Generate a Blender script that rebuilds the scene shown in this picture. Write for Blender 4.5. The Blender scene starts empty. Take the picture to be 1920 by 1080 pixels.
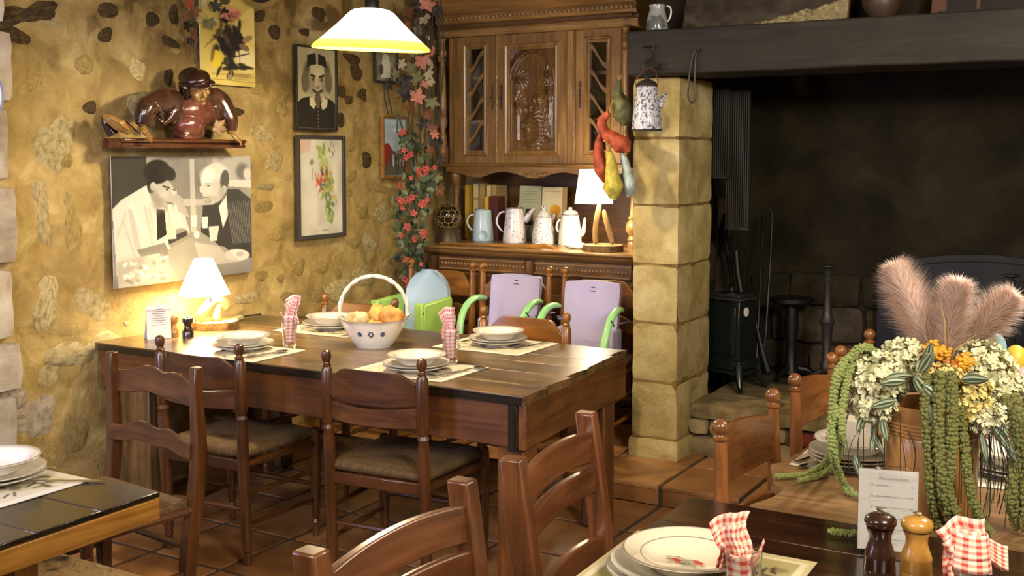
import bpy, bmesh, math, random
import numpy as np
from mathutils import Vector, Matrix, Euler, noise
random.seed(7)
S = bpy.context.scene
C = S.collection
PI = math.pi

# ---------------------------------------------------------------- camera
F_PX, YAW, PITCH, PX, PY, EYE = 2095.0, math.radians(30.6), math.atan(150 / 2095), 960.0, 440.0, 1.6
cam = bpy.data.cameras.new('camera')
cam.sensor_width = 36.0
cam.lens = F_PX / 1920 * 36
cam.shift_y = -100 / 1920
cam.clip_start = 0.05
camo = bpy.data.objects.new('camera', cam)
camo.location = (0, 0, EYE)
camo.rotation_euler = (PI / 2 - PITCH, 0, YAW)
C.objects.link(camo)
S.camera = camo

# ---------------------------------------------------------------- world and lights
S.view_settings.view_transform = 'Standard'
S.view_settings.look = 'None'
S.view_settings.gamma = 1.0
S.view_settings.use_curve_mapping = False
S.view_settings.exposure = 0.95
w = bpy.data.worlds.new('world')
S.world = w
w.use_nodes = True
w.node_tree.nodes['Background'].inputs[0].default_value = (0.9, 0.75, 0.55, 1)
w.node_tree.nodes['Background'].inputs[1].default_value = 0.05

def light(kind, name, loc, energy, col, size=0.1, rot=None, size_y=None, spot=None):
    l = bpy.data.lights.new(name, kind)
    l.energy = energy
    l.color = col
    if kind == 'AREA':
        l.size = size
        if size_y:
            l.shape = 'RECTANGLE'
            l.size_y = size_y
    else:
        l.shadow_soft_size = size
    o = bpy.data.objects.new(name, l)
    o.location = loc
    if rot:
        o.rotation_euler = rot
    C.objects.link(o)
    return o

def aim(o, target):
    d = Vector(target) - Vector(o.location)
    o.rotation_euler = d.to_track_quat('-Z', 'Y').to_euler()
    return o

WARM = (1.0, 0.84, 0.60)
# the room's other ceiling lamps, behind and beside the camera
aim(light('AREA', 'room_lamp', (-1.5, -0.3, 2.55), 38, (1.0, 0.93, 0.82), 0.9), (-2.9, 4.2, 0.7))
aim(light('AREA', 'room_lamp', (0.9, 1.0, 2.5), 54, (1.0, 0.92, 0.78), 0.7), (-1.6, 5.0, 0.9))
# the pendant over the right-hand table, above the frame
light('POINT', 'table_lamp_light', (0.02, 3.35, 2.10), 30, (1.0, 0.90, 0.76), 0.04)
# daylight from the window on the left, behind the camera
aim(light('AREA', 'window_light', (-3.4, 0.2, 1.5), 36, (0.60, 0.60, 1.0), 0.7, size_y=0.9), (-4.1, 2.5, 0.9))

# ---------------------------------------------------------------- helpers
def at(x, y, X=None, Y=None, Z=None):
    """world point seen at a picture position, on a plane of the room"""
    Fh = Vector((-math.sin(YAW), math.cos(YAW), 0))
    R = Vector((math.cos(YAW), math.sin(YAW), 0))
    K = Vector((0, 0, 1))
    Fv = Fh * math.cos(PITCH) - K * math.sin(PITCH)
    U = K * math.cos(PITCH) + Fh * math.sin(PITCH)
    d = Fv + R * ((x - PX) / F_PX) - U * ((y - PY) / F_PX)
    if X is not None:
        t = X / d.x
    elif Y is not None:
        t = Y / d.y
    else:
        t = (Z - EYE) / d.z
    return Vector((0, 0, EYE)) + d * t

def lin(c):
    return tuple(((v / 12.92) if v <= 0.04045 else ((v + 0.055) / 1.055) ** 2.4) for v in c)

def hexc(h):
    return lin(tuple(int(h[i:i + 2], 16) / 255 for i in (0, 2, 4)))

def catmull(pts, n=6):
    P_ = [Vector(p) for p in pts]; Q = []
    for i in range(len(P_) - 1):
        a, b, c_, d_ = P_[max(0, i - 1)], P_[i], P_[i + 1], P_[min(len(P_) - 1, i + 2)]
        for k in range(n):
            u = k / n; Q.append(0.5 * ((2 * b) + (c_ - a) * u + (2 * a - 5 * b + 4 * c_ - d_) * u * u + (-a + 3 * b - 3 * c_ + d_) * u ** 3))
    Q.append(P_[-1]); return Q
def interp_r(r, n=6):
    R_ = []
    for i in range(len(r) - 1):
        for k in range(n):
            u = k / n; u = u * u * (3 - 2 * u); R_.append(r[i] * (1 - u) + r[i + 1] * u)
    R_.append(r[-1]); return R_

class MB:
    def __init__(s):
        s.v = []; s.f = []; s.uv = {}; s.col = None
    def add(s, vs, fs):
        n = len(s.v)
        s.v.extend([tuple(v) for v in vs])
        s.f.extend([tuple(i + n for i in f) for f in fs])
        return s
    def box(s, c, d, rot=None, taper=1.0):
        x, y, z = d[0] / 2, d[1] / 2, d[2] / 2
        vs = [Vector((sx * x * (taper if sz < 0 else 1), sy * y * (taper if sz < 0 else 1), sz * z)) for sz in (-1, 1) for sy in (-1, 1) for sx in (-1, 1)]
        if rot is not None:
            m = rot if isinstance(rot, Matrix) else Euler(rot).to_matrix()
            vs = [m @ v for v in vs]
        c = Vector(c)
        return s.add([v + c for v in vs], [(0, 2, 3, 1), (4, 5, 7, 6), (0, 1, 5, 4), (2, 6, 7, 3), (0, 4, 6, 2), (1, 3, 7, 5)])
    def b2(s, a, b):
        a = Vector(a); b = Vector(b)
        return s.box((a + b) / 2, (abs(b.x - a.x), abs(b.y - a.y), abs(b.z - a.z)))
    def tube(s, pts, rad, n=10, closed=False, flat=1.0):
        pts = [Vector(p) for p in pts]
        if not hasattr(rad, '__len__'):
            rad = [rad] * len(pts)
        base = len(s.v); up = None; m = len(pts)
        for i, p in enumerate(pts):
            if closed:
                t = pts[(i + 1) % m] - pts[i - 1]
            else:
                t = pts[min(i + 1, m - 1)] - pts[max(i - 1, 0)]
            t = t.normalized() if t.length > 1e-9 else Vector((0, 0, 1))
            if up is None:
                up = Vector((0, 0, 1)) if abs(t.z) < 0.9 else Vector((1, 0, 0))
            a = t.cross(up).normalized(); up = a.cross(t).normalized()
            for k in range(n):
                an = 2 * PI * k / n
                s.v.append(tuple(p + (a * math.cos(an) + up * math.sin(an) * flat) * rad[i]))
        for i in range(m if closed else m - 1):
            j = (i + 1) % m
            for k in range(n):
                l = (k + 1) % n
                s.f.append((base + i * n + k, base + i * n + l, base + j * n + l, base + j * n + k))
        if not closed:
            s.f.append(tuple(base + k for k in range(n))[::-1])
            s.f.append(tuple(base + (m - 1) * n + k for k in range(n)))
        return s
    def lathe(s, prof, c=(0, 0, 0), n=20, M=None, cap=True, sx=1.0):
        base = len(s.v); c = Vector(c)
        for r, z in prof:
            for k in range(n):
                a = 2 * PI * k / n
                v = Vector((r * math.cos(a) * sx, r * math.sin(a), z))
                if M is not None: v = M @ v
                s.v.append(tuple(v + c))
        m = len(prof)
        for i in range(m - 1):
            for k in range(n):
                l = (k + 1) % n
                s.f.append((base + i * n + k, base + i * n + l, base + (i + 1) * n + l, base + (i + 1) * n + k))
        if cap:
            if prof[0][0] > 1e-4: s.f.append(tuple(base + k for k in range(n))[::-1])
            if prof[-1][0] > 1e-4: s.f.append(tuple(base + (m - 1) * n + k for k in range(n)))
        return s
    def ball(s, c, r, n=14, m=9, M=None):
        if not hasattr(r, '__len__'): r = (r, r, r)
        base = len(s.v); c = Vector(c)
        for i in range(m + 1):
            th = PI * i / m
            for k in range(n):
                a = 2 * PI * k / n
                v = Vector((r[0] * math.sin(th) * math.cos(a), r[1] * math.sin(th) * math.sin(a), -r[2] * math.cos(th)))
                if M is not None: v = M @ v
                s.v.append(tuple(v + c))
        for i in range(m):
            for k in range(n):
                l = (k + 1) % n
                s.f.append((base + i * n + k, base + i * n + l, base + (i + 1) * n + l, base + (i + 1) * n + k))
        return s
    def prism(s, poly, y0, y1, axis='y', off=(0, 0, 0), M=None):
        """polygon in (a,b) extruded between y0 and y1 along an axis"""
        n = len(poly); off = Vector(off)
        def mk(a, b, t):
            v = Vector({'y': (a, t, b), 'x': (t, a, b), 'z': (a, b, t)}[axis])
            if M is not None: v = M @ v
            return v + off
        vs = [mk(a, b, y0) for a, b in poly] + [mk(a, b, y1) for a, b in poly]
        fs = [tuple(range(n))[::-1], tuple(range(n, 2 * n))] + [(i, (i + 1) % n, n + (i + 1) % n, n + i) for i in range(n)]
        return s.add(vs, fs)
    def sweep(s, secs):
        """closed cross-sections of equal count joined in a row, ends capped"""
        base = len(s.v); n = len(secs[0]); m = len(secs)
        for sec in secs:
            s.v.extend([tuple(v) for v in sec])
        for i in range(m - 1):
            for k in range(n):
                l = (k + 1) % n
                s.f.append((base + i * n + k, base + i * n + l, base + (i + 1) * n + l, base + (i + 1) * n + k))
        s.f.append(tuple(base + k for k in range(n))[::-1])
        s.f.append(tuple(base + (m - 1) * n + k for k in range(n)))
        return s
    def grid(s, fn, nu, nv, uv=False):
        base = len(s.v)
        for j in range(nv + 1):
            for i in range(nu + 1):
                u, v = i / nu, j / nv
                s.v.append(tuple(fn(u, v)))
                if uv: s.uv[len(s.v) - 1] = (u, v)
        for j in range(nv):
            for i in range(nu):
                a = base + j * (nu + 1) + i
                s.f.append((a, a + 1, a + nu + 2, a + nu + 1))
        return s
    def mesh(s, name, ang=40):
        me = bpy.data.meshes.new(name)
        me.from_pydata(s.v, [], s.f)
        bm = bmesh.new(); bm.from_mesh(me)
        bmesh.ops.recalc_face_normals(bm, faces=bm.faces)
        bm.to_mesh(me); bm.free()
        if s.uv:
            l = me.uv_layers.new(name='UVMap')
            for lp in me.loops:
                l.data[lp.index].uv = s.uv.get(lp.vertex_index, (0, 0))
        if s.col is not None:
            a = me.color_attributes.new('Col', 'FLOAT_COLOR', 'POINT')
            a.data.foreach_set('color', np.concatenate([s.col, np.ones((len(s.col), 1))], 1).astype('f').ravel())
        if ang:
            me.polygons.foreach_set('use_smooth', [True] * len(me.polygons))
            me.set_sharp_from_angle(angle=math.radians(ang))
        me.update()
        return me

def put(name, me, mat=None, parent=None, loc=(0, 0, 0), rot=(0, 0, 0), bevel=0, sub=0, label=None, kind=None, scale=None):
    """one object in the scene; me is an MB or a ready mesh"""
    if isinstance(me, MB): me = me.mesh(name)
    if mat is not None:
        if isinstance(mat, (list, tuple)):
            if not me.materials:
                for m in mat: me.materials.append(m)
        elif not me.materials:
            me.materials.append(mat)
    o = bpy.data.objects.new(name, me)
    o.location = loc; o.rotation_euler = rot
    if scale: o.scale = scale
    C.objects.link(o)
    if parent: o.parent = parent
    if bevel:
        b = o.modifiers.new('bevel', 'BEVEL'); b.width = bevel; b.segments = 2; b.limit_method = 'ANGLE'; b.angle_limit = math.radians(40)
    if sub:
        b = o.modifiers.new('sub', 'SUBSURF'); b.levels = sub; b.render_levels = sub
    if label: o['label'] = label
    if kind: o['kind'] = kind
    return o

def tag(o, label, cat, group=None):
    o['label'] = label; o['category'] = cat
    if group: o['group'] = group
    return o

def thing(name, label, cat, loc=(0, 0, 0), rz=0, group=None):
    o = bpy.data.objects.new(name, None)
    o.empty_display_size = 0.05
    C.objects.link(o); o.location = loc; o.rotation_euler = (0, 0, rz)
    return tag(o, label, cat, group)

def dup(o, loc, rz, label, group=None):
    def cp(a, par):
        c = a.copy(); C.objects.link(c)
        if par is not None: c.parent = par
        for ch in KIDS.get(a, []):
            cp(ch, c)
        return c
    KIDS = {}
    for a in C.objects:
        if a.parent: KIDS.setdefault(a.parent, []).append(a)
    r = cp(o, None)
    r.location = loc
    r.rotation_euler = (rz if hasattr(rz, '__len__') else (0, 0, rz))
    r['label'] = label
    if group: r['group'] = group
    return r

# ---------------------------------------------------------------- materials
def newmat(name):
    m = bpy.data.materials.new(name); m.use_nodes = True
    nt = m.node_tree; b = nt.nodes['Principled BSDF']
    return m, nt, b

def N(nt, t, **k):
    n = nt.nodes.new(t)
    for a, v in k.items():
        if a.startswith('i_'):
            n.inputs[a[2:].replace('_', ' ')].default_value = v
        else:
            setattr(n, a, v)
    return n

def ramp(nt, stops):
    r = nt.nodes.new('ShaderNodeValToRGB')
    e = r.color_ramp.elements
    while len(e) < len(stops): e.new(0.5)
    for el, (p, c) in zip(e, stops):
        el.position = p; el.color = (*c, 1) if len(c) == 3 else c
    return r

def mixc(nt, fac, a, b, mode='MIX'):
    m = nt.nodes.new('ShaderNodeMix'); m.data_type = 'RGBA'; m.blend_type = mode
    L = nt.links.new
    if hasattr(fac, 'links'): L(fac, m.inputs[0])
    else: m.inputs[0].default_value = fac
    for i, v in ((6, a), (7, b)):
        if hasattr(v, 'links'): L(v, m.inputs[i])
        else: m.inputs[i].default_value = (*v, 1)
    return m.outputs[2]

def math_(nt, op, a, b=None, c=None):
    m = nt.nodes.new('ShaderNodeMath'); m.operation = op
    for i, v in enumerate((a, b, c)):
        if v is None: continue
        if hasattr(v, 'links'): nt.links.new(v, m.inputs[i])
        else: m.inputs[i].default_value = v
    return m.outputs[0]

def coords(nt, scale=(1, 1, 1), rnd=True, world=False):
    """object coordinates, shifted per object so that copies differ"""
    tc = N(nt, 'ShaderNodeTexCoord')
    src = tc.outputs['Object']
    if world:
        src = N(nt, 'ShaderNodeNewGeometry').outputs['Position']
    mp = N(nt, 'ShaderNodeMapping'); mp.inputs['Scale'].default_value = scale
    nt.links.new(src, mp.inputs['Vector'])
    if rnd:
        oi = N(nt, 'ShaderNodeObjectInfo')
        va = N(nt, 'ShaderNodeVectorMath', operation='SCALE'); va.inputs[0].default_value = (17.3, 9.1, 23.7)
        nt.links.new(oi.outputs['Random'], va.inputs['Scale'])
        nt.links.new(va.outputs[0], mp.inputs['Location'])
    return mp.outputs[0]

def bump(nt, b, h, strength=0.3, dist=0.01):
    bp = N(nt, 'ShaderNodeBump'); bp.inputs['Strength'].default_value = strength; bp.inputs['Distance'].default_value = dist
    nt.links.new(h, bp.inputs['Height']); nt.links.new(bp.outputs[0], b.inputs['Normal'])

def plain(name, col, rough=0.5, metal=0, coat=0, spec=0.5, var=0.0, **kw):
    m, nt, b = newmat(name)
    b.inputs['Base Color'].default_value = (*col, 1)
    b.inputs['Roughness'].default_value = rough; b.inputs['Metallic'].default_value = metal
    b.inputs['Coat Weight'].default_value = coat; b.inputs['Specular IOR Level'].default_value = spec
    if var:
        n = N(nt, 'ShaderNodeTexNoise', i_Scale=9.0, i_Detail=4.0)
        nt.links.new(coords(nt), n.inputs['Vector'])
        c = mixc(nt, n.outputs[0], tuple(v * (1 - var) for v in col), tuple(min(1, v * (1 + var)) for v in col))
        nt.links.new(c, b.inputs['Base Color'])
    for k, v in kw.items():
        b.inputs[k.replace('_', ' ')].default_value = v
    return m

def wood(name, dark, light_, axis='z', rough=0.35, coat=0.25, scale=1.0, bumpy=0.15, blotch=0.35):
    m, nt, b = newmat(name)
    sc = {'x': (2, 28, 28), 'y': (28, 2, 28), 'z': (28, 28, 2)}[axis]
    v = coords(nt, tuple(s * scale for s in sc))
    n = N(nt, 'ShaderNodeTexNoise', i_Scale=1.0, i_Detail=6.0, i_Roughness=0.62, i_Distortion=0.7)
    nt.links.new(v, n.inputs['Vector'])
    r = ramp(nt, [(0.3, dark), (0.52, tuple((a + c) / 2 for a, c in zip(dark, light_))), (0.72, light_)])
    nt.links.new(n.outputs[0], r.inputs[0])
    n2 = N(nt, 'ShaderNodeTexNoise', i_Scale=5.0 * scale, i_Detail=3.0)
    nt.links.new(coords(nt), n2.inputs['Vector'])
    r2 = ramp(nt, [(0.35, (1 - blotch,) * 3), (0.65, (1.0,) * 3)])
    nt.links.new(n2.outputs[0], r2.inputs[0])
    c = mixc(nt, 1.0, r.outputs[0], r2.outputs[0], 'MULTIPLY')
    oi = N(nt, 'ShaderNodeObjectInfo')
    rr = ramp(nt, [(0, (0.8,) * 3), (1, (1.12,) * 3)])
    nt.links.new(oi.outputs['Random'], rr.inputs[0])
    c = mixc(nt, 1.0, c, rr.outputs[0], 'MULTIPLY')
    nt.links.new(c, b.inputs['Base Color'])
    b.inputs['Roughness'].default_value = rough
    b.inputs['Coat Weight'].default_value = coat
    b.inputs['Coat Roughness'].default_value = 0.2
    bump(nt, b, n.outputs[0], bumpy, 0.004)
    return m

def stone(name, cols, rough=0.9, sc=6.0, bs=0.7, world=False, bd=0.012):
    m, nt, b = newmat(name)
    v = coords(nt, world=world, rnd=not world)
    n = N(nt, 'ShaderNodeTexNoise', i_Scale=sc, i_Detail=8.0, i_Roughness=0.6, i_Distortion=0.3)
    nt.links.new(v, n.inputs['Vector'])
    k = len(cols)
    r = ramp(nt, [(0.3 + 0.42 * i / max(1, k - 1), c) for i, c in enumerate(cols)])
    nt.links.new(n.outputs[0], r.inputs[0])
    oi = N(nt, 'ShaderNodeObjectInfo')
    rr = ramp(nt, [(0, (0.78,) * 3), (1, (1.12,) * 3)])
    nt.links.new(oi.outputs['Random'], rr.inputs[0])
    c = mixc(nt, 1.0, r.outputs[0], rr.outputs[0], 'MULTIPLY')
    nt.links.new(c, b.inputs['Base Color'])
    b.inputs['Roughness'].default_value = rough
    b.inputs['Specular IOR Level'].default_value = 0.2
    n3 = N(nt, 'ShaderNodeTexNoise', i_Scale=sc * 5, i_Detail=8.0, i_Roughness=0.7)
    nt.links.new(v, n3.inputs['Vector'])
    bump(nt, b, n3.outputs[0], bs, bd)
    return m

def emis(name, col, strength, base=(0.9, 0.85, 0.7)):
    m, nt, b = newmat(name)
    b.inputs['Base Color'].default_value = (*base, 1)
    b.inputs['Emission Color'].default_value = (*col, 1)
    b.inputs['Emission Strength'].default_value = strength
    b.inputs['Roughness'].default_value = 0.5
    return m

def printmat(name, rough=0.6, coat=0.0):
    m, nt, b = newmat(name)
    a = N(nt, 'ShaderNodeAttribute', attribute_name='Col')
    nt.links.new(a.outputs['Color'], b.inputs['Base Color'])
    b.inputs['Roughness'].default_value = rough
    b.inputs['Coat Weight'].default_value = coat
    b.inputs['Coat Roughness'].default_value = 0.08
    return m

# wall plaster: ochre lime render with darker and paler areas of its own
def plaster():
    m, nt, b = newmat('ochre_render')
    v = coords(nt, world=True, rnd=False)
    n1 = N(nt, 'ShaderNodeTexNoise', i_Scale=1.7, i_Detail=5.0, i_Roughness=0.6, i_Distortion=0.4)
    n2 = N(nt, 'ShaderNodeTexNoise', i_Scale=7.5, i_Detail=7.0, i_Roughness=0.62, i_Distortion=0.6)
    n3 = N(nt, 'ShaderNodeTexNoise', i_Scale=34.0, i_Detail=6.0, i_Roughness=0.7)
    for n in (n1, n2, n3): nt.links.new(v, n.inputs['Vector'])
    r1 = ramp(nt, [(0.32, hexc('7f6a3c')), (0.5, hexc('ab935a')), (0.7, hexc('bfa872'))])
    nt.links.new(n1.outputs[0], r1.inputs[0])
    r2 = ramp(nt, [(0.26, hexc('5a4626')), (0.44, hexc('9c8350')), (0.58, hexc('b8a068')), (0.72, hexc('d6c592'))])
    nt.links.new(n2.outputs[0], r2.inputs[0])
    c = mixc(nt, 0.55, r1.outputs[0], r2.outputs[0])
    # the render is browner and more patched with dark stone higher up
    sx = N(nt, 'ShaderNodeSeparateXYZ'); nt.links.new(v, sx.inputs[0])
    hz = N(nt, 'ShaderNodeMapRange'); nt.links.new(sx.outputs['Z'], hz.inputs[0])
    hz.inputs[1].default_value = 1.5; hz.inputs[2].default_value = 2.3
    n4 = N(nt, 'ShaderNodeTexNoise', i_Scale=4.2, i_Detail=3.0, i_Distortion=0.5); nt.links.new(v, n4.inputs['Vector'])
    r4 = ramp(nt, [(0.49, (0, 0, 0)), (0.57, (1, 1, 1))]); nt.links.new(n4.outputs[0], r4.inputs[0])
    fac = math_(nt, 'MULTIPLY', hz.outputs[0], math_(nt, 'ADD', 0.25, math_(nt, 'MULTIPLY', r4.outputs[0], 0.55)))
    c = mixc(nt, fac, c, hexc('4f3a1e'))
    nt.links.new(c, b.inputs['Base Color'])
    b.inputs['Roughness'].default_value = 0.92; b.inputs['Specular IOR Level'].default_value = 0.15
    h = math_(nt, 'ADD', n2.outputs[0], math_(nt, 'MULTIPLY', n3.outputs[0], 0.5))
    bump(nt, b, h, 0.75, 0.02)
    return m

M = {}
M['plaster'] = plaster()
M['stone_pale'] = stone('pale_limestone', [hexc('8f7c4c'), hexc('bfad7c'), hexc('d8cba2')], sc=9)
M['stone_tan'] = stone('tan_rubble', [hexc('8c7644'), hexc('ab9459'), hexc('c2ac74')], sc=8)
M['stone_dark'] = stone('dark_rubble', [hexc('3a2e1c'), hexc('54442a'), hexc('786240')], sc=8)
M['stone_mauve'] = stone('grey_dressed_limestone', [hexc('8f8068'), hexc('bcae98'), hexc('d4cab8')], sc=6)
M['mortar'] = stone('mortar', [hexc('6a5330'), hexc('8f7444'), hexc('a58c5c')], sc=12)
M['block'] = stone('pillar_limestone', [hexc('9c8854'), hexc('c2ae76'), hexc('d8c994')], sc=6, bs=0.9)
M['hearth'] = stone('hearth_stone', [hexc('5e4f38'), hexc('8a7854'), hexc('ab9a72')], sc=7, bs=0.9)
M['soot'] = stone('sooted_masonry', [hexc('1b170e'), hexc('2b2517'), hexc('3a3222')], sc=3, bs=0.6)
M['soot_lit'] = stone('sooted_stone_lit', [hexc('2c251a'), hexc('4a4030'), hexc('6c604c')], sc=4, bs=0.7)  # sooted stone with dim lamplight put into its paler tone
M['brick'] = stone('red_brick', [hexc('4a2015'), hexc('6d3220')], sc=9)
M['grout'] = stone('grey_grout', [hexc('3d362c'), hexc('575046')], sc=20, bs=0.3)
def tilemat():
    m, nt, b = newmat('terracotta_tile')
    v = coords(nt)
    n = N(nt, 'ShaderNodeTexNoise', i_Scale=3.5, i_Detail=6.0, i_Distortion=0.4); nt.links.new(v, n.inputs['Vector'])
    r = ramp(nt, [(0.28, hexc('6e4a2a')), (0.5, hexc('98693e')), (0.7, hexc('b08355'))]); nt.links.new(n.outputs[0], r.inputs[0])
    oi = N(nt, 'ShaderNodeObjectInfo'); rr = ramp(nt, [(0, (0.75,) * 3), (1, (1.15,) * 3)]); nt.links.new(oi.outputs['Random'], rr.inputs[0])
    nt.links.new(mixc(nt, 1.0, r.outputs[0], rr.outputs[0], 'MULTIPLY'), b.inputs['Base Color'])
    b.inputs['Roughness'].default_value = 0.38; b.inputs['Coat Weight'].default_value = 0.15
    n2 = N(nt, 'ShaderNodeTexNoise', i_Scale=14.0, i_Detail=4.0); nt.links.new(v, n2.inputs['Vector'])
    bump(nt, b, n2.outputs[0], 0.15, 0.006)
    return m
M['tile'] = tilemat()
for ax in 'xyz':
    M['chair_' + ax] = wood('dark_chair_wood_' + ax, hexc('40220f'), hexc('744824'), ax, 0.3, 0.4)
    M['honey_' + ax] = wood('honey_chair_wood_' + ax, hexc('6e4216'), hexc('a26a2c'), ax, 0.3, 0.4)
    M['cherry_' + ax] = wood('red_brown_wood_' + ax, hexc('4e2a16'), hexc('85522f'), ax, 0.28, 0.4)
    M['orange_' + ax] = wood('orange_brown_wood_' + ax, hexc('74451f'), hexc('a86e3e'), ax, 0.26, 0.45)
    M['oak_' + ax] = wood('carved_oak_' + ax, hexc('6e4e28'), hexc('a5804c'), ax, 0.36, 0.3, blotch=0.22)
    M['oakd_' + ax] = wood('dark_oak_' + ax, hexc('462c16'), hexc('73502c'), ax, 0.36, 0.3)
    M['table_' + ax] = wood('old_table_wood_' + ax, hexc('453018'), hexc('997848'), ax, 0.33, 0.5, bumpy=0.3, blotch=0.6)
    M['apron_' + ax] = wood('apron_pine_' + ax, hexc('5c3216'), hexc('8c5a2c'), ax, 0.4, 0.2)
    M['black_' + ax] = wood('black_stained_wood_' + ax, hexc('17110c'), hexc('342a20'), ax, 0.22, 0.5)
    M['pine_' + ax] = wood('orange_pine_' + ax, hexc('80501c'), hexc('c08a3e'), ax, 0.35, 0.3)
    M['walnut_' + ax] = wood('walnut_' + ax, hexc('22110a'), hexc('4d2a17'), ax, 0.22, 0.5)
    M['light_' + ax] = wood('pale_slab_wood_' + ax, hexc('7c5836'), hexc('b28d62'), ax, 0.35, 0.3)
M['drift'] = wood('driftwood', hexc('8a6a40'), hexc('c9a878'), 'z', 0.7, 0)
M['slice'] = wood('log_slice', hexc('b28c54'), hexc('dcc08c'), 'x', 0.6, 0, scale=0.5)
M['bark'] = stone('bark', [hexc('4d3a22'), hexc('8a6c40'), hexc('b08f58')], sc=25)
M['white'] = plain('white_glazed_ceramic', hexc('e6e0d0'), 0.12, coat=0.5)
M['cream'] = plain('cream_glazed_ceramic', hexc('ded2b8'), 0.15, coat=0.5)
M['line'] = plain('grey_rim_line', hexc('8a8074'), 0.3)
M['steel'] = plain('cutlery_steel', (0.62, 0.6, 0.56), 0.18, 1.0)
M['iron'] = plain('black_iron', (0.018, 0.018, 0.018), 0.45, 0.6, var=0.4)
M['iron2'] = plain('grey_iron', (0.06, 0.055, 0.05), 0.5, 0.6, var=0.4)
M['stove'] = plain('black_green_enamel', (0.008, 0.012, 0.010), 0.25, 0.0, coat=0.4)
M['print'] = printmat('matt_print')
M['gloss_print'] = printmat('gloss_print', 0.35, 0.5)
M['card'] = plain('white_card', hexc('e4e0d8'), 0.6)
M['ink'] = plain('black_ink', (0.03, 0.03, 0.03), 0.6)
M['inkgrey'] = plain('grey_ink', (0.2, 0.2, 0.2), 0.6)
M['frame_black'] = plain('black_frame', (0.02, 0.018, 0.016), 0.35)
M['frame_wood'] = wood('frame_wood', hexc('7a5020'), hexc('b5813c'), 'z', 0.4, 0.2)
M['lilac'] = plain('lilac_plastic', hexc('a8a0c0'), 0.38)
M['lilac_dark'] = plain('dark_lilac_strap', hexc('4f4a66'), 0.7)
M['mint'] = plain('mint_plastic', hexc('9ad890'), 0.3, coat=0.2)
M['lime'] = plain('lime_plastic', hexc('a2cb62'), 0.35)
M['paleblue'] = plain('pale_blue_plastic', hexc('a9c3d8'), 0.35)
M['rope'] = plain('straw_rope', hexc('8a7440'), 0.9, var=0.3)
M['wire'] = plain('dark_wire', (0.02, 0.016, 0.012), 0.6)

def glassmat(name, col=(1, 1, 1), rough=0.02):
    m, nt, b = newmat(name)
    b.inputs['Base Color'].default_value = (*col, 1)
    b.inputs['Transmission Weight'].default_value = 1.0
    b.inputs['Roughness'].default_value = rough; b.inputs['IOR'].default_value = 1.45
    return m
M['glass'] = glassmat('clear_glass')
def paneglass():
    m, nt, b = newmat('window_pane_glass')
    tr = N(nt, 'ShaderNodeBsdfTransparent'); gl = N(nt, 'ShaderNodeBsdfGlossy'); gl.inputs['Roughness'].default_value = 0.06
    mx = N(nt, 'ShaderNodeMixShader'); fr = N(nt, 'ShaderNodeFresnel'); fr.inputs[0].default_value = 1.6
    nt.links.new(fr.outputs[0], mx.inputs[0]); nt.links.new(tr.outputs[0], mx.inputs[1]); nt.links.new(gl.outputs[0], mx.inputs[2])
    nt.links.new(mx.outputs[0], nt.nodes['Material Output'].inputs[0])
    return m
M['pane'] = paneglass()

def rushmat(name, a, c):
    m, nt, b = newmat(name)
    tc = N(nt, 'ShaderNodeTexCoord'); s = N(nt, 'ShaderNodeSeparateXYZ'); nt.links.new(tc.outputs['Object'], s.inputs[0])
    ax = math_(nt, 'ABSOLUTE', s.outputs['X']); ay = math_(nt, 'ABSOLUTE', s.outputs['Y'])
    sel = math_(nt, 'GREATER_THAN', ax, ay)
    v = N(nt, 'ShaderNodeMix'); v.data_type = 'FLOAT'
    nt.links.new(sel, v.inputs[0]); nt.links.new(s.outputs['X'], v.inputs[2]); nt.links.new(s.outputs['Y'], v.inputs[3])
    n = N(nt, 'ShaderNodeTexNoise', i_Scale=30.0, i_Detail=3.0); nt.links.new(tc.outputs['Object'], n.inputs['Vector'])
    p = math_(nt, 'ADD', math_(nt, 'MULTIPLY', v.outputs[0], 900.0), math_(nt, 'MULTIPLY', n.outputs[0], 5.0))
    sn = math_(nt, 'MULTIPLY_ADD', math_(nt, 'SINE', p), 0.5, 0.5)
    c1 = mixc(nt, sn, a, c)
    n2 = N(nt, 'ShaderNodeTexNoise', i_Scale=60.0, i_Detail=4.0); nt.links.new(tc.outputs['Object'], n2.inputs['Vector'])
    c2 = mixc(nt, n2.outputs[0], c1, tuple(v * 0.55 for v in a))
    nt.links.new(c2, b.inputs['Base Color']); b.inputs['Roughness'].default_value = 0.75
    bump(nt, b, sn, 0.7, 0.004)
    return m
M['rush'] = rushmat('rush_weave', hexc('5b4222'), hexc('9a7a48'))
M['rush_black'] = rushmat('black_rush_weave', hexc('15110d'), hexc('3a332b'))

def gingham(name, red, n, pale, thin=False):
    m, nt, b = newmat(name)
    uv = N(nt, 'ShaderNodeUVMap'); s = N(nt, 'ShaderNodeSeparateXYZ'); nt.links.new(uv.outputs[0], s.inputs[0])
    def st(o, k, w):
        return math_(nt, 'LESS_THAN', math_(nt, 'FRACT', math_(nt, 'MULTIPLY', o, k)), w)
    a = st(s.outputs['X'], n, 0.45); c = st(s.outputs['Y'], n, 0.45)
    f = math_(nt, 'MULTIPLY', math_(nt, 'ADD', a, c), 0.5)
    col = mixc(nt, f, pale, red)
    nt.links.new(col, b.inputs['Base Color']); b.inputs['Roughness'].default_value = 0.85
    b.inputs['Sheen Weight'].default_value = 0.2
    return m
M['gingham'] = gingham('red_gingham', hexc('cc4636'), 6, hexc('f0dcc4'))
M['gingham2'] = gingham('pink_gingham', hexc('cc6462'), 8, hexc('eedad4'))

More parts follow.
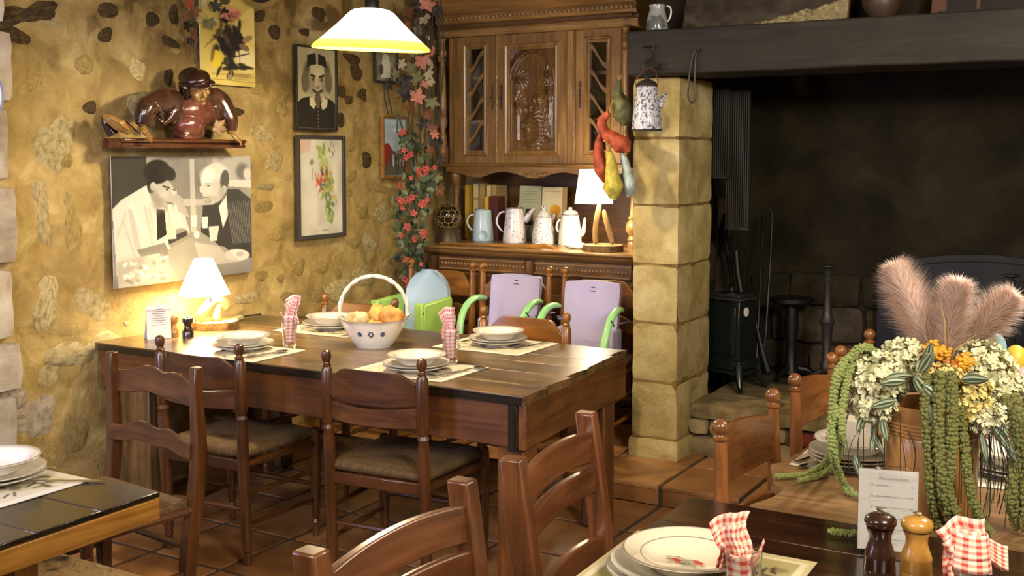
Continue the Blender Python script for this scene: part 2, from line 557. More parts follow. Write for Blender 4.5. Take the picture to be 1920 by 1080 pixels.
def speckle(name, base, dot, scale, thr):
    m, nt, b = newmat(name)
    v = coords(nt)
    n = N(nt, 'ShaderNodeTexNoise', i_Scale=scale, i_Detail=2.0); nt.links.new(v, n.inputs['Vector'])
    r = ramp(nt, [(thr, base), (thr + 0.03, dot)]); nt.links.new(n.outputs[0], r.inputs[0])
    nt.links.new(r.outputs[0], b.inputs['Base Color']); b.inputs['Roughness'].default_value = 0.2
    b.inputs['Coat Weight'].default_value = 0.4
    return m
M['enamel_grey'] = speckle('speckled_grey_enamel', hexc('c4c4cc'), hexc('5d616e'), 90, 0.52)
M['enamel_white'] = plain('white_enamel', hexc('d8d8d2'), 0.18, coat=0.5)
M['enamel_blue'] = plain('pale_blue_enamel', hexc('b4ccd2'), 0.18, coat=0.5)
M['enamel_flower'] = speckle('flower_dotted_enamel', hexc('d2cccc'), hexc('8f92b4'), 55, 0.6)
M['enamel_dots'] = speckle('blue_dotted_enamel', hexc('d6d2d0'), hexc('6d7290'), 120, 0.58)

# painting a flat print: a canvas of coloured points evaluated over the sheet
class Canvas:
    def __init__(s, nx, ny, bg):
        s.nx, s.ny = nx, ny
        yy, xx = np.mgrid[0:ny + 1, 0:nx + 1]
        s.x = xx / nx; s.y = yy / ny
        s.c = np.zeros((ny + 1, nx + 1, 3)); s.c[:] = bg
    def _mix(s, m, col):
        s.c = s.c * (1 - m[..., None]) + np.array(col) * m[..., None]
    def ell(s, cx, cy, rx, ry, col, rot=0, soft=0.15, al=1.0):
        ca, sa = math.cos(rot), math.sin(rot)
        dx, dy = s.x - cx, s.y - cy
        d = np.sqrt(((dx * ca + dy * sa) / rx) ** 2 + ((-dx * sa + dy * ca) / ry) ** 2)
        s._mix(np.clip((1 + soft / 2 - d) / soft, 0, 1) * al, col); return s
    def poly(s, pts, col, al=1.0):
        ins = np.zeros(s.x.shape, bool); n = len(pts)
        for i in range(n):
            x1, y1 = pts[i]; x2, y2 = pts[(i + 1) % n]
            if y1 == y2: continue
            c = ((s.y >= min(y1, y2)) & (s.y < max(y1, y2)))
            xi = x1 + (s.y - y1) * (x2 - x1) / (y2 - y1)
            ins ^= c & (s.x < xi)
        s._mix(ins.astype(float) * al, col); return s
    def line(s, x1, y1, x2, y2, wd, col, al=1.0):
        dx, dy = x2 - x1, y2 - y1; L2 = dx * dx + dy * dy + 1e-9
        t = np.clip(((s.x - x1) * dx + (s.y - y1) * dy) / L2, 0, 1)
        d = np.hypot(s.x - x1 - t * dx, s.y - y1 - t * dy)
        s._mix(np.clip((wd - d) / wd * 2, 0, 1) * al, col); return s
    def noise(s, amp, k=8, seed=1, mul=None):
        rs = np.random.RandomState(seed)
        g = rs.rand(k + 2, k + 2)
        fx = s.x * k; fy = s.y * k
        ix = fx.astype(int); iy = fy.astype(int); tx = fx - ix; ty = fy - iy
        tx = tx * tx * (3 - 2 * tx); ty = ty * ty * (3 - 2 * ty)
        v = (g[iy, ix] * (1 - tx) + g[iy, ix + 1] * tx) * (1 - ty) + (g[iy + 1, ix] * (1 - tx) + g[iy + 1, ix + 1] * tx) * ty
        s.c = np.clip(s.c + ((v - 0.5) * 2 * amp)[..., None], 0, 1); return s
    def sheet(s, origin, ex, ey):
        """a sheet whose point (u, v) lies at origin + u*ex + v*ey, v running down"""
        mb = MB(); o = Vector(origin); ex = Vector(ex); ey = Vector(ey)
        mb.grid(lambda u, v: o + ex * u + ey * v, s.nx, s.ny)
        c = np.clip(s.c.reshape(-1, 3), 0, 1)
        mb.col = np.where(c <= 0.04045, c / 12.92, ((c + 0.055) / 1.055) ** 2.4)
        return mb

def g3(v): return (v, v * 0.985, v * 0.95)

def text(name, s, size, mat, parent, loc, rot):
    cu = bpy.data.curves.new(name, 'FONT'); cu.body = s; cu.size = size; cu.extrude = 0.0002
    o = bpy.data.objects.new(name, cu); C.objects.link(o)
    bpy.context.view_layer.update()
    me = bpy.data.meshes.new_from_object(o.evaluated_get(bpy.context.evaluated_depsgraph_get()))
    bpy.data.objects.remove(o)
    me.materials.clear()
    return put(name, me, mat, parent, loc, rot)
# ================================================================ STRUCTURE
def struct(o):
    o['kind'] = 'structure'; return o

def rough_box(a, b, seg=0.06, amp=0.006, seed=0, rnd=0.012):
    """a dressed block between corners a and b: subdivided, softened edges, uneven faces"""
    a = Vector(a); b = Vector(b); c = (a + b) / 2; h = (b - a) / 2
    n = [max(2, min(10, int(2 * abs(h[i]) / seg))) for i in range(3)]
    bm = bmesh.new()
    idx = {}
    def vert(i, j, k):
        key = (i, j, k)
        if key not in idx:
            q = [2 * i / n[0] - 1, 2 * j / n[1] - 1, 2 * k / n[2] - 1]
            p = Vector([q[t] * h[t] for t in range(3)])
            ed = sum(1 for t in range(3) if abs(q[t]) > 0.999)
            if ed >= 2: 
                for t in range(3):
                    if abs(q[t]) > 0.999: p[t] -= math.copysign(rnd * 0.5 * (ed - 1), q[t])
            nz = noise.noise_vector((p + c) * 9 + Vector((seed * 3.1, seed * 1.7, 0)))
            idx[key] = bm.verts.new(p + nz * amp)
        return idx[key]
    for ax in range(3):
        u, v = (ax + 1) % 3, (ax + 2) % 3
        for side in (0, n[ax]):
            for i in range(n[u]):
                for j in range(n[v]):
                    def g(ii, jj):
                        k = [0, 0, 0]; k[ax] = side; k[u] = ii; k[v] = jj
                        return vert(*k)
                    bm.faces.new([g(i, j), g(i + 1, j), g(i + 1, j + 1), g(i, j + 1)])
    bmesh.ops.recalc_face_normals(bm, faces=bm.faces)
    me = bpy.data.meshes.new('block'); bm.to_mesh(me); bm.free()
    me.polygons.foreach_set('use_smooth', [True] * len(me.polygons)); me.set_sharp_from_angle(angle=math.radians(32))
    return me, c

# ---- floor of terracotta tiles
floor = struct(put('floor', MB().b2((-4.3, -1.8, -0.12), (2.5, 4.66, -0.007)), M['grout']))
tm = MB().box((0, 0, -0.011), (0.362, 0.378, 0.022)).mesh('tile', 0)
tm.materials.append(M['tile'])
for i in range(-6, 7):
    for j in range(0, 10):
        x = -1.965 + 0.385 * i + 0.1925; y = 4.27 - 0.4 * j + 0.19
        if x < -4.2 or x > 0.9 or (y < 2.6 and (x < -2.4)) or y < 0.9: continue
        put('tile', tm, None, floor, (x, y, random.uniform(-0.002, 0.001)), (random.uniform(-.003, .003), random.uniform(-.003, .003), random.uniform(-.006, .006)), bevel=0.004)
STEP = 0.094
step = struct(put('floor_step', MB().b2((-4.3, 4.665, -0.1), (2.5, 6.7, STEP - 0.012)), M['grout']))
tr = MB().box((0, 0, 0), (0.362, 0.016, STEP - 0.014)).mesh('tile', 0); tr.materials.append(M['tile'])
for i in range(-6, 9):
    x = -1.965 + 0.385 * i + 0.1925
    put('tile', tr, None, step, (x, 4.657, (STEP - 0.014) / 2 - 0.0), bevel=0.003)
    for j in range(3):
        if -2.31 < x < 1 and j == 2: continue
        if x > 1.0: continue
        put('tile', tm, None, step, (x, 4.645 + 0.19 + 0.385 * j, STEP + random.uniform(-0.001, 0.001)), (0, random.uniform(-.003, .003), random.uniform(-.004, .004)), bevel=0.004)

# ---- left wall: ochre render over rubble
WX = -4.178
def wall_disp(y, z):
    p = Vector((y * 1.0, z * 1.0, 3.3))
    d = noise.noise(p * 2.1) * 0.016 + noise.noise(p * 5.5) * 0.012 + noise.noise(p * 14) * 0.006 + abs(noise.noise(p * 8 + Vector((5, 5, 5)))) * 0.008
    return d
mb = MB()
Y0, Y1, Z0, Z1 = 0.0, 6.5, -0.02, 2.75
mb.grid(lambda u, v: (WX + wall_disp(Y0 + (Y1 - Y0) * u, Z0 + (Z1 - Z0) * v), Y0 + (Y1 - Y0) * u, Z0 + (Z1 - Z0) * v), 360, 160)
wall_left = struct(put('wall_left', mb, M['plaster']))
put('wall_front_part', MB().b2((-4.3, -1.8, 0), (-4.2, 0.0, 2.75)), M['plaster'], wall_left)

def rubble(w, h, th, seed, n=17):
    rs = random.Random(seed)
    ph = [rs.uniform(0.55, 1.4) for _ in range(n)]
    for _ in range(2): ph = [(ph[i - 1] + 2 * ph[i] + ph[(i + 1) % n]) / 4 for i in range(n)]
    mb = MB(); v = [(th, 0, 0)]
    rings = ((0.4, 0.9), (0.72, 0.62), (0.95, 0.1), (1.08, -0.8))
    for r, d in rings:
        for k in range(n):
            a = 2 * PI * k / n
            rr = ph[k] * r
            ca, sa = math.cos(a), math.sin(a)
            q = 0.9
            y = math.copysign(abs(ca) ** q, ca) * w / 2 * rr; z = math.copysign(abs(sa) ** q, sa) * h / 2 * rr
            v.append((th * d + rs.uniform(-1, 1) * th * 0.12, y, z))
    f = [(0, 1 + k, 1 + (k + 1) % n) for k in range(n)]
    for i in range(len(rings) - 1):
        for k in range(n):
            l = (k + 1) % n
            f.append((1 + i * n + k, 1 + (i + 1) * n + k, 1 + (i + 1) * n + l, 1 + i * n + l))
    mb.add(v, f)
    return mb.mesh('stone', 180)

rub = {}
for kind in ('stone_pale', 'stone_tan', 'stone_dark', 'stone_mauve'):
    rub[kind] = []
    for s in range(5):
        me = rubble(1, 1, 0.011, s + len(kind)); me.materials.append(M[kind]); rub[kind].append(me)
def wall_stone(kind, y, z, w, h, rot=0.0, th=0.75):
    put('stone', random.choice(rub[kind]), None, wall_left, (WX + wall_disp(y, z) - 0.002, y, z), (rot, 0, 0), scale=(th, w, h))
# stones the photograph shows bare, at their places: picture x, y, width, height, kind
for px_, py_, wp, hp, kind in [
    (105, 265, 95, 120, 'stone_pale'), (265, 190, 55, 75, 'stone_pale'), (262, 130, 40, 60, 'stone_pale'),
    (85, 400, 40, 130, 'stone_pale'), (140, 420, 45, 120, 'stone_tan'), (90, 570, 60, 110, 'stone_pale'), (190, 570, 90, 90, 'stone_pale'),
    (150, 660, 130, 60, 'stone_pale'), (95, 700, 80, 70, 'stone_pale'), (210, 640, 90, 40, 'stone_pale'), (70, 790, 110, 90, 'stone_mauve'), (25, 745, 70, 70, 'stone_mauve'), (150, 800, 60, 120, 'stone_tan'), (95, 860, 70, 70, 'stone_tan'),
    (60, 25, 150, 45, 'stone_dark'), (30, 65, 80, 30, 'stone_dark'), (205, 20, 60, 32, 'stone_dark'), (290, 38, 36, 30, 'stone_dark'), (195, 65, 50, 30, 'stone_dark'), (330, 30, 26, 50, 'stone_dark'),
    (105, 45, 50, 14, 'stone_pale'), (320, 80, 50, 22, 'stone_dark'), (318, 145, 28, 40, 'stone_dark'), (450, 210, 42, 24, 'stone_dark'),
    (600, 30, 34, 40, 'stone_dark'), (670, 135, 34, 34, 'stone_dark'), (645, 175, 30, 32, 'stone_dark'), (683, 178, 34, 36, 'stone_dark'), (640, 230, 26, 44, 'stone_dark'), (662, 110, 44, 26, 'stone_dark'),
    (490, 30, 34, 30, 'stone_dark'), (515, 60, 30, 36, 'stone_dark'), (575, 60, 24, 20, 'stone_dark'), (500, 250, 60, 50, 'stone_pale'), (520, 300, 40, 60, 'stone_pale'), (505, 120, 50, 30, 'stone_tan'),
    (500, 390, 46, 26, 'stone_tan'), (520, 440, 36, 34, 'stone_tan'), (495, 515, 40, 30, 'stone_tan'), (560, 500, 36, 40, 'stone_tan'), (605, 500, 38, 34, 'stone_tan'), (640, 480, 34, 40, 'stone_tan'),
    (545, 560, 50, 30, 'stone_tan'), (600, 555, 30, 34, 'stone_tan'), (640, 545, 50, 50, 'stone_pale'), (690, 520, 50, 46, 'stone_pale'), (665, 450, 36, 36, 'stone_tan'), (700, 455, 40, 50, 'stone_pale'),
    (680, 400, 34, 36, 'stone_tan'), (720, 400, 40, 46, 'stone_pale'), (665, 330, 30, 34, 'stone_tan'), (690, 300, 26, 34, 'stone_dark'), (720, 355, 30, 22, 'stone_tan'), (660, 270, 26, 30, 'stone_tan'), (735, 500, 34, 50, 'stone_tan'),
    (470, 560, 60, 26, 'stone_pale'), (560, 590, 60, 16, 'stone_tan'), (505, 350, 40, 20, 'stone_pale'), (330, 95, 30, 14, 'stone_tan'), (70, 150, 40, 50, 'stone_tan'), (200, 225, 50, 40, 'stone_tan'), (165, 120, 50, 40, 'stone_tan'),
    (490, 165, 40, 26, 'stone_tan'), (530, 190, 30, 40, 'stone_tan'), (690, 60, 40, 30, 'stone_dark'), (740, 60, 30, 40, 'stone_dark'), (680, 220, 36, 26, 'stone_tan')]:
    p = at(px_, py_, X=-4.16); q = at(px_ + wp, py_, X=-4.16)
    d = (p - Vector((0, 0, EYE))).length
    wall_stone(kind, p.y, p.z, abs(q.y - p.y) * 0.85, hp * d / F_PX * 0.9, random.uniform(-0.25, 0.25))
rs = random.Random(3)
for _ in range(55):
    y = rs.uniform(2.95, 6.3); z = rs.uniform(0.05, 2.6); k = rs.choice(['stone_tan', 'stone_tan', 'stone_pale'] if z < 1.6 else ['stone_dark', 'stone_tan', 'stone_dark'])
    sz = rs.uniform(0.03, 0.09)
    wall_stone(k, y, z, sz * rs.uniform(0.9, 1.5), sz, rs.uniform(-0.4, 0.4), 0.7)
# dressed blocks of the jamb at the left edge
zs = [0.0, 0.30, 0.602, 0.825, 1.136, 1.479, 1.80, 2.12, 2.45, 2.74]
jm = []
for i in range(len(zs) - 1):
    y1 = 2.95 - (0.03 if i % 2 else 0.0)
    for y0, yb in ((2.30, y1), (1.6, 2.27)):
        me, c = rough_box((-4.24, y0, zs[i] + 0.016), (-4.132, yb, zs[i + 1] - 0.012), 0.05, 0.01, i + y0, 0.008)
        put('stone', me, M['stone_mauve'], wall_left, c)

# ---- the other walls and the ceiling
mb = MB(); mb.grid(lambda u, v: (-4.3 + 2.3 * u, 6.46 - wall_disp(7 + u * 2.3, v * 2.75), v * 2.75), 60, 60)
struct(put('wall_back', mb, M['plaster']))
struct(put('wall_right', MB().b2((2.5, -1.8, 0), (2.6, 6.7, 2.75)), M['plaster']))
struct(put('wall_front', MB().b2((-4.3, -1.9, 0), (2.6, -1.8, 2.75)), M['plaster']))
struct(put('ceiling', MB().b2((-4.3, -1.9, 2.75), (2.6, 6.8, 2.85)), plain('limewashed_ceiling', hexc('b39a6c'), 0.9)))

# ---- stone pillar between sideboard and hearth
PIL = [0.082, 0.193, 0.475, 0.770, 1.058, 1.352, 1.680, 1.976]
pillar = struct(put('wall_pillar', MB().b2((-2.297, 5.073, 0.07), (-2.064, 5.50, 1.974)), M['mortar']))
for i in range(len(PIL) - 1):
    e = 0.012 if i == 0 else random.uniform(-0.003, 0.003)
    me, c = rough_box((-2.302 - e, 5.066 - e, PIL[i] + (0.002 if i == 0 else 0.004)), (-2.058 + e, 5.515, PIL[i + 1] - 0.004), 0.03, 0.0055, i * 2.3, 0.006)
    put('stone', me, M['block'], pillar, c)

# ---- fireplace: sooted chamber, raised hearth, hood
def soot_wall(name, a, ex, ey, nu, nv, amp, mat, sd):
    a = Vector(a); ex = Vector(ex); ey = Vector(ey); nrm = ex.cross(ey).normalized()
    mb = MB()
    mb.grid(lambda u, v: a + ex * u + ey * v + nrm * amp * noise.noise((a + ex * u + ey * v) * 4 + Vector((sd, 0, 0))), nu, nv)
    return struct(put(name, mb, mat))
wall_hearth = soot_wall('wall_fireplace_back', (-2.4, 6.35, 0.0), (4.9, 0, 0), (0, 0, 2.75), 90, 50, 0.05, M['soot'], 1)
wall_side = soot_wall('wall_fireplace_left', (-2.23, 5.50, 0.0), (0.0, 0.9, 0), (0, 0, 2.75), 24, 50, 0.04, M['soot'], 2)
# sooted stones of the chamber; low ones painted paler, as if lamplit
for k, (y, z, wd, ht) in enumerate([(5.62, 0.55, .18, .2), (5.84, 0.5, .2, .16), (5.66, .78, .2, .18), (5.9, .72, .22, .2), (5.65, 1.02, .18, .22), (5.9, 1.0, .22, .24), (5.66, 1.28, .2, .2), (5.9, 1.3, .22, .22), (6.12, .6, .18, .2), (6.14, .9, .18, .26), (6.14, 1.22, .18, .26), (5.7, 1.55, .22, .24), (6.0, 1.6, .26, .26)]):
    me, c = rough_box((-2.28, y - wd / 2, z - ht / 2), (-2.185, y + wd / 2, z + ht / 2), 0.05, 0.02, k, 0.03)
    put('stone', me, M['soot_lit'] if z < 1.3 else M['soot'], wall_side, c)
k = 0
for row, (z0, z1) in enumerate([(0.36, 0.53), (0.53, 0.74), (0.74, 0.93)]):
    x = -2.1 + (0.12 if row % 2 else 0)
    while x < 0.6:
        wd = random.uniform(0.16, 0.42)
        me, c = rough_box((x, 6.305 + random.uniform(-.01, .015), z0 + 0.006), (x + wd - 0.006, 6.40, z1 - 0.003), 0.035, 0.022, k * 1.3, 0.01); k += 1
        put('stone', me, M['soot_lit'] if z1 < 0.8 else M['soot'], wall_hearth, c)
        x += wd
HZ = 0.36
hearth = struct(put('floor_hearth', MB().b2((-2.05, 5.30, 0.07), (1.6, 6.33, HZ - 0.012)), M['mortar']))
k = 0
rows = [(0.083, 0.19), (0.19, 0.275), (0.275, HZ)]
for r, (z0, z1) in enumerate(rows):
    x = -2.07
    while x < 1.2:
        wd = random.uniform(0.17, 0.34) * (1.35 if r == 2 else 1)
        if r == 1 and -2.07 < x + 0.01 < -2.0: wd = 0.11
        me, c = rough_box((x + 0.004, 5.235 + random.uniform(-0.012, 0.012), z0 + 0.004), (x + wd - 0.007, 5.42 if r < 2 else 5.5, z1 - (0.004 if r < 2 else random.uniform(0, 0.012))), 0.03, 0.012, k * 1.9, 0.01)
        k += 1
        put('brick' if (r == 1 and k % 5 == 2) else 'stone', me, M['brick'] if (r == 1 and k % 5 == 2) else M['hearth'], hearth, c)
        x += wd
for gx in range(6):
    for gy in range(2):
        me, c = rough_box((-2.05 + 0.5 * gx, 5.51 + 0.4 * gy, HZ - 0.05), (-2.05 + 0.5 * gx + 0.49, 5.51 + 0.4 * gy + 0.39, HZ - 0.001), 0.08, 0.005, gx + gy * 7, 0.006)
        put('stone', me, M['hearth'] if gy == 0 else M['soot_lit'], hearth, c)
# mantel beam
mb = MB(); secs = []
for i in range(41):
    x = -2.275 + 3.6 * i / 40
    def j(a): return noise.noise(Vector((x * 3, a * 5, 1))) * 0.006
    secs.append([(x, 4.93 + j(0), 1.978 + j(1)), (x, 4.93 + j(2), 2.08), (x, 4.93 + j(3), 2.188 + j(4) * .5), (x, 5.32, 2.19), (x, 5.32, 1.977)])
mb.sweep(secs)
M['beam'] = wood('smoked_beam', hexc('1f1b10'), hexc('3a3322'), 'x', 0.75, 0, blotch=0.3)
struct(put('trim_mantel_beam', mb, M['beam'], bevel=0.008))
struct(put('wall_hood', MB().b2((-2.275, 5.28, 2.19), (2.5, 5.36, 2.75)), stone('brown_hood_render', [hexc('1c150e'), hexc('33281b')], sc=3)))
# ================================================================ CHAIRS
def slat_mb(W, z0f, z1f, th, bow, y=0.0, n=18):
    """a chair back slat between two posts: outline z0f..z1f over t in -1..1, bowed backwards"""
    mb = MB(); secs = []
    for i in range(n + 1):
        t = -1 + 2 * i / n
        x = t * W / 2; yy = y - bow * (1 - t * t)
        a, b = z0f(t), z1f(t)
        secs.append([(x, yy - th / 2, a), (x, yy + th / 2, a), (x, yy + th / 2, b), (x, yy - th / 2, b)])
    return mb.sweep(secs)

def sm(t, a, b):
    t = min(1, max(0, (t - a) / (b - a))); return t * t * (3 - 2 * t)

def turned_chair(label, pre, slats, W=0.43, D=0.40, H=0.88, finial='acorn', group=None, seatz=0.45, seatmat='rush', rake=0.03):
    t = thing('ladderback_chair', label, 'chair', group=group)
    z = M[pre + '_z']; x = M[pre + '_x']; y = M[pre + '_y']
    if finial == 'acorn':
        pr = [(0.015, 0), (0.019, 0.03), (0.013, 0.05), (0.020, 0.06), (0.016, 0.075), (0.021, 0.10), (0.023, 0.3), (0.023, 0.55), (0.018, 0.575), (0.023, 0.585), (0.017, 0.598), (0.023, 0.61), (0.023, 0.7), (0.0225, H - 0.078), (0.015, H - 0.062)]
        fp = [(0.013, H - 0.063), (0.019, H - 0.057), (0.013, H - 0.05), (0.012, H - 0.046), (0.018, H - 0.036), (0.020, H - 0.022), (0.0165, H - 0.007), (0.007, H), (0.0001, H)]
    elif finial == 'ball':
        pr = [(0.015, 0), (0.018, 0.05), (0.0205, 0.3), (0.0205, 0.5), (0.0205, 0.66), (0.0175, H - 0.12), (0.0155, H - 0.058)]
        fp = [(0.0155, H - 0.059), (0.0205, H - 0.054), (0.0205, H - 0.049), (0.013, H - 0.045)] + [(0.0225 * math.sin(a), H - 0.0225 - 0.0225 * math.cos(a)) for a in [0.55 + 0.2 * k for k in range(13)]] + [(0.0001, H)]
    post = MB().lathe(pr, n=14); fin = MB().lathe(fp, n=14)
    pm = post.mesh('back_post'); fm = fin.mesh('finial')
    tilt = math.atan(rake / H)
    for s in (-1, 1):
        p = put('back_post', pm, z, t, (s * W / 2, -D / 2 + 0.0, 0), (tilt, 0, 0))
        put('finial', fm, z, p)
    lp = [(0.012, 0), (0.016, 0.03), (0.012, 0.05), (0.019, 0.06), (0.012, 0.075), (0.018, 0.09), (0.021, 0.2), (0.022, seatz - 0.02), (0.019, seatz + 0.006), (0.010, seatz + 0.014), (0.0001, seatz + 0.015)]
    lm = MB().lathe(lp, n=14).mesh('front_leg')
    Wf = W + 0.05
    for s in (-1, 1): put('front_leg', lm, z, t, (s * Wf / 2, D / 2, 0))
    def sh(v): return -v * math.tan(tilt)
    # seat of woven rush, a little pillowed, with its rails below
    mb = MB(); n = 20
    def top(u, v):
        a, b = u * 2 - 1, v * 2 - 1
        e = 1 - max(abs(a), abs(b)); diag = abs(abs(a) - abs(b))
        h = seatz + 0.012 * sm(e, 0, 0.12) - 0.010 * sm(e, 0.3, 1.0) + 0.004 * min(1, diag * 4)
        return (a * (W / 2 + 0.025 * v + 0.004), b * (D / 2 + 0.008), h)
    mb.grid(top, n, n)
    mb.grid(lambda u, v: (lambda p: (p[0] * 0.99, p[1] * 0.99, seatz - 0.035 + 0.01 * max(abs(u * 2 - 1), abs(v * 2 - 1))))(top(u, v)), n, n)
    for k in range(4):
        def edge(u, v, k=k):
            e = [(u, 0), (1, u), (1 - u, 1), (0, 1 - u)][k]
            p = top(*e); o = 0.008 * math.sin(v * PI)
            d = [(0, -1), (1, 0), (0, 1), (-1, 0)][k]
            zz = p[2] * (1 - v) + (seatz - 0.025) * v
            return (p[0] * (1 - 0.01 * v) + d[0] * o, p[1] * (1 - 0.01 * v) + d[1] * o, zz)
        mb.grid(edge, n, 4)
    put('seat', mb, M[seatmat], t)
    for s in (-1, 1):
        put('seat_rail', MB().tube([(s * W / 2, -D / 2, seatz - 0.05), (s * Wf / 2, D / 2, seatz - 0.05)], 0.016, 8), y, t)
        for zz in (0.16, 0.28):
            put('stretcher', MB().tube([(s * W / 2, -D / 2 + sh(zz), zz), (s * (W / 2 + .013), 0, zz), (s * Wf / 2, D / 2, zz)], [0.008, 0.012, 0.008], 8), y, t)
    put('seat_rail', MB().box((0, -D / 2 + sh(seatz), seatz - 0.052), (W, 0.02, 0.045)), x, t, bevel=0.004)
    put('seat_rail', MB().box((0, D / 2, seatz - 0.052), (Wf, 0.02, 0.04)), x, t, bevel=0.004)
    put('stretcher', MB().tube([(-Wf / 2, D / 2, 0.22), (0, D / 2, 0.22), (Wf / 2, D / 2, 0.22)], [0.008, 0.013, 0.008], 8), x, t)
    put('stretcher', MB().tube([(-W / 2, -D / 2, 0.22), (0, -D / 2, 0.22), (W / 2, -D / 2, 0.22)], [0.008, 0.012, 0.008], 8), x, t)
    for (a, b, bow, th) in slats:
        mid = (a(0) + b(0)) / 2
        put('back_slat', slat_mb(W - 0.02, a, b, th, bow, -D / 2 + sh(mid)), x, t, bevel=0.003)
    return t

# slat outlines
A = [(lambda t: 0.705 - 0.012 * (1 - t * t), lambda t: 0.785 + 0.035 * sm(1 - abs(t), 0.05, 0.42), 0.03, 0.014),
     (lambda t: 0.622 - 0.006 * (1 - t * t), lambda t: 0.692 + 0.006 * t - 0.012 * math.sin((t + 1) * PI / 2), 0.03, 0.014)]
B = [(lambda t: 0.70 - 0.01 * (1 - t * t), lambda t: 0.77 + 0.065 * sm(1 - abs(t), 0.02, 0.4), 0.035, 0.015),
     (lambda t: 0.56, lambda t: 0.62 + 0.03 * sm(1 - abs(t), 0.02, 0.5), 0.035, 0.014)]
Dl = [(lambda t: 0.715 - 0.02 * (1 - t * t), lambda t: 0.86 - 0.02 * t * t, 0.05, 0.016),
      (lambda t: 0.56, lambda t: 0.62, 0.04, 0.014)]
G1 = 'turned chairs drawn up to the near side of the long table'
ch = turned_chair('dark turned ladderback chair with rush seat, under the plate stack nearest the table lamp', 'chair', A, W=0.41, group=G1)
ch.location = (-3.275, 3.335, 0); ch.rotation_euler = (0, 0, 0.05)
dup(ch, (-2.495, 3.425, 0), 0.08, 'dark turned ladderback chair with rush seat, nearest the front corner of the long table', G1)
G2 = 'honey coloured chairs around the back of the room'
ch = turned_chair('honey wood chair behind the long table, its arched back above the right-hand plates', 'honey', B, W=0.455, group=G2)
ch.location = (-2.60, 4.27, 0); ch.rotation_euler = (0, 0, PI - 0.03)
dup(ch, (-3.57, 4.27, 0), PI, 'honey wood chair hidden behind the bread basket, one finial showing by the rough wall', G2)
ch2 = turned_chair('honey wood chair carrying the pale blue booster seat', 'honey', B, W=0.43, H=0.90, finial='ball', group=G2)
ch2.location = (-3.64, 5.12, STEP); ch2.rotation_euler = (0, 0, PI)
dup(ch2, (-3.14, 5.12, STEP), PI, 'honey wood chair carrying the lilac booster seat in the middle', G2)
dup(ch2, (-2.60, 5.12, STEP), PI + 0.04, 'honey wood chair carrying the lilac booster seat next to the stone pillar', G2)
G3 = 'ball finial chairs along the right-hand table'
ch = turned_chair('orange-brown chair with ball finials nearest the dark table', 'orange', Dl, W=0.44, H=0.92, finial='ball', group=G3)
ch.location = (-0.755, 2.945, 0); ch.rotation_euler = (0, 0, -PI / 2)
dup(ch, (-0.765, 3.64, 0), -PI / 2, 'orange-brown chair with ball finials, the middle one of the row by the hearth', G3)
dup(ch, (-0.775, 4.235, 0), -PI / 2, 'orange-brown chair with ball finials, farthest of the row by the hearth', G3)

# square-post chairs in the foreground
def square_chair(label, loc, rz):
    W, D, H = 0.45, 0.42, 0.97
    t = thing('square_post_chair', label, 'chair', loc, rz, 'square post chairs in the foreground')
    for s in (-1, 1):
        mb = MB(); secs = []
        for zz, y, w_ in ((0, -0.03, 0.034), (0.45, 0.0, 0.044), (0.7, -0.012, 0.044), (H, -0.05, 0.042)):
            c = -D / 2 + y; h = w_ / 2
            secs.append([(-h, c - h * 1.15, zz), (h, c - h * 1.15, zz), (h, c + h * 1.15, zz), (-h, c + h * 1.15, zz)])
        put('back_post', mb.sweep(secs), M['cherry_z'], t, (s * W / 2, 0, 0), bevel=0.005)
        put('front_leg', MB().box((0, 0, 0.225), (0.04, 0.04, 0.45), taper=0.8), M['cherry_z'], t, (s * W / 2, D / 2, 0), bevel=0.004)
        put('seat_rail', MB().box((s * W / 2, 0, 0.41), (0.022, D - 0.03, 0.05)), M['cherry_y'], t, bevel=0.003)
        put('stretcher', MB().box((s * W / 2, 0, 0.2), (0.018, D - 0.03, 0.03)), M['cherry_y'], t, bevel=0.003)
    for s in (-1, 1): put('seat_rail', MB().box((0, s * D / 2, 0.41), (W - 0.04, 0.022, 0.05)), M['cherry_x'], t, bevel=0.003)
    put('seat', MB().grid(lambda u, v: ((u - .5) * (W + .02), (v - .5) * (D - 0.01), 0.455 - 0.008 * math.sin(PI * u) * math.sin(PI * v)), 12, 12).box((0, 0, 0.44), (W + .02, D - 0.01, 0.025)), M['rush'], t)
    for z0, z1, arch, yo in ((0.850, 0.925, 0.014, -0.036), (0.778, 0.838, 0.010, -0.024), (0.605, 0.672, 0.014, -0.006)):
        put('back_slat', slat_mb(W - 0.03, lambda t_: z0 + arch * (1 - t_ * t_), lambda t_: z1 + arch * 1.2 * (1 - t_ * t_), 0.02, 0.012, -D / 2 + yo), M['cherry_x'], t, bevel=0.004)
    return t
square_chair('red-brown chair with square posts cut by the bottom edge, its arched top slat shining', (-0.909, 1.568, 0), -PI / 2 + 0.013)
square_chair('red-brown chair with square posts beside the bottom-right plates, two slats showing', (-0.935, 2.23, 0), -PI / 2 + 0.124)

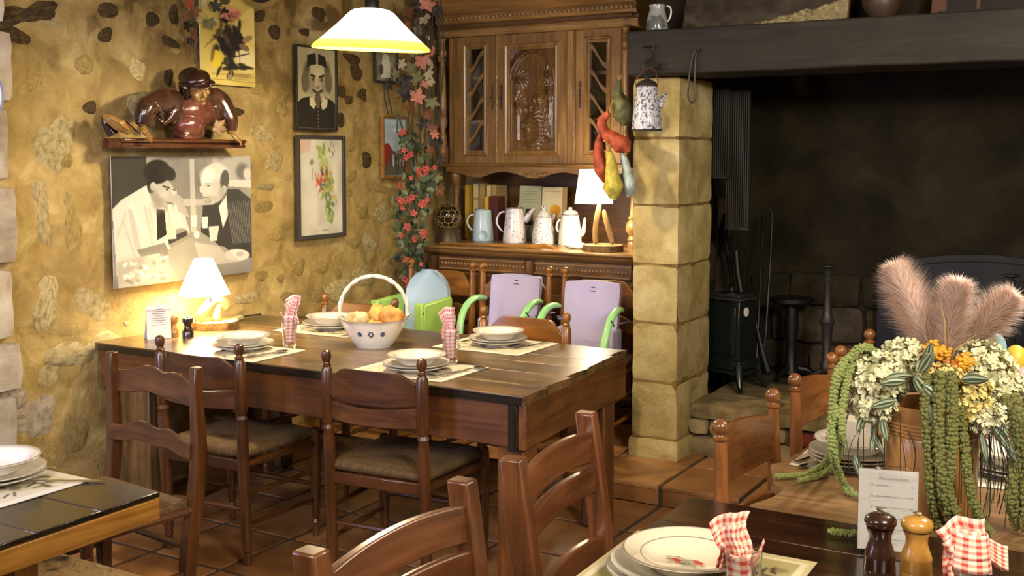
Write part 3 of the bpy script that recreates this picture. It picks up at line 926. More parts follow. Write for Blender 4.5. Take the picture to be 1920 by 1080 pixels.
# chair with waved slats at the left
t = thing('country_chair', 'dark country chair with waved slats between the left table and the long table', 'chair', (-3.065, 2.45, 0), PI - 0.12)
W, D = 0.49, 0.38
def wave(t_): 
    return 0.030 * (math.exp(-((t_ - 0.30) / 0.32) ** 2) + 0.75 * math.exp(-((t_ + 0.36) / 0.26) ** 2))
for s in (-1, 1):
    mb = MB(); secs = []
    for k in range(13):
        zz = 0.89 * k / 12
        y = -0.055 * (zz / 0.89) ** 2 + 0.018 * math.sin(zz * 8.5) - D / 2
        h = 0.017 + 0.006 * math.sin(min(1, zz / 0.8) * PI)
        secs.append([(-h, y - h, zz), (h, y - h, zz), (h * 1.1, y, zz), (h, y + h, zz), (-h, y + h, zz), (-h * 1.1, y, zz)])
    put('back_post', mb.sweep(secs), M['chair_z'], t, (s * W / 2, 0, 0), bevel=0.004)
    put('front_leg', MB().lathe([(0.013, 0), (0.018, 0.1), (0.02, 0.42), (0.012, 0.45)], n=12), M['chair_z'], t, (s * W / 2, D / 2, 0))
    put('seat_rail', MB().tube([(s * W / 2, -D / 2, 0.41), (s * W / 2, D / 2, 0.41)], 0.016, 8), M['chair_y'], t)
    put('stretcher', MB().tube([(s * W / 2, -D / 2, 0.2), (s * W / 2, D / 2, 0.2)], 0.011, 8), M['chair_y'], t)
for s in (-1, 1):
    put('seat_rail', MB().tube([(-W / 2, s * D / 2, 0.41), (W / 2, s * D / 2, 0.41)], 0.016, 8), M['chair_x'], t)
    put('stretcher', MB().tube([(-W / 2, s * D / 2, 0.28), (W / 2, s * D / 2, 0.28)], 0.011, 8), M['chair_x'], t)
put('back_slat', slat_mb(W - 0.02, lambda q: 0.745 + 0.6 * wave(q), lambda q: 0.825 + wave(q), 0.018, 0.02, -D / 2 - 0.05, 30), M['chair_x'], t, bevel=0.003)
put('back_slat', slat_mb(W - 0.02, lambda q: 0.575 + 0.6 * wave(q), lambda q: 0.632 + wave(q), 0.018, 0.02, -D / 2 - 0.02, 30), M['chair_x'], t, bevel=0.003)
put('seat', MB().box((0, 0, 0.43), (W, D, 0.035)), M['rush'], t, bevel=0.012)

# fur covered stool under the left table
t = thing('fur_covered_stool', 'low stool with a brown and cream cowhide seat under the left table', 'stool', (-2.56, 1.86, 0), 0)
for sx in (-1, 1):
    for sy in (-1, 1):
        put('leg', MB().box((sx * 0.2, sy * 0.15, 0.2), (0.035, 0.035, 0.4)), M['chair_z'], t, bevel=0.004)
m, nt, b = newmat('cowhide')
v = coords(nt); n = N(nt, 'ShaderNodeTexNoise', i_Scale=7.0, i_Detail=2.0); nt.links.new(v, n.inputs['Vector'])
r = ramp(nt, [(0.36, hexc('1c130c')), (0.46, hexc('b79a6c'))]); nt.links.new(n.outputs[0], r.inputs[0]); nt.links.new(r.outputs[0], b.inputs['Base Color'])
b.inputs['Roughness'].default_value = 0.9
M['hide'] = m
cu = MB().box((0, 0, 0.43), (0.49, 0.40, 0.05))
put('seat', cu, M['hide'], t, bevel=0.02)
hb = MB(); rh = random.Random(4)
for _ in range(5200):
    x, y = rh.uniform(-0.24, 0.24), rh.uniform(-0.195, 0.195)
    a = rh.uniform(-0.6, 0.6) - 0.5; L = rh.uniform(0.014, 0.026)
    d = Vector((math.cos(a) * L, math.sin(a) * L, rh.uniform(0.002, 0.01))); s_ = Vector((-d.y, d.x, 0)).normalized() * 0.0007
    p = Vector((x, y, 0.4545))
    hb.add([p - s_, p + s_, p + d], [(0, 1, 2)])
put('fur', hb, M['hide'], t, kind='stuff')

# ================================================================ BOOSTER SEATS
def booster(label, loc, rz):
    t = thing('booster_seat', label, 'booster seat', loc, rz, 'lilac booster seats')
    # back shell: rounded board, a little dished; local y- is the back
    mb = MB(); secs = []
    for i in range(15):
        v = i / 14; z = 0.03 + 0.34 * v
        w_ = 0.158 * (1 - 0.05 * (1 - v)); 
        if v > 0.86: w_ *= math.sqrt(max(0.0, 1 - ((v - 0.86) / 0.20) ** 2)) * 0.12 + 0.88
        y = -0.15 - 0.05 * v
        sec = []
        for k in range(13):
            a = -1 + 2 * k / 12
            sec.append((a * w_, y + 0.018 - 0.02 * (1 - a ** 4), z + (0.012 * (1 - a * a) if v > 0.95 else 0)))
        for k in range(13):
            a = 1 - 2 * k / 12
            sec.append((a * w_ * 0.97, y - 0.03, z))
        secs.append(sec)
    mb.sweep(secs)
    back = put('backrest', mb, M['lilac'], t, bevel=0.006)
    for zz, w_ in ((0.345, 0.02), (0.325, 0.03)):
        put('slot', MB().box((0, -0.198 + 0.0, zz), (w_, 0.012, 0.004)), M['ink'], back)
    put('seat', MB().box((0, -0.01, 0.035), (0.31, 0.30, 0.07)), M['lilac'], t, bevel=0.02)
    for s in (-1, 1):
        put('side_shell', MB().box((s * 0.158, -0.12, 0.07), (0.022, 0.13, 0.14)), M['lilac'], t, bevel=0.01)
        pts = [(s * 0.175, -0.175, 0.235), (s * 0.185, -0.10, 0.255), (s * 0.19, -0.02, 0.245), (s * 0.19, 0.05, 0.20), (s * 0.187, 0.09, 0.13), (s * 0.18, 0.105, 0.05), (s * 0.178, 0.105, 0.0)]
        arm = put('armrest', MB().tube(pts, [0.018, 0.021, 0.021, 0.021, 0.021, 0.021, 0.018], 12, flat=0.85), M['mint'], t, sub=1)
        put('slot', MB().box((s * 0.209, 0.045, 0.2), (0.003, 0.05, 0.006), (0.7, 0, 0)), M['ink'], arm)
        put('strap', MB().tube([(s * 0.165, -0.15, 0.17), (s * 0.215, -0.24, 0.175)], 0.014, 6, flat=0.3), M['lilac_dark'], t)
    return t
SZ = STEP + 0.468
booster('lilac booster seat with mint arms on the middle chair', (-3.11, 5.11, SZ), PI)
booster('lilac booster seat with mint arms beside the stone pillar', (-2.585, 5.03, SZ), PI + 0.06)
t = thing('booster_seat', 'pale blue booster seat with lime green side panels at the left', 'booster seat', (-3.66, 5.07, SZ), PI)
mb = MB(); secs = []
for i in range(17):
    v = math.sin(i / 16 * PI / 2); z = 0.03 + 0.35 * v
    w_ = 0.135 + 0.012 * math.sin(v * PI)
    if v > 0.6: w_ *= max(0.10, 1 - ((v - 0.6) / 0.4) ** 2) ** 0.5
    y = -0.15 - 0.04 * v
    secs.append([(a * w_, y + 0.02 - 0.03 * (1 - a * a), z) for a in [-1 + k / 6 for k in range(13)]] + [(a * w_ * 0.95, y - 0.025, z - 0.004 * v) for a in [1 - k / 6 for k in range(13)]])
mb.sweep(secs)
bk = put('backrest', mb, M['paleblue'], t, bevel=0.004)
put('sticker', MB().lathe([(0.016, 0), (0.016, 0.002)], (0, -0.196, 0.32), 14, Matrix.Rotation(PI / 2, 3, 'X'), sx=1.4), plain('worn_sticker', hexc('c8bc8e'), 0.7), bk)
put('seat', MB().box((0, -0.01, 0.04), (0.27, 0.29, 0.08)), M['paleblue'], t, bevel=0.02)
for s in (-1, 1):
    mb = MB()
    pl = [(-0.14, 0.0), (0.12, 0.0), (0.13, 0.10), (0.125, 0.20), (0.105, 0.225), (-0.15, 0.24), (-0.16, 0.22)]
    sp = put('side_panel', mb.prism(pl, s * 0.155 - 0.016, s * 0.155 + 0.016, 'x', (s * 0.01, 0, 0)), M['lime'], t, bevel=0.01)
    put('slot', MB().box((s * 0.165, 0.122, 0.175), (0.026, 0.02, 0.014)), M['ink'], sp)
    pr = MB().box((s * 0.15, 0.125, 0.12), (0.055, 0.03, 0.22)); put('front_rim', pr, M['lime'], sp, bevel=0.01)
# ================================================================ TABLES
def plank(x0, x1, y0, y1, z0, z1, seed, wav=0.006, n=24, endwav=0.006):
    """a board lying along x with uneven edges"""
    mb = MB(); secs = []
    for i in range(n + 1):
        u = i / n; x = x0 + (x1 - x0) * u
        j = lambda a: noise.noise(Vector((x * 4, a * 7.3, seed))) * wav
        zz = noise.noise(Vector((x * 3, seed, 2))) * 0.0015
        sec = []
        for (yy, z) in ((y0, z0), (y1, z0), (y1, z1), ((y0 + y1) / 2, z1 + 0.0005), (y0, z1)):
            ed = j(yy) if yy != (y0 + y1) / 2 else 0
            xo = noise.noise(Vector((yy * 9, z * 4, seed + (0 if i == 0 else 50)))) * endwav if i in (0, n) else 0
            sec.append((x + xo, yy + ed, z + (zz if z == z1 else 0)))
        secs.append(sec)
    return mb.sweep(secs)

TZ = 0.76
t = thing('long_table', 'long old plank table with worn dark top, laid for four', 'table', (0, 0, 0))
ys = [3.325, 3.50, 3.71, 3.90, 4.07, 4.20, 4.36]
xe = [-1.918, -1.935, -1.955, -1.972, -1.988, -2.005]
for k in range(6):
    put('plank', plank(-4.145 if k < 5 else -4.15, xe[k], ys[k] + 0.0008, ys[k + 1] - 0.0008, TZ - 0.034, TZ - 0.0005, k * 3.1, wav=0.002, endwav=0.014), M['table_x'], t, bevel=0.0008)
put('apron_board', MB().box((-3.02, 3.345, 0.648), (2.14, 0.03, 0.155)), M['apron_x'], t, bevel=0.003)
put('apron_board', MB().box((-3.07, 4.33, 0.648), (2.09, 0.03, 0.155)), M['apron_x'], t, bevel=0.003)
put('apron_board', MB().box((-1.976, 3.845, 0.645), (0.03, 1.03, 0.16), (0, 0, 0.088)), M['apron_y'], t, bevel=0.003)
put('apron_board', MB().box((-4.10, 3.845, 0.645), (0.03, 1.03, 0.16)), M['apron_y'], t, bevel=0.003)
put('corner_block', MB().box((-1.968, 3.340, 0.640), (0.034, 0.026, 0.168)), M['black_z'], t, bevel=0.003)
for x, y in ((-2.00, 3.42), (-2.09, 4.26)):
    put('leg', MB().box((x, y, 0.29), (0.11, 0.10, 0.57)), M['apron_z'], t, bevel=0.006)
for x, y in ((-3.98, 3.42), (-3.98, 4.26)):
    put('leg', MB().box((x, y, 0.29), (0.24, 0.09, 0.57)), M['table_z'], t, bevel=0.006)
put('dark_edge', plank(-4.12, -1.925, 3.3175, 3.3265, TZ - 0.033, TZ - 0.0045, 77, wav=0.002), M['black_x'], t)
put('stretcher', MB().box((-3.0, 3.85, 0.30), (1.9, 0.03, 0.10)), M['table_x'], t, bevel=0.004)

def slab_table(name, label, x0, x1, y0, y1, n, top, apron, ax, zt=TZ, ah=0.10, inset=0.012, legs=0.28, tk=0.026):
    t = thing(name, label, 'table')
    for k in range(n):
        a, b = y0 + (y1 - y0) * k / n, y0 + (y1 - y0) * (k + 1) / n
        put('plank', plank(x0, x1, a + 0.001, b - 0.001, zt - tk, zt - 0.0005, k * 2.3 + x0, 0.0015, endwav=0.002), M[top + '_x'], t, bevel=0.002)
    for yy in (y0 + inset, y1 - inset):
        put('apron_board', MB().box(((x0 + x1) / 2, yy, zt - tk - ah / 2), (x1 - x0 - 2 * inset, 0.024, ah)), M[apron + '_x'], t, bevel=0.003)
    for xx in (x0 + inset, x1 - inset):
        put('apron_board', MB().box((xx, (y0 + y1) / 2, zt - tk - 0.001 - ah / 2), (0.024, y1 - y0 - 2 * inset + .02, ah)), M[apron + '_y'], t, bevel=0.003)
    if legs:
        for xx in (x0 + legs, x1 - legs):
            for yy in (y0 + 0.09, y1 - 0.09):
                put('leg', MB().box((xx, yy, (zt - 0.03) / 2), (0.075, 0.075, zt - 0.03)), M[apron + '_z'], t, bevel=0.005)
    return t
slab_table('dining_table', 'dark-topped table with orange pine apron at the left edge', -3.55, -2.152, 1.02, 1.912, 5, 'black', 'pine', 'x', ah=0.056, legs=0.45, tk=0.014)
slab_table('dining_table', 'near dark brown table with the red flowered plates at the bottom right', -0.995, 0.45, 1.55, 2.548, 5, 'walnut', 'walnut', 'x')
# pale table behind it, with a live edge at its left end
t = thing('dining_table', 'pale wood table with a wavy bark edge under the flower crock', 'table')
yb = [2.566, 2.80, 3.08, 3.36, 3.66, 3.96]
def liveedge(y): return -0.885 + 0.035 * math.sin((y - 2.56) * 11.5) * (1.0 if y < 2.95 else 0.35) + (0.03 if y < 2.75 else 0)
for k in range(5):
    mb = MB(); secs = []
    y0, y1 = yb[k] + 0.001, yb[k + 1] - 0.001
    for i in range(13):
        y = y0 + (y1 - y0) * i / 12; x = liveedge(y)
        secs.append([(x + 0.012, y, TZ - 0.034), (0.45, y, TZ - 0.034), (0.45, y, TZ - 0.0005), (x + 0.004, y, TZ - 0.0005), (x - 0.004, y, TZ - 0.014)])
    put('plank', mb.sweep(secs), M['light_x'], t)
for xx in (-0.42, 0.3):
    for yy in (2.75, 3.8):
        put('leg', MB().box((xx, yy, 0.36), (0.08, 0.08, 0.72)), M['light_z'], t, bevel=0.005)
for yy in (2.75, 3.8): put('apron_board', MB().box((-0.15, yy, 0.685), (0.9, 0.03, 0.08)), M['light_x'], t)

# ================================================================ TABLEWARE
def placemat(cx, cy, w, h, rz, label, style=0):
    nx, ny = 84, 62
    c = Canvas(nx, ny, (0.86, 0.84, 0.78) if style == 0 else (0.74, 0.69, 0.52))
    m = 0.07
    inner = (0.80, 0.77, 0.68) if style == 0 else (0.66, 0.62, 0.42)
    if style == 1: c.poly([(0.035, .05), (.965, .05), (.965, .95), (.035, .95)], (0.84, 0.80, 0.68))
    c.poly([(m, 1.3 * m), (1 - m, 1.3 * m), (1 - m, 1 - 1.3 * m), (m, 1 - 1.3 * m)], inner)
    r = random.Random(int(cx * 100) + 7)
    for _ in range(46):
        x, y = r.uniform(0.12, 0.88), r.uniform(0.16, 0.84)
        col = r.choice([(0.38, 0.34, 0.28), (0.5, 0.45, 0.34), (0.24, 0.21, 0.18), (0.92, 0.9, 0.82), (0.62, 0.55, 0.35)])
        c.ell(x, y, r.uniform(0.02, 0.09), r.uniform(0.012, 0.05), col, r.uniform(0, 3), 0.5, 0.75)
    for _ in range(22):
        x, y = r.uniform(0.12, 0.88), r.uniform(0.16, 0.84); a = r.uniform(0, 3.1)
        c.line(x, y, x + 0.09 * math.cos(a), y + 0.09 * math.sin(a), 0.012, (0.22, 0.18, 0.14), 0.8)
    mb = c.sheet((-w / 2, h / 2, 0.0012), (w, 0, 0), (0, -h, 0))
    mb.add([(-w / 2, -h / 2, 0), (w / 2, -h / 2, 0), (w / 2, h / 2, 0), (-w / 2, h / 2, 0)], [(0, 3, 2, 1)])
    mb.col = np.concatenate([mb.col, np.full((4, 3), 0.6)])
    o = put('placemat', mb, M['print'], None, (cx, cy, TZ + 0.0006), (0, 0, rz))
    return tag(o, label, 'placemat', 'printed paper placemats')

plate_p = [(0.0, 0.0), (0.075, 0.0), (0.078, 0.004), (0.090, 0.009), (0.126, 0.020), (0.130, 0.0225), (0.1285, 0.025), (0.122, 0.0235), (0.088, 0.013), (0.074, 0.007), (0.0, 0.006)]
deep_p = [(0.0, 0.0), (0.060, 0.0), (0.064, 0.004), (0.088, 0.028), (0.112, 0.034), (0.1155, 0.037), (0.113, 0.0395), (0.090, 0.035), (0.082, 0.028), (0.062, 0.008), (0.0, 0.006)]
plate_me = MB().lathe(plate_p, n=48, cap=False).mesh('plate', 60)
deep_me = MB().lathe(deep_p, n=48, cap=False).mesh('soup_plate', 60)
rim_me = MB().lathe([(0.1275, 0.0246), (0.1292, 0.0252), (0.130, 0.0240), (0.1285, 0.0236)], n=48, cap=False).mesh('rim_line', 60)
drim_me = MB().lathe([(0.1125, 0.0394), (0.1142, 0.0399), (0.1152, 0.0386), (0.1135, 0.0384)], n=48, cap=False).mesh('rim_line', 60)
for me in (plate_me, deep_me): me.materials.append(M['white'])
for me in (rim_me, drim_me): me.materials.append(M['line'])
def stack(cx, cy, z, where, n=2, s=1.0, mat=None):
    names = ['bottom', 'middle', 'third']
    for k in range(n):
        o = put('dinner_plate', plate_me, None, None, (cx + 0.002 * k, cy - 0.001 * k, z + 0.0105 * s * k), scale=(s, s, s))
        put('rim_line', rim_me, None, o)
        tag(o, 'white dinner plate, %s of the stack %s' % (names[k] if n > 1 else 'bottom', where), 'plate', 'white plates')
    z2 = z + (0.0105 * (n - 1) + 0.0115) * s
    o = put('soup_plate', deep_me, None, None, (cx + 0.002, cy + 0.001, z2 + 0.004), scale=(s, s, s))
    put('rim_line', drim_me, None, o)
    tag(o, 'white soup plate on top of the stack %s' % where, 'plate', 'white plates')
    return z2 + 0.004

def cutlery(kind, x, y, rz, label, z=TZ + 0.003):
    mb = MB()
    if kind == 'knife':
        mb.sweep([[(a - w_, l, h * 0), (a + w_, l, 0), (a + w_, l, h), (a - w_, l, h)] for a, l, w_, h in ((0, -0.105, 0.005, 0.004), (0, -0.09, 0.0075, 0.006), (0, 0.0, 0.006, 0.005), (0, 0.012, 0.009, 0.003), (0, 0.09, 0.0085, 0.002), (0.003, 0.115, 0.002, 0.001))])
    else:
        mb.sweep([[(a - w_, l, z0), (a + w_, l, z0), (a + w_, l, z0 + .0025), (a - w_, l, z0 + .0025)] for a, l, w_, z0 in ((0, -0.10, 0.006, 0.0), (0, -0.088, 0.009, 0.0), (0, -0.03, 0.004, 0.003), (0, 0.025, 0.003, 0.006), (0, 0.04, 0.004, 0.004))])
        if kind == 'spoon':
            n, m = 14, 6
            def bowl(u, v):
                a = 2 * PI * u; r = v
                return (0.021 * r * math.cos(a), 0.068 + 0.032 * r * math.sin(a), 0.001 + 0.008 * r * r)
            mb.grid(bowl, n, m)
        else:
            mb.sweep([[(-w_, l, z0), (w_, l, z0), (w_, l, z0 + .002), (-w_, l, z0 + .002)] for l, w_, z0 in ((0.038, 0.005, 0.004), (0.05, 0.011, 0.001), (0.062, 0.0115, 0.001))])
            for k in range(4):
                mb.box((-0.009 + 0.006 * k, 0.083, 0.003), (0.003, 0.044, 0.002))
    o = put(kind, mb, M['steel'], None, (x, y, z), (0, 0, rz))
    return tag(o, label, kind, 'steel cutlery')

S_ = [(-3.43, 3.52, 'nearest the table lamp'), (-3.49, 4.165, 'behind the bread basket'), (-2.515, 3.52, 'in front of the right-hand napkin glass'), (-2.55, 4.19, 'on the far right of the long table')]
placemat(-3.40, 3.475, 0.44, 0.33, 0.02, 'printed placemat under the plates nearest the table lamp')
placemat(-3.47, 4.15, 0.44, 0.34, 0.03, 'printed placemat under the plates behind the bread basket')
placemat(-2.52, 3.545, 0.44, 0.34, 0.0, 'printed placemat under the plates in front of the right-hand napkin glass')
placemat(-2.55, 4.17, 0.44, 0.36, 0.0, 'printed placemat under the plates on the far right of the long table')
for x, y, wh in S_: stack(x, y, TZ + 0.0022, wh)
Z0_ = TZ + 0.0025
cutlery('spoon', -3.235, 3.47, -0.15, 'steel spoon beside the plates nearest the table lamp')
cutlery('knife', -3.265, 3.42, -0.1, 'steel knife beside the plates nearest the table lamp')
cutlery('spoon', -2.335, 3.60, -0.35, 'steel spoon beside the plates under the near chair, bowl towards the right')
cutlery('knife', -2.355, 3.50, -0.12, 'steel knife beside the plates in front of the right-hand napkin glass')
cutlery('fork', -3.27, 4.10, 3.1, 'steel fork in front of the bread basket, by the far plates')
cutlery('spoon', -2.60, 4.03, 1.9, 'steel spoon lying in front of the plates on the far right of the long table')
cutlery('knife', -2.395, 4.24, 2.9, 'steel knife right of the plates on the far side of the long table')
cutlery('fork', -2.70, 4.25, 3.0, 'steel fork left of the plates on the far side of the long table')

# tumblers with gingham napkins
def tumbler(x, y, label, r=0.036, h=0.125, z=TZ + 0.0005):
    pr = [(0.0, 0.0), (r * 0.74, 0.0), (r * 0.78, 0.004), (r * 0.85, h * 0.35), (r, h), (r - 0.0022, h), (r * 0.85 - 0.0022, h * 0.35), (r * 0.78 - 0.003, 0.012), (0, 0.012)]
    o = put('tumbler', MB().lathe(pr, n=32, cap=False), M['glass'], None, (x, y, z))
    return tag(o, label, 'glass', 'tumblers holding napkins')
def napkin(x, y, label, mat, h=0.195, r=0.027, seed=0, lean=(0.01, 0.0), wings='ears', rz=0, wing_w=0.075, z=TZ + 0.0165):
    """cloth rolled into the glass with its corners standing out of the top"""
    mb = MB()
    def core(u, v):
        a = 2 * PI * u * 1.12; zz = v * h * 0.62
        rr = (r * (0.62 + 0.36 * v)) * (1 + 0.13 * math.sin(a * 3 + seed + v * 2)) * (1 + 0.04 * u)
        return (rr * math.cos(a) + lean[0] * v, rr * math.sin(a) + lean[1] * v, zz)
    mb.grid(core, 40, 14, uv=True)
    # tall flag of cloth, folded in a zigzag and leaning over at its top
    def flag(u, v):
        a = (u - 0.5) * 2; zz = h * (0.42 + 0.66 * v) - abs(a) * 0.012 * v
        w_ = r * (1.35 - 0.35 * math.sin(v * PI) * 0.9)
        return (a * w_ + lean[0] * (1 + 2.2 * v) + 0.004 * math.sin(v * 9 + seed), 0.010 * math.sin(a * 4.2 + seed) + lean[1] * v, zz + 0.010 * a * v)
    mb.grid(flag, 20, 14, uv=True)
    mb.grid(lambda u, v: (lambda p: (p[0] * 0.8 - 0.004, p[1] - 0.010, p[2] - 0.02 * v))(flag(u, v)), 16, 12, uv=True)
    if wings == 'ears':
        for s, hh in ((-1, 0.035), (1, 0.045)):
            def ear(u, v, s=s, hh=hh):
                w_ = (1 - u) * 0.013
                return (s * (r * 0.35 + (r * 0.95) * u) + (v - .5) * w_, -0.014 + 0.008 * math.cos(v * 4), h * 0.52 + hh * u * u + (v - .5) * w_ * 1.6)
            mb.grid(ear, 10, 6, uv=True)
    elif wings == 'flap':
        def wing(u, v):
            x_ = r * 0.2 + wing_w * u; zz = h * (0.62 + 0.20 * v) + 0.006 * math.sin(u * 5) - 0.012 * u * (1 - v)
            return (x_, -0.016 + 0.012 * math.sin(u * 4) + 0.006 * v, zz)
        mb.grid(wing, 14, 8, uv=True)
        mb.grid(lambda u, v: (lambda p: (p[0] * 0.95, p[1] + 0.009, p[2] - 0.004))(wing(u, v)), 14, 8, uv=True)
        def bulge(u, v):
            a = PI * (0.9 + 1.2 * u); rr = r * (1.25 - 0.25 * v)
            return (rr * math.cos(a), rr * math.sin(a), h * (0.55 + 0.42 * v) - 0.012 * u)
        mb.grid(bulge, 18, 8, uv=True)
    o = put('napkin', mb, mat, None, (x, y, z), (0, 0, rz))
    m_ = o.modifiers.new('solid', 'SOLIDIFY'); m_.thickness = 0.0015
    return tag(o, label, 'napkin', 'gingham napkins')
tumbler(-3.318, 3.69, 'clear tumbler holding the napkin left of the bread basket')
napkin(-3.318, 3.69, 'red and white gingham napkin in the glass left of the bread basket', M['gingham2'], seed=1, lean=(0.006, 0.002), rz=0.5)
tumbler(-2.495, 3.73, 'clear tumbler holding the napkin right of the bread basket')
napkin(-2.495, 3.73, 'red and white gingham napkin in the glass right of the bread basket', M['gingham2'], seed=2.4, lean=(-0.004, 0.0), rz=0.8)

# bread basket in white pottery
t = thing('bread_basket', 'white pottery basket with arched handle and small blue flowers, full of bread', 'basket', (-3.0, 3.88, TZ), 0.52)
def bask(a, v, off=0.0):
    sx, sy = 0.078 + 0.072 * v ** 0.8, 0.062 + 0.048 * v ** 0.8
    wv = 0.006 * math.sin(a * 8) * max(0, v - 0.7) / 0.3
    fl = 0.012 * max(0, v - 0.9) / 0.1
    up = 0.022 * abs(math.cos(a)) ** 6 * max(0, v - 0.75) / 0.25
    return ((sx + fl + wv - off) * math.cos(a), (sy + fl + wv - off) * math.sin(a), 0.004 + 0.118 * v + up)
mb = MB()
mb.grid(lambda u, v: bask(2 * PI * u, v), 64, 14)
mb.grid(lambda u, v: bask(2 * PI * u, 1 - v * 0.95, 0.006 if v > 0 else 0), 64, 12)
mb.lathe([(0.0, 0.0), (0.076, 0.0), (0.079, 0.006), (0.0, 0.010)], n=40, cap=False, M=Matrix.Diagonal((1, 0.8, 1)))
put('bowl', mb, M['white'], t)
pts = []
for k in range(25):
    a = PI * k / 24
    pts.append((0.150 * math.cos(a), 0.0, 0.135 + 0.175 * math.sin(a) ** 0.85))
hp = MB()
for ph in (0, PI):
    hp.tube([(p[0] + 0.004 * math.cos(k * 1.3 + ph), 0.0045 * math.sin(k * 1.3 + ph), p[2] + 0.003 * math.sin(k * 1.3 + ph)) for k, p in enumerate(pts)], 0.0065, 8)
put('handle', hp, M['white'], t)
M['blueflower'] = plain('cobalt_painted_flower', hexc('3b3f66'), 0.25)
fb = MB()
for fa, sz in ((-PI / 2 - 0.0, 1.0), (-PI / 2 - 0.42, .7), (-PI / 2 + 0.42, .7)):
    for k in range(6):
        b_ = 2 * PI * k / 6; q = bask(fa + 0.075 * sz * math.cos(b_), 0.52 + 0.085 * sz * math.sin(b_), -0.0012)
        nrm = Vector((math.cos(fa) , math.sin(fa) * 1.0, -0.35)).normalized()
        fb.ball(q, (0.0042, 0.0042, 0.0042), 8, 5)
put('painted_flowers', fb, M['blueflower'], t)
def crust(name, a, b):
    m, nt, bb = newmat(name); v = coords(nt); n = N(nt, 'ShaderNodeTexNoise', i_Scale=22.0, i_Detail=6.0); nt.links.new(v, n.inputs['Vector'])
    r = ramp(nt, [(0.35, a), (0.6, b), (0.75, hexc('e9dcb8'))]); nt.links.new(n.outputs[0], r.inputs[0]); nt.links.new(r.outputs[0], bb.inputs['Base Color'])
    bb.inputs['Roughness'].default_value = 0.8; bump(nt, bb, n.outputs[0], 0.8, 0.01); return m
M['crust'] = crust('bread_crust', hexc('a86c2a'), hexc('cf9a50'))
M['crust2'] = crust('floured_crust', hexc('8b6d44'), hexc('c8b184'))
M['crumb'] = crust('bread_crumb', hexc('d8b450'), hexc('e8cc74'))
def bread(loc, r, mat, label, seed, rot=(0, 0, 0)):
    mb = MB(); mb.ball((0, 0, 0), r, 26, 16)
    mb.v = [tuple(Vector(v) * (1 + 0.30 * noise.noise(Vector(v) * 34 + Vector((seed, 0, 0))))) for v in mb.v]
    return tag(put('bread_piece', mb, mat, None, loc, rot), label, 'bread', 'bread in the basket')
BB = Vector((-3.0, 3.88, TZ))
bread(BB + Vector((-0.055, -0.045, 0.125)), (0.052, 0.038, 0.032), M['crust2'], 'grey floured bread roll at the left of the basket', 1, (0.2, 0, 0.4))
bread(BB + Vector((-0.005, 0.03, 0.142)), (0.036, 0.030, 0.042), M['crumb'], 'pale yellow bread slice standing in the middle of the basket', 5, (0.2, 0.1, 0.5))
bread(BB + Vector((0.07, 0.04, 0.138)), (0.058, 0.045, 0.040), M['crust'], 'golden crusty bread chunk at the right of the basket', 9, (0, 0.2, 0.5))
bread(BB + Vector((0.015, -0.01, 0.07)), (0.07, 0.05, 0.045), M['crust'], 'bread chunk at the bottom of the basket', 12)

# pepper and salt mills
def mill(x, y, label, mat, h, r, style=0, knob=True):
    t = thing('pepper_mill', label, 'mill', (x, y, TZ), 0, 'wooden mills')
    if style == 0:
        body = [(0.0, 0), (r, 0), (r, h * 0.30), (r * 0.9, h * 0.34), (r * 0.62, h * 0.50), (r * 0.66, h * 0.64)]
        head = [(r * 0.70, h * 0.645), (r * 0.92, h * 0.72), (r * 0.98, h * 0.86), (r * 0.9, h * 0.93), (r * 0.2, h * 0.96), (0, h * 0.96)]
    else:
        body = [(0.0, 0), (r, 0), (r * 1.0, h * 0.20), (r * 0.97, h * 0.215), (r, h * 0.23), (r * 0.95, h * 0.36), (r * 0.985, h * 0.38), (r * 0.97, h * 0.41), (r * 0.80, h * 0.50), (r * 0.68, h * 0.58), (r * 0.70, h * 0.66), (r * 0.84, h * 0.735), (r * 0.86, h * 0.745)]
        head = [(r * 0.80, h * 0.747), (r * 0.86, h * 0.755), (r * 0.99, h * 0.80), (r * 1.0, h * 0.84), (r * 0.90, h * 0.885), (r * 0.6, h * 0.92), (r * 0.24, h * 0.94), (0, h * 0.94)]
    put('body', MB().lathe(body, n=32, cap=False), mat, t)
    hd = put('head', MB().lathe(head, n=32, cap=False), mat, t)
    put('knob', MB().lathe([(r * 0.13, h * 0.93), (r * 0.13, h * 0.955), (r * 0.26, h * 0.97), (r * 0.3, h * 0.985), (r * 0.2, h * 0.995), (0, h)], n=16, cap=False), M['steel'], hd)
    return t
M['mill_dark'] = plain('dark_lacquered_beech', hexc('2c1710'), 0.22, coat=0.6, var=0.2)
M['mill_light'] = wood('light_lacquered_beech', hexc('a8742e'), hexc('c8964a'), 'z', 0.25, 0.5, blotch=0.1)
mill(-3.955, 3.615, 'light wooden mill beside the white card on the long table', M['mill_light'], 0.10, 0.024)
mill(-3.875, 3.625, 'dark wooden mill beside the table lamp', M['mill_dark'], 0.10, 0.026)
mill(-0.467, 2.200, 'dark brown wooden mill in front of the menu stand', M['mill_dark'], 0.155, 0.0305, 1)
mill(-0.404, 2.228, 'honey coloured wooden mill beside the dark one', M['mill_light'], 0.150, 0.0305, 1)

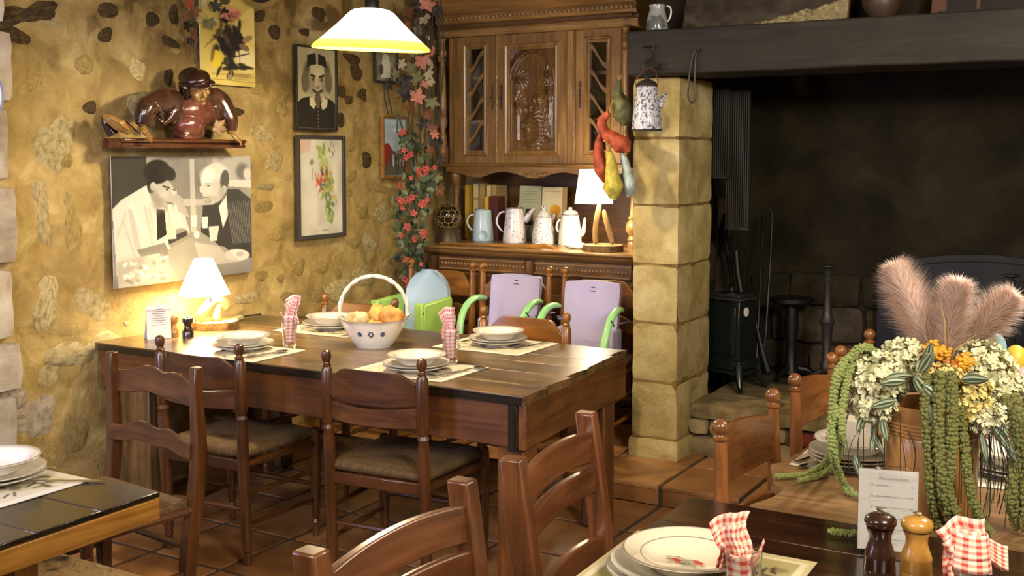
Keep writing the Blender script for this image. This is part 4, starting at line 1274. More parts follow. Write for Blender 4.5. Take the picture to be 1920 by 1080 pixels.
# white card standing by the wall
t = thing('table_card', 'white printed card standing by the wall left of the table lamp', 'card', (-3.965, 3.535, TZ), 1.05)
o = put('sheet', MB().box((0, 0, 0.078), (0.108, 0.0025, 0.155), (-0.06, 0, 0)), M['card'], t)
ln = MB()
for k in range(13): ln.box((0.0, -0.0028 + 0.005 * (k - 6) / 6 * 0.9, 0.138 - 0.0105 * k), (0.060 if k % 3 else 0.035, 0.0006, 0.0022), (-0.06, 0, 0))
put('print_lines', ln, M['inkgrey'], t)
put('sheet', MB().box((0, 0.03, 0.068), (0.108, 0.0025, 0.150), (0.42, 0, 0)), M['card'], t)

# table lamp: log slice, driftwood, cone shade
def log_slice(r, h, seed):
    mb = MB(); n = 40; prof = []
    def R(a): return r * (1 + 0.05 * math.sin(a * 2 + seed) + 0.03 * math.sin(a * 5 + seed * 2))
    side = MB(); top = MB()
    side.grid(lambda u, v: (R(2 * PI * u) * math.cos(2 * PI * u), R(2 * PI * u) * math.sin(2 * PI * u), h * v), n, 2)
    top.grid(lambda u, v: (R(2 * PI * u) * v * 0.985 * math.cos(2 * PI * u), R(2 * PI * u) * v * 0.985 * math.sin(2 * PI * u), h + 0.0005), n, 4)
    return side, top
def driftwood(pts, rad, seed):
    mb = MB(); P = [Vector(p) for p in pts]
    mb.tube(P, rad, 14)
    mb.v = [tuple(Vector(v) + noise.noise_vector(Vector(v) * 26 + Vector((seed, 0, 0))) * 0.010) for v in mb.v]
    return mb
def shade_mat(name, col, strength):
    m, nt, b = newmat(name)
    b.inputs['Base Color'].default_value = (0.85, 0.75, 0.5, 1)
    b.inputs['Emission Color'].default_value = (*col, 1); b.inputs['Emission Strength'].default_value = strength
    return m
t = thing('table_lamp', 'lit driftwood lamp with a cream cone shade on a log slice, below the large photograph', 'lamp', (-3.985, 3.90, TZ + 0.0005))
sd, tp = log_slice(0.112, 0.036, 1)
b0 = put('log_slice', sd, M['bark'], t); put('cut_face', tp, M['slice'], b0)
dw = driftwood([(-0.04, -0.07, 0.03), (-0.02, -0.075, 0.07), (0.0, -0.045, 0.11), (0.0, -0.01, 0.135), (0.01, 0.03, 0.13), (0.02, 0.06, 0.10), (0.01, 0.085, 0.085)], [0.022, 0.026, 0.03, 0.026, 0.03, 0.034, 0.012], 3)
put('driftwood', dw, M['drift'], t, sub=1)
put('driftwood', driftwood([(0.03, -0.02, 0.03), (0.015, 0.0, 0.08), (0.005, 0.02, 0.125)], [0.026, 0.02, 0.02], 8), M['drift'], t, sub=1)
put('socket', MB().lathe([(0.006, 0.12), (0.006, 0.17), (0.015, 0.17), (0.015, 0.21), (0, 0.21)], (0.015, -0.04, 0), 14), M['steel'], t)
sc_ = (0.02, -0.085, 0)
M['shade_a'] = shade_mat('lit_cream_shade', (1.0, 0.74, 0.34), 3.2)
M['bulb'] = shade_mat('lit_bulb', (1.0, 0.82, 0.5), 60)
put('shade', MB().lathe([(0.122, 0.175), (0.044, 0.345), (0.042, 0.345), (0.120, 0.175)], sc_, 40, cap=False), M['shade_a'], t)
put('bulb', MB().ball((0.02, -0.085, 0.245), (0.028, 0.028, 0.036), 16, 10), M['bulb'], t)
light('POINT', 'table_lamp_bulb_light', (-3.965, 3.815, TZ + 0.185), 8.0, WARM, 0.03)
# its cable along the wall
o = put('lamp_cable', MB().tube([(-3.93, 3.99, TZ + .006), (-4.0, 4.05, TZ + .005), (-4.05, 4.12, TZ + .008), (-4.08, 4.2, TZ + .012), (-4.09, 4.26, TZ + .010), (-4.10, 4.34, TZ + .005)], 0.0035, 6), M['wire'], None)
tag(o, 'thin dark lamp cable running along the wall on the long table', 'cable')
o = put('cable_switch', MB().box((-4.055, 4.13, TZ + 0.014), (0.022, 0.085, 0.022), (0, 0, 0.3)), plain('cream_switch', hexc('cbbd8c'), 0.4), None, bevel=0.006)
tag(o, 'cream inline switch on the lamp cable by the wall', 'switch')

# pendant over the long table
t = thing('pendant_lamp', 'lit white glass pendant with a yellow rim above the long table', 'pendant lamp', (-2.94, 3.80, 2.045))
t.rotation_euler = (0.03, 0.06, 0)
def shade_r(z):  # z from 0 rim to 0.17 top
    return 0
pr = [(0.250, 0.0), (0.246, 0.010), (0.200, 0.050), (0.145, 0.100), (0.105, 0.140), (0.092, 0.153), (0.072, 0.164), (0.045, 0.169), (0.018, 0.170)]
inn = [(r_ - 0.004, z_ - 0.003) for r_, z_ in pr[::-1]]
m, nt, b = newmat('lit_opal_glass')
tc = N(nt, 'ShaderNodeTexCoord'); s = N(nt, 'ShaderNodeSeparateXYZ'); nt.links.new(tc.outputs['Object'], s.inputs[0])
r = ramp(nt, [(0.0, (0.74, 0.56, 0.04)), (0.17, (0.78, 0.64, 0.10)), (0.26, (1.0, 0.95, 0.70)), (1.0, (1.0, 0.96, 0.80))])
mr = N(nt, 'ShaderNodeMapRange'); nt.links.new(s.outputs['Z'], mr.inputs[0]); mr.inputs[1].default_value = 0.0; mr.inputs[2].default_value = 0.17
nt.links.new(mr.outputs[0], r.inputs[0]); nt.links.new(r.outputs[0], b.inputs['Emission Color']); nt.links.new(r.outputs[0], b.inputs['Base Color'])
b.inputs['Emission Strength'].default_value = 1.15; b.inputs['Roughness'].default_value = 0.2
put('glass_shade', MB().lathe(pr + inn, n=64, cap=False), m, t)
put('bulb', MB().ball((0, 0, 0.085), (0.034, 0.034, 0.05), 16, 10), M['bulb'], t)
put('lamp_cap', MB().lathe([(0.03, 0.165), (0.03, 0.20), (0.012, 0.225), (0.004, 0.23)], n=20), M['iron'], t)
put('cord', MB().tube([(0, 0, 0.225), (0, 0, 0.705)], 0.004, 8), M['wire'], t)
light('POINT', 'pendant_bulb_light', (-2.94, 3.80, 2.06), 32, WARM, 0.05)
# ================================================================ WALL PIECES (left wall)
def wall_frame(name, label, cat, y0, y1, z0, z1, canvas, fw, fmat, depth=0.018, X=-4.135, tilt=0.0, glass=False, mat='print', skew=0, group=None):
    t = thing(name, label, cat, (X, (y0 + y1) / 2, z0), 0, group)
    t.rotation_euler = (skew, tilt, 0)
    W_, H_ = y1 - y0, z1 - z0
    if fw:
        for a, b in (((0, -W_ / 2, 0), (depth, -W_ / 2 + fw, H_)), ((0, W_ / 2 - fw, 0), (depth, W_ / 2, H_)), ((0, -W_ / 2 + fw, 0), (depth, W_ / 2 - fw, fw)), ((0, -W_ / 2 + fw, H_ - fw), (depth, W_ / 2 - fw, H_))):
            put('frame_bar', MB().b2(a, b), fmat, t, bevel=0.0015)
    put('backing', MB().b2((0.001, -W_ / 2 + fw * .5, fw * .5), (max(0.004, depth * 0.35), W_ / 2 - fw * .5, H_ - fw * .5)), M['card'], t)
    xs = max(0.004, depth * 0.35) + 0.001
    put('picture', canvas.sheet((xs, -W_ / 2 + fw, H_ - fw), (0, W_ - 2 * fw, 0), (0, 0, -(H_ - 2 * fw))), M[mat], t)
    return t

# large monochrome photograph: two men talking over glasses
c = Canvas(300, 206, g3(0.52)).noise(0.10, 5, 3)
c.poly([(0, 0), (.23, 0), (.23, .34), (0, .55)], g3(.20))
for k in range(24): c.poly([(.30 + k * .017, 0), (.306 + k * .017, 0), (.306 + k * .017, .34), (.30 + k * .017, .34)], g3(.42), .8)
c.poly([(.47, .34), (.7, .36), (.7, .40), (.47, .40)], g3(.66)); c.poly([(.70, 0), (1, 0), (1, .22), (.70, .22)], g3(.66))
c.ell(.93, .13, .05, .07, g3(.40), 0, .6).ell(.97, .15, .03, .05, g3(.78), 0, .5).poly([(.8, .2), (1, .2), (1, .27), (.8, .25)], g3(.8))
c.poly([(.53, .02), (.56, .02), (.57, .62), (.53, .62)], g3(.72), .8)
# left man: pale shirt
c.poly([(0, .40), (.06, .33), (.23, .22), (.36, .27), (.46, .35), (.52, .62), (.40, .74), (.30, .86), (.06, .92), (.02, .9)], g3(.80))
c.poly([(.40, .27), (.47, .33), (.52, .50), (.44, .44)], g3(.62)).poly([(.10, .40), (.13, .40), (.18, .72), (.14, .72)], g3(.70)).poly([(.2, .38), (.22, .38), (.27, .7), (.25, .7)], g3(.72))
c.poly([(.29, .41), (.345, .42), (.355, .62), (.29, .66)], g3(.13)).poly([(.22, .22), (.30, .30), (.30, .42), (.235, .34)], g3(.90))
c.ell(.33, .28, .085, .13, g3(.66), -.35).ell(.37, .36, .055, .06, g3(.64)).ell(.30, .12, .09, .095, g3(.12), .2).ell(.37, .13, .07, .05, g3(.16), .9).ell(.255, .22, .028, .07, g3(.12)).ell(.27, .235, .02, .035, g3(.70))
c.ell(.415, .285, .018, .024, g3(.72)).line(.34, .235, .38, .25, .008, g3(.15)).line(.395, .26, .42, .27, .006, g3(.2)).line(.36, .365, .40, .375, .006, g3(.3)).ell(.365, .262, .010, .007, g3(.2)).ell(.37, .42, .04, .03, g3(.55), 0, .8, .6)
# right man: dark striped jacket, bald
c.poly([(.62, .40), (.70, .40), (.80, .28), (.90, .28), (1, .37), (1, .88), (.80, .84), (.70, .70), (.60, .62)], g3(.20))
for k in range(14): c.line(.80 + k * .015, .38 + .01 * (k % 3), .85 + k * .012, .74, .003, g3(.48))
c.poly([(.74, .42), (.80, .33), (.81, .50), (.77, .60)], g3(.88)).ell(.72, .19, .11, .135, g3(.80), .15).ell(.70, .29, .085, .10, g3(.74)).ell(.79, .20, .035, .085, g3(.30), .1).ell(.785, .28, .018, .035, g3(.74)).ell(.62, .27, .022, .03, g3(.76)).ell(.66, .37, .03, .022, g3(.6)).ell(.665, .245, .012, .007, g3(.25)).line(.64, .225, .68, .225, .006, g3(.4)).line(.63, .335, .665, .34, .006, g3(.35))
# hands, table things
c.poly([(.15, .72), (.34, .68), (.38, .78), (.20, .82)], g3(.45)).poly([(.02, .80), (.30, .76), (.36, .96), (.03, 1)], g3(.68)).ell(.18, .88, .15, .10, g3(.62), 0, .9)
for k in range(30): 
    a = random.Random(k); c.ell(a.uniform(.04, .34), a.uniform(.80, .97), .022, .012, g3(a.choice([.45, .8, .9])), a.uniform(0, 3), .6, .8)
c.ell(.44, .66, .07, .09, g3(.5), .5).poly([(.36, .64), (.50, .60), (.5, .64), (.37, .70)], g3(.2)).poly([(.36, .74), (.52, .66), (.62, .72), (.5, .86), (.38, .92)], g3(.56))
for x, y in ((.55, .48), (.63, .50)): c.poly([(x - .02, y), (x + .025, y), (x + .022, y + .09), (x - .016, y + .09)], g3(.86))
c.poly([(.37, .38), (.40, .38), (.41, .50), (.425, .54), (.42, .66), (.36, .66), (.355, .54), (.37, .50)], g3(.72)).poly([(.66, .58), (.74, .58), (.72, .70), (.67, .70)], g3(.80)).ell(.57, .64, .02, .03, g3(.9)).ell(.88, .84, .10, .05, g3(.86), .15).ell(.90, .835, .03, .02, g3(.7))
c.poly([(.55, .70), (.78, .76), (.9, .9), (.6, .9)], g3(.74), .7)
c.ell(.28, .34, .03, .10, g3(.50), -.2, .9, .7).ell(.31, .36, .03, .05, g3(.52), 0, .9, .7).line(.395, .25, .405, .29, .010, g3(.78), .7).ell(.345, .30, .03, .03, g3(.74), 0, .9, .6)
c.ell(.77, .31, .03, .06, g3(.58), 0, .9, .7).ell(.66, .16, .05, .06, g3(.90), 0, .9, .8).ell(.67, .28, .03, .03, g3(.82), 0, .9, .6).ell(.70, .35, .04, .02, g3(.62), .2, .9, .7)
for a in ((.07, .50, .16, .86), (.24, .40, .27, .62), (.09, .42, .03, .60), (.44, .36, .50, .58)): c.line(*a, .012, g3(.66), .5)
for a in ((.12, .36, .20, .60), (.38, .40, .42, .56)): c.line(*a, .020, g3(.90), .5)
wall_frame('large_photograph', 'large unframed black and white photograph of two men talking', 'picture', 3.425, 4.312, 0.990, 1.592, c, 0.0, None, 0.012, X=-4.132, tilt=0.0, mat='gloss_print')

# portrait of a bearded man in a cap
c = Canvas(150, 200, (0.66, 0.63, 0.50)).noise(0.05, 5, 6)
dk = (.12, .11, .08); sk = (.72, .69, .56); md = (.34, .32, .24); lt = (.80, .77, .64)
c.poly([(0, .70), (.14, .63), (.36, .60), (.54, .70), (.72, .60), (.92, .64), (1, .68), (1, 1), (0, 1)], dk)
for k in range(9): c.line(.08 + .11 * k, .76, .05 + .115 * k, 1, .010, (.24, .22, .17), .7)
for x, y, rx, ry in ((.27, .36, .10, .17), (.22, .46, .08, .09), (.79, .34, .09, .17), (.84, .45, .07, .09), (.18, .40, .05, .06), (.88, .38, .04, .06)): c.ell(x, y, rx, ry, md, .1, .6)
for k in range(14): c.line(.20 + .012 * k, .28 + .01 * (k % 3), .14 + .012 * k, .50, .006, (.50, .47, .36), .6); c.line(.74 + .012 * k, .28, .78 + .012 * k, .48, .006, (.50, .47, .36), .6)
c.ell(.53, .36, .205, .215, sk, 0, .12).ell(.535, .48, .165, .15, sk, 0, .15).ell(.40, .44, .07, .13, (.56, .53, .42), .1, .9, .8).ell(.68, .44, .06, .13, (.58, .55, .44), -.1, .9, .8).ell(.54, .30, .13, .06, lt, 0, .8, .7)
c.poly([(.27, .25), (.28, .09), (.50, .05), (.75, .09), (.79, .24), (.66, .205), (.53, .195), (.38, .21)], dk).poly([(.505, .055), (.56, .055), (.56, .196), (.51, .196)], (.66, .63, .5))
c.line(.37, .335, .48, .350, .018, dk).line(.59, .350, .71, .330, .018, dk)
for x in (.425, .645): c.ell(x, .385, .050, .026, (.42, .39, .30), 0, .7, .9).ell(x, .383, .026, .013, dk, 0, .5).ell(x - .008, .379, .006, .005, lt)
c.line(.535, .36, .525, .47, .020, lt, .8).line(.565, .37, .575, .48, .014, (.50, .47, .37), .8).ell(.54, .485, .052, .022, (.56, .52, .41), 0, .6).ell(.515, .49, .010, .006, dk).ell(.568, .49, .010, .006, dk)
c.ell(.47, .535, .075, .020, (.26, .24, .19), .25, .6).ell(.61, .535, .075, .020, (.26, .24, .19), -.25, .6).ell(.54, .565, .045, .012, (.48, .42, .34), 0, .5).ell(.54, .63, .075, .075, (.26, .24, .19), 0, .5).ell(.54, .70, .045, .055, (.22, .2, .16), 0, .6)
for k in range(8): c.line(.49 + .014 * k, .59, .51 + .010 * k, .74, .005, (.52, .49, .4), .7)
c.poly([(.33, .62), (.42, .60), (.50, .70), (.44, .76), (.33, .71)], lt).poly([(.62, .70), (.68, .60), (.80, .63), (.78, .72), (.66, .77)], lt)
for k in range(5): c.ell(.545, .79 + .045 * k, .012, .009, (.58, .55, .47))
wall_frame('framed_portrait', 'narrow black frame with a sepia portrait of a bearded man in a cap', 'picture', 4.668, 5.020, 1.735, 2.200, c, 0.012, M['frame_black'], 0.02, X=-4.142)

# watercolour of grapes and fruit
c = Canvas(84, 120, (0.80, 0.79, 0.72)).noise(0.07, 6, 8)
c.poly([(0, 0), (.28, 0), (.26, .12), (.02, .16)], (.78, .62, .54), .6).ell(.3, .45, .2, .3, (.86, .85, .82), 0, 1, .6)
r_ = random.Random(5)
def leafy(cx, cy, n, sp, cols, rx=.05, ry=.03):
    for _ in range(n):
        c.ell(cx + r_.gauss(0, sp), cy + r_.gauss(0, sp * .9), r_.uniform(.4, 1) * rx, r_.uniform(.4, 1) * ry, r_.choice(cols), r_.uniform(0, 3), .5, .75)
leafy(.55, .17, 26, .07, [(.60, .68, .32), (.72, .76, .42), (.48, .56, .26), (.35, .45, .25)]); leafy(.80, .12, 8, .05, [(.66, .62, .60), (.5, .52, .4)], .04, .02)
leafy(.52, .26, 10, .04, [(.76, .80, .5), (.66, .72, .4)]); leafy(.60, .42, 30, .09, [(.70, .28, .18), (.80, .55, .2), (.24, .34, .18), (.62, .66, .3), (.35, .25, .3), (.82, .72, .3)])
leafy(.66, .55, 26, .08, [(.30, .42, .22), (.55, .62, .28), (.80, .62, .2), (.42, .5, .26)]); leafy(.68, .70, 24, .05, [(.42, .55, .28), (.58, .68, .36), (.3, .4, .24)]); leafy(.70, .83, 14, .035, [(.40, .5, .28), (.6, .68, .36)]); leafy(.45, .42, 10, .05, [(.74, .3, .2), (.8, .5, .3)])
c.line(.30, .30, .30, .42, .006, (.4, .38, .36)).line(.42, .55, .46, .66, .006, (.5, .48, .5)).line(.5, .30, .62, .34, .006, (.35, .4, .25))
c.line(.35, .955, .45, .955, .005, (.5, .5, .48)).line(.5, .957, .68, .955, .005, (.45, .45, .43))
wall_frame('framed_watercolour', 'dark grey frame with a watercolour of grapes and fruit', 'picture', 4.668, 5.078, 1.130, 1.708, c, 0.021, plain('grey_frame', hexc('35332f'), 0.45), 0.022, X=-4.140, mat='gloss_print')

# small sepia picture and the framed picture hanging under it
c = Canvas(50, 50, (.50, .50, .42)).noise(.1, 5, 2)
c.poly([(.38, .10), (.62, .10), (.72, .4), (.70, .9), (.25, .9), (.3, .4)], (.82, .82, .76)).ell(.5, .14, .10, .10, (.75, .73, .65)).ell(.28, .6, .10, .2, (.3, .3, .25)).ell(.82, .7, .08, .2, (.35, .35, .3))
wall_frame('small_photograph', 'small thin-framed picture of a white figure under the pendant lamp', 'picture', 5.375, 5.60, 2.035, 2.225, c, 0.010, M['frame_black'], 0.014, X=-4.140)
cord = put('hanging_wires', MB().tube([(-4.138, 5.475, 2.04), (-4.134, 5.47, 1.94), (-4.13, 5.50, 1.85)], 0.004, 6).tube([(-4.138, 5.50, 2.04), (-4.132, 5.515, 1.94), (-4.13, 5.545, 1.85)], 0.004, 6), M['wire'])
tag(cord, 'pair of dark wires between the small picture and the orange wood frame', 'wire')
c = Canvas(60, 90, (.66, .74, .80)).noise(.05, 4, 4)
c.poly([(0, .45), (.22, .42), (.38, .52), (.38, .92), (0, .95)], (.55, .16, .10)).poly([(.38, .6), (1, .5), (1, 1), (0, 1), (0, .93)], (.34, .32, .28)).line(.1, .15, .9, .12, .01, (.5, .6, .7))
for x in (.45, .6, .75, .9): c.ell(x, .72, .05, .12, (.78, .76, .72)).ell(x, .6, .04, .04, (.7, .55, .45))
c.ell(.5, .2, .05, .02, (.85, .88, .9)).ell(.7, .2, .05, .02, (.85, .88, .9))
wall_frame('framed_picture', 'orange wood frame with a blue and red picture beside the flower garland', 'picture', 5.43, 5.69, 1.455, 1.835, c, 0.016, M['frame_wood'], 0.02, X=-4.135)

# yellow still life with dark flowers in it
c = Canvas(90, 120, (.80, .72, .38)).noise(.04, 4, 9)
c.poly([(.55, .35), (1, .05), (1, .85), (.7, .85)], (.86, .78, .44)).ell(.82, .70, .18, .12, (.92, .88, .72), 0, .9, .8)
for y in (.88, .94): c.line(.2, y, .98, y + .01, .006, (.6, .52, .28))
dk = (.14, .12, .09)
r_ = random.Random(2)
for _ in range(60): c.ell(r_.gauss(.50, .10), r_.gauss(.52, .14), r_.uniform(.03, .09), r_.uniform(.02, .05), r_.choice([dk, (.22, .18, .13), (.35, .28, .2), (.10, .09, .08)]), r_.uniform(0, 3), .5, .85)
c.poly([(.44, .38), (.62, .34), (.80, .45), (.76, .58), (.6, .62)], dk)
for _ in range(22): c.ell(r_.gauss(.62, .15), r_.gauss(.78, .02), .07, .015, dk, 0, .6, .8)
c.ell(.28, .72, .10, .10, (.88, .78, .22)).ell(.22, .66, .03, .10, (.25, .2, .12), .3, .4, .6)
for k in range(7): c.line(.40, .42, .05 + .06 * k, .62 - .05 * k, .006, (.40, .33, .18), .7)
c.ell(.86, .46, .10, .035, (.62, .50, .34), -.3).ell(.80, .56, .10, .035, (.5, .4, .28), .2).ell(.45, .05, .1, .06, (.3, .26, .15)).ell(.56, .18, .17, .055, (.66, .36, .26), 0, .6).ell(.56, .15, .14, .03, (.82, .58, .46), 0, .6)
c.line(.56, .22, .58, .40, .010, (.7, .6, .3)).line(.70, .60, .72, .78, .008, dk).line(.5, .7, .9, .62, .010, dk).poly([(.48, .88), (.57, .88), (.57, .95), (.48, .95)], (.6, .54, .34))
for k in range(6): c.line(.6, .865 + .012 * k, .93 - .03 * (k % 3), .865 + .012 * k, .004, (.52, .46, .28), .8)
wall_frame('yellow_still_life', 'yellow print of dark flowers above the carved figure', 'picture', 3.980, 4.360, 1.950, 2.40, c, 0.0, None, 0.012, X=-4.135)

# straw hat on the wall
hc = at(497, -48, X=-4.05)
t = thing('straw_hat', 'straw hat with a dark lining hanging at the top of the wall', 'hat', hc)
Mh = Matrix.Rotation(math.radians(97), 3, 'Y') @ Matrix.Rotation(math.radians(180), 3, 'X')
Mh = Matrix.Rotation(math.radians(-68), 3, 'Y')
br = MB().lathe([(0.10, 0.0), (0.16, -0.004), (0.175, -0.012), (0.178, -0.006), (0.16, 0.004), (0.10, 0.008)], n=60, M=Mh, cap=False)
br.v = [tuple(Vector(v) + Vector((0.0, 0, 0.004 * math.sin(i * 1.9)))) for i, v in enumerate(br.v)]
put('brim', br, M['rope'], t)
put('crown', MB().lathe([(0.10, 0.004), (0.095, 0.07), (0.05, 0.10), (0.0, 0.105)], n=40, M=Mh, cap=False), M['rope'], t)
put('lining', MB().lathe([(0.148, -0.008), (0.10, -0.003), (0.09, 0.06), (0.04, 0.09), (0, 0.095)], n=40, M=Mh, cap=False), plain('dark_felt', hexc('241c14'), 0.95), t)
fr_ = MB(); rr = random.Random(9)
for k in range(420):
    a = rr.uniform(0, 2 * PI); r0 = 0.168; r1 = rr.uniform(0.18, 0.192)
    p = Mh @ Vector((r0 * math.cos(a), r0 * math.sin(a), -0.008)); q = Mh @ Vector((r1 * math.cos(a + rr.uniform(-.04, .04)), r1 * math.sin(a), -0.012 + rr.uniform(-.006, .006))); s_ = (q - p).cross(Vector((1, 0, 0))).normalized() * 0.0012
    fr_.add([p - s_, p + s_, q], [(0, 1, 2)])
put('straw_fringe', fr_, plain('yellow_straw', hexc('c4a24a'), 0.9), t, kind='stuff')

# decorative plate at the left edge
t = thing('wall_plate', 'white decorative plate with a blue rim cut by the left edge of the picture', 'plate', at(-56, 176, X=-4.128))
Mp = Matrix.Rotation(PI / 2, 3, 'Y')
put('dish', MB().lathe([(0, 0.0), (0.09, 0.002), (0.10, 0.008), (0.135, 0.016), (0.137, 0.018), (0.134, 0.020), (0.10, 0.012), (0, 0.006)], n=48, M=Mp, cap=False), M['white'], t)
put('blue_rim', MB().lathe([(0.126, 0.0175), (0.131, 0.0192), (0.1345, 0.0206), (0.126, 0.0190)], n=48, M=Mp, cap=False), plain('blue_rim_glaze', hexc('6a74a0'), 0.3), t)

# ================================================================ CARVED FIGURE
FX = -4.06
L = Vector((-4.10, 3.80, 1.632))
t = thing('carved_figure', 'carved wooden bust of a man in a cap leaning on a ledge', 'carving', L)
def W(px_, py_, X=FX): return at(px_, py_, X=X) - L
cw = lambda n, c1, c2: wood(n, hexc(c1), hexc(c2), 'z', 0.2, 0.6, scale=0.7, blotch=0.3)
M['cv_jacket'] = cw('carved_brown_jacket', '2a150e', '5c3a2b'); M['cv_red'] = cw('carved_red_shirt', '532a20', '8c5140')
M['cv_skin'] = cw('carved_pale_wood', '7a5424', 'b08a48'); M['cv_cap'] = cw('carved_dark_cap', '170b08', '38190f')
M['cv_ledge'] = wood('carved_ledge', hexc('3a1d10'), hexc('7a4a2a'), 'y', 0.25, 0.5)
# ledge with a moulded front
p0, p1 = at(207, 258, X=-4.02).y - L.y + 0.055, at(455, 275, X=-4.02).y - L.y
sec = [(0.0 - 0.035, 0.0), (0.095, 0.0), (0.10, 0.008), (0.10, 0.016), (0.088, 0.019), (0.105, 0.027), (0.108, 0.036), (0.10, 0.042), (-0.035, 0.042)]
mb = MB(); mb.prism([(a, b) for a, b in sec], p0, p1, 'y')
put('ledge', mb, M['cv_ledge'], t, bevel=0.001)
def remesh(o, vs, it=4):
    m_ = o.modifiers.new('remesh', 'REMESH'); m_.mode = 'VOXEL'; m_.voxel_size = vs; m_.use_smooth_shade = True
    s_ = o.modifiers.new('smooth', 'SMOOTH'); s_.factor = 0.5; s_.iterations = it
    return o
Hc = W(368, 163, -3.97)          # head centre
bd = MB()
Rm = Euler((0.38, 0.42, -0.12)).to_matrix() @ Matrix.Scale(1.14, 3)      # looking down and to the right
def hp_(v): return Hc + Rm @ Vector(v)
bd.ball(Hc, (0.050, 0.044, 0.060), 20, 14, Rm); bd.ball(hp_((0.016, 0, -0.034)), (0.034, 0.032, 0.030), 16, 10, Rm)
bd.tube([hp_((0.046, 0, 0.012)), hp_((0.060, 0, -0.006)), hp_((0.063, 0, -0.016)), hp_((0.050, 0, -0.020))], [0.006, 0.009, 0.011, 0.005], 10)
for s in (-1, 1):
    bd.ball(hp_((0.043, s * 0.019, 0.006)), (0.008, 0.010, 0.006), 10, 8, Rm); bd.ball(hp_((0.046, s * 0.020, 0.017)), (0.007, 0.014, 0.004), 10, 6, Rm)
    bd.ball(hp_((0.034, s * 0.026, -0.018)), (0.014, 0.012, 0.014), 10, 8, Rm); bd.ball(hp_((0.0, s * 0.047, -0.004)), (0.011, 0.005, 0.017), 10, 8, Rm)
bd.ball(hp_((0.048, 0, -0.034)), (0.007, 0.015, 0.004), 10, 6, Rm); bd.ball(hp_((0.047, 0, -0.042)), (0.007, 0.012, 0.004), 10, 6, Rm); bd.ball(hp_((0.040, 0, -0.058)), (0.014, 0.014, 0.010), 10, 8, Rm)
chest = W(355, 215, -4.02); sh1 = W(312, 190, -4.03); sh2 = W(402, 188, -4.03)
bd.tube([Hc + Vector((-0.01, 0, -0.03)), W(362, 190, -4.01), chest, W(350, 245, -4.03)], [0.032, 0.038, 0.06, 0.06], 14)
el1 = W(286, 205, -3.98); wr1 = W(266, 238, -3.975); el2 = W(424, 222, -3.985); wr2 = W(434, 250, -3.97)
def arm(mb, pts, rad): mb.tube(catmull(pts), interp_r(rad), 14)
arm(bd, [chest, sh1, el1, wr1], [0.05, 0.034, 0.026, 0.018]); arm(bd, [chest, sh2, el2, wr2], [0.05, 0.034, 0.026, 0.018])
def hand(mb, w0, d, side, curl, sp):
    """palm, four unequal fingers and a thumb on an axis d, fingers bending down on to the ledge"""
    d = Vector(d).normalized(); up = Vector((0.35, 0, 1)).normalized(); s = d.cross(up).normalized(); up = s.cross(d).normalized()
    Mx = Matrix((d, s, up)).transposed()
    mb.ball(w0 + d * 0.024, (0.026, 0.021, 0.011), 14, 8, Mx)
    for k, (o, ln) in enumerate(((-0.015, 0.036), (-0.005, 0.042), (0.005, 0.040), (0.015, 0.031))):
        b = w0 + d * 0.040 + s * o
        f1 = b + (d + s * o * sp) * ln * 0.42 + up * 0.004; f2 = f1 + (d - up * curl) * ln * 0.34; f3 = f2 + (d * 0.6 - up * curl * 1.3) * ln * 0.28
        mb.tube([w0 + d * 0.02 + s * o * 0.7, b, f1, f2, f3], [0.0055, 0.0062, 0.0056, 0.005, 0.0038], 8)
    b = w0 + d * 0.012 + s * side * 0.017
    mb.tube([w0 + d * 0.01, b, b + d * 0.014 + s * side * 0.014 - up * 0.003, b + d * 0.030 + s * side * 0.017 - up * 0.010], [0.007, 0.0075, 0.006, 0.0045], 8)
hand(bd, wr1, (0.45, 0.25, -0.75), 1, 0.5, 14); hand(bd, wr2, (0.35, 0.55, -0.65), -1, 0.5, 16)
remesh(put('body', bd, M['cv_skin'], t), 0.0032, 2)
jk = MB()
arm(jk, [chest + Vector((-.03, -.02, .04)), sh1 + Vector((0, 0, 0.006)), el1 + Vector((0, -0.03, 0.012)), wr1 + Vector((0, 0, 0.008))], [0.05, 0.060, 0.048, 0.031])
arm(jk, [chest + Vector((-.03, .03, .04)), sh2 + Vector((0, 0, 0.006)), el2 + Vector((0.0, 0.015, 0.01)), wr2 + Vector((0, 0, 0.01))], [0.05, 0.058, 0.044, 0.027])
jk.ball(W(322, 205, -4.035), (0.06, 0.050, 0.080), 18, 12); jk.ball(W(396, 206, -4.035), (0.055, 0.045, 0.075), 18, 12); jk.ball(W(350, 188, -4.06), (0.035, 0.12, 0.045), 18, 12)
for k in range(5): jk.tube([el1 + Vector((0.01 - k * .01, -0.045 + k * 0.018, 0.05 - 0.014 * k)), el1 + Vector((0.048, -0.01 + k * 0.008, 0.03 - 0.02 * k)), el1 + Vector((0.03, 0.035, 0.02 - 0.02 * k))], 0.006, 8)
jk.tube([W(330, 205, -4.0), W(318, 222, -4.01), W(306, 232, -4.02), W(296, 222, -4.02)], [0.03, 0.022, 0.014, 0.006], 10)
jk.tube([W(395, 205, -3.99), W(398, 222, -3.985), W(392, 236, -3.99)], [0.032, 0.024, 0.010], 10)
remesh(put('jacket', jk, M['cv_jacket'], t), 0.0045, 3)
sh_ = MB(); sh_.ball(W(362, 208, -4.02), (0.075, 0.115, 0.085), 24, 16); sh_.ball(W(354, 234, -4.01), (0.066, 0.082, 0.060), 20, 14); sh_.ball(W(354, 250, -4.03), (0.055, 0.085, 0.045), 18, 12)
sh_.tube([W(384, 184, -3.99), W(372, 196, -3.965), W(352, 190, -3.99)], 0.013, 10)
remesh(put('shirt', sh_, M['cv_red'], t), 0.0045, 3)
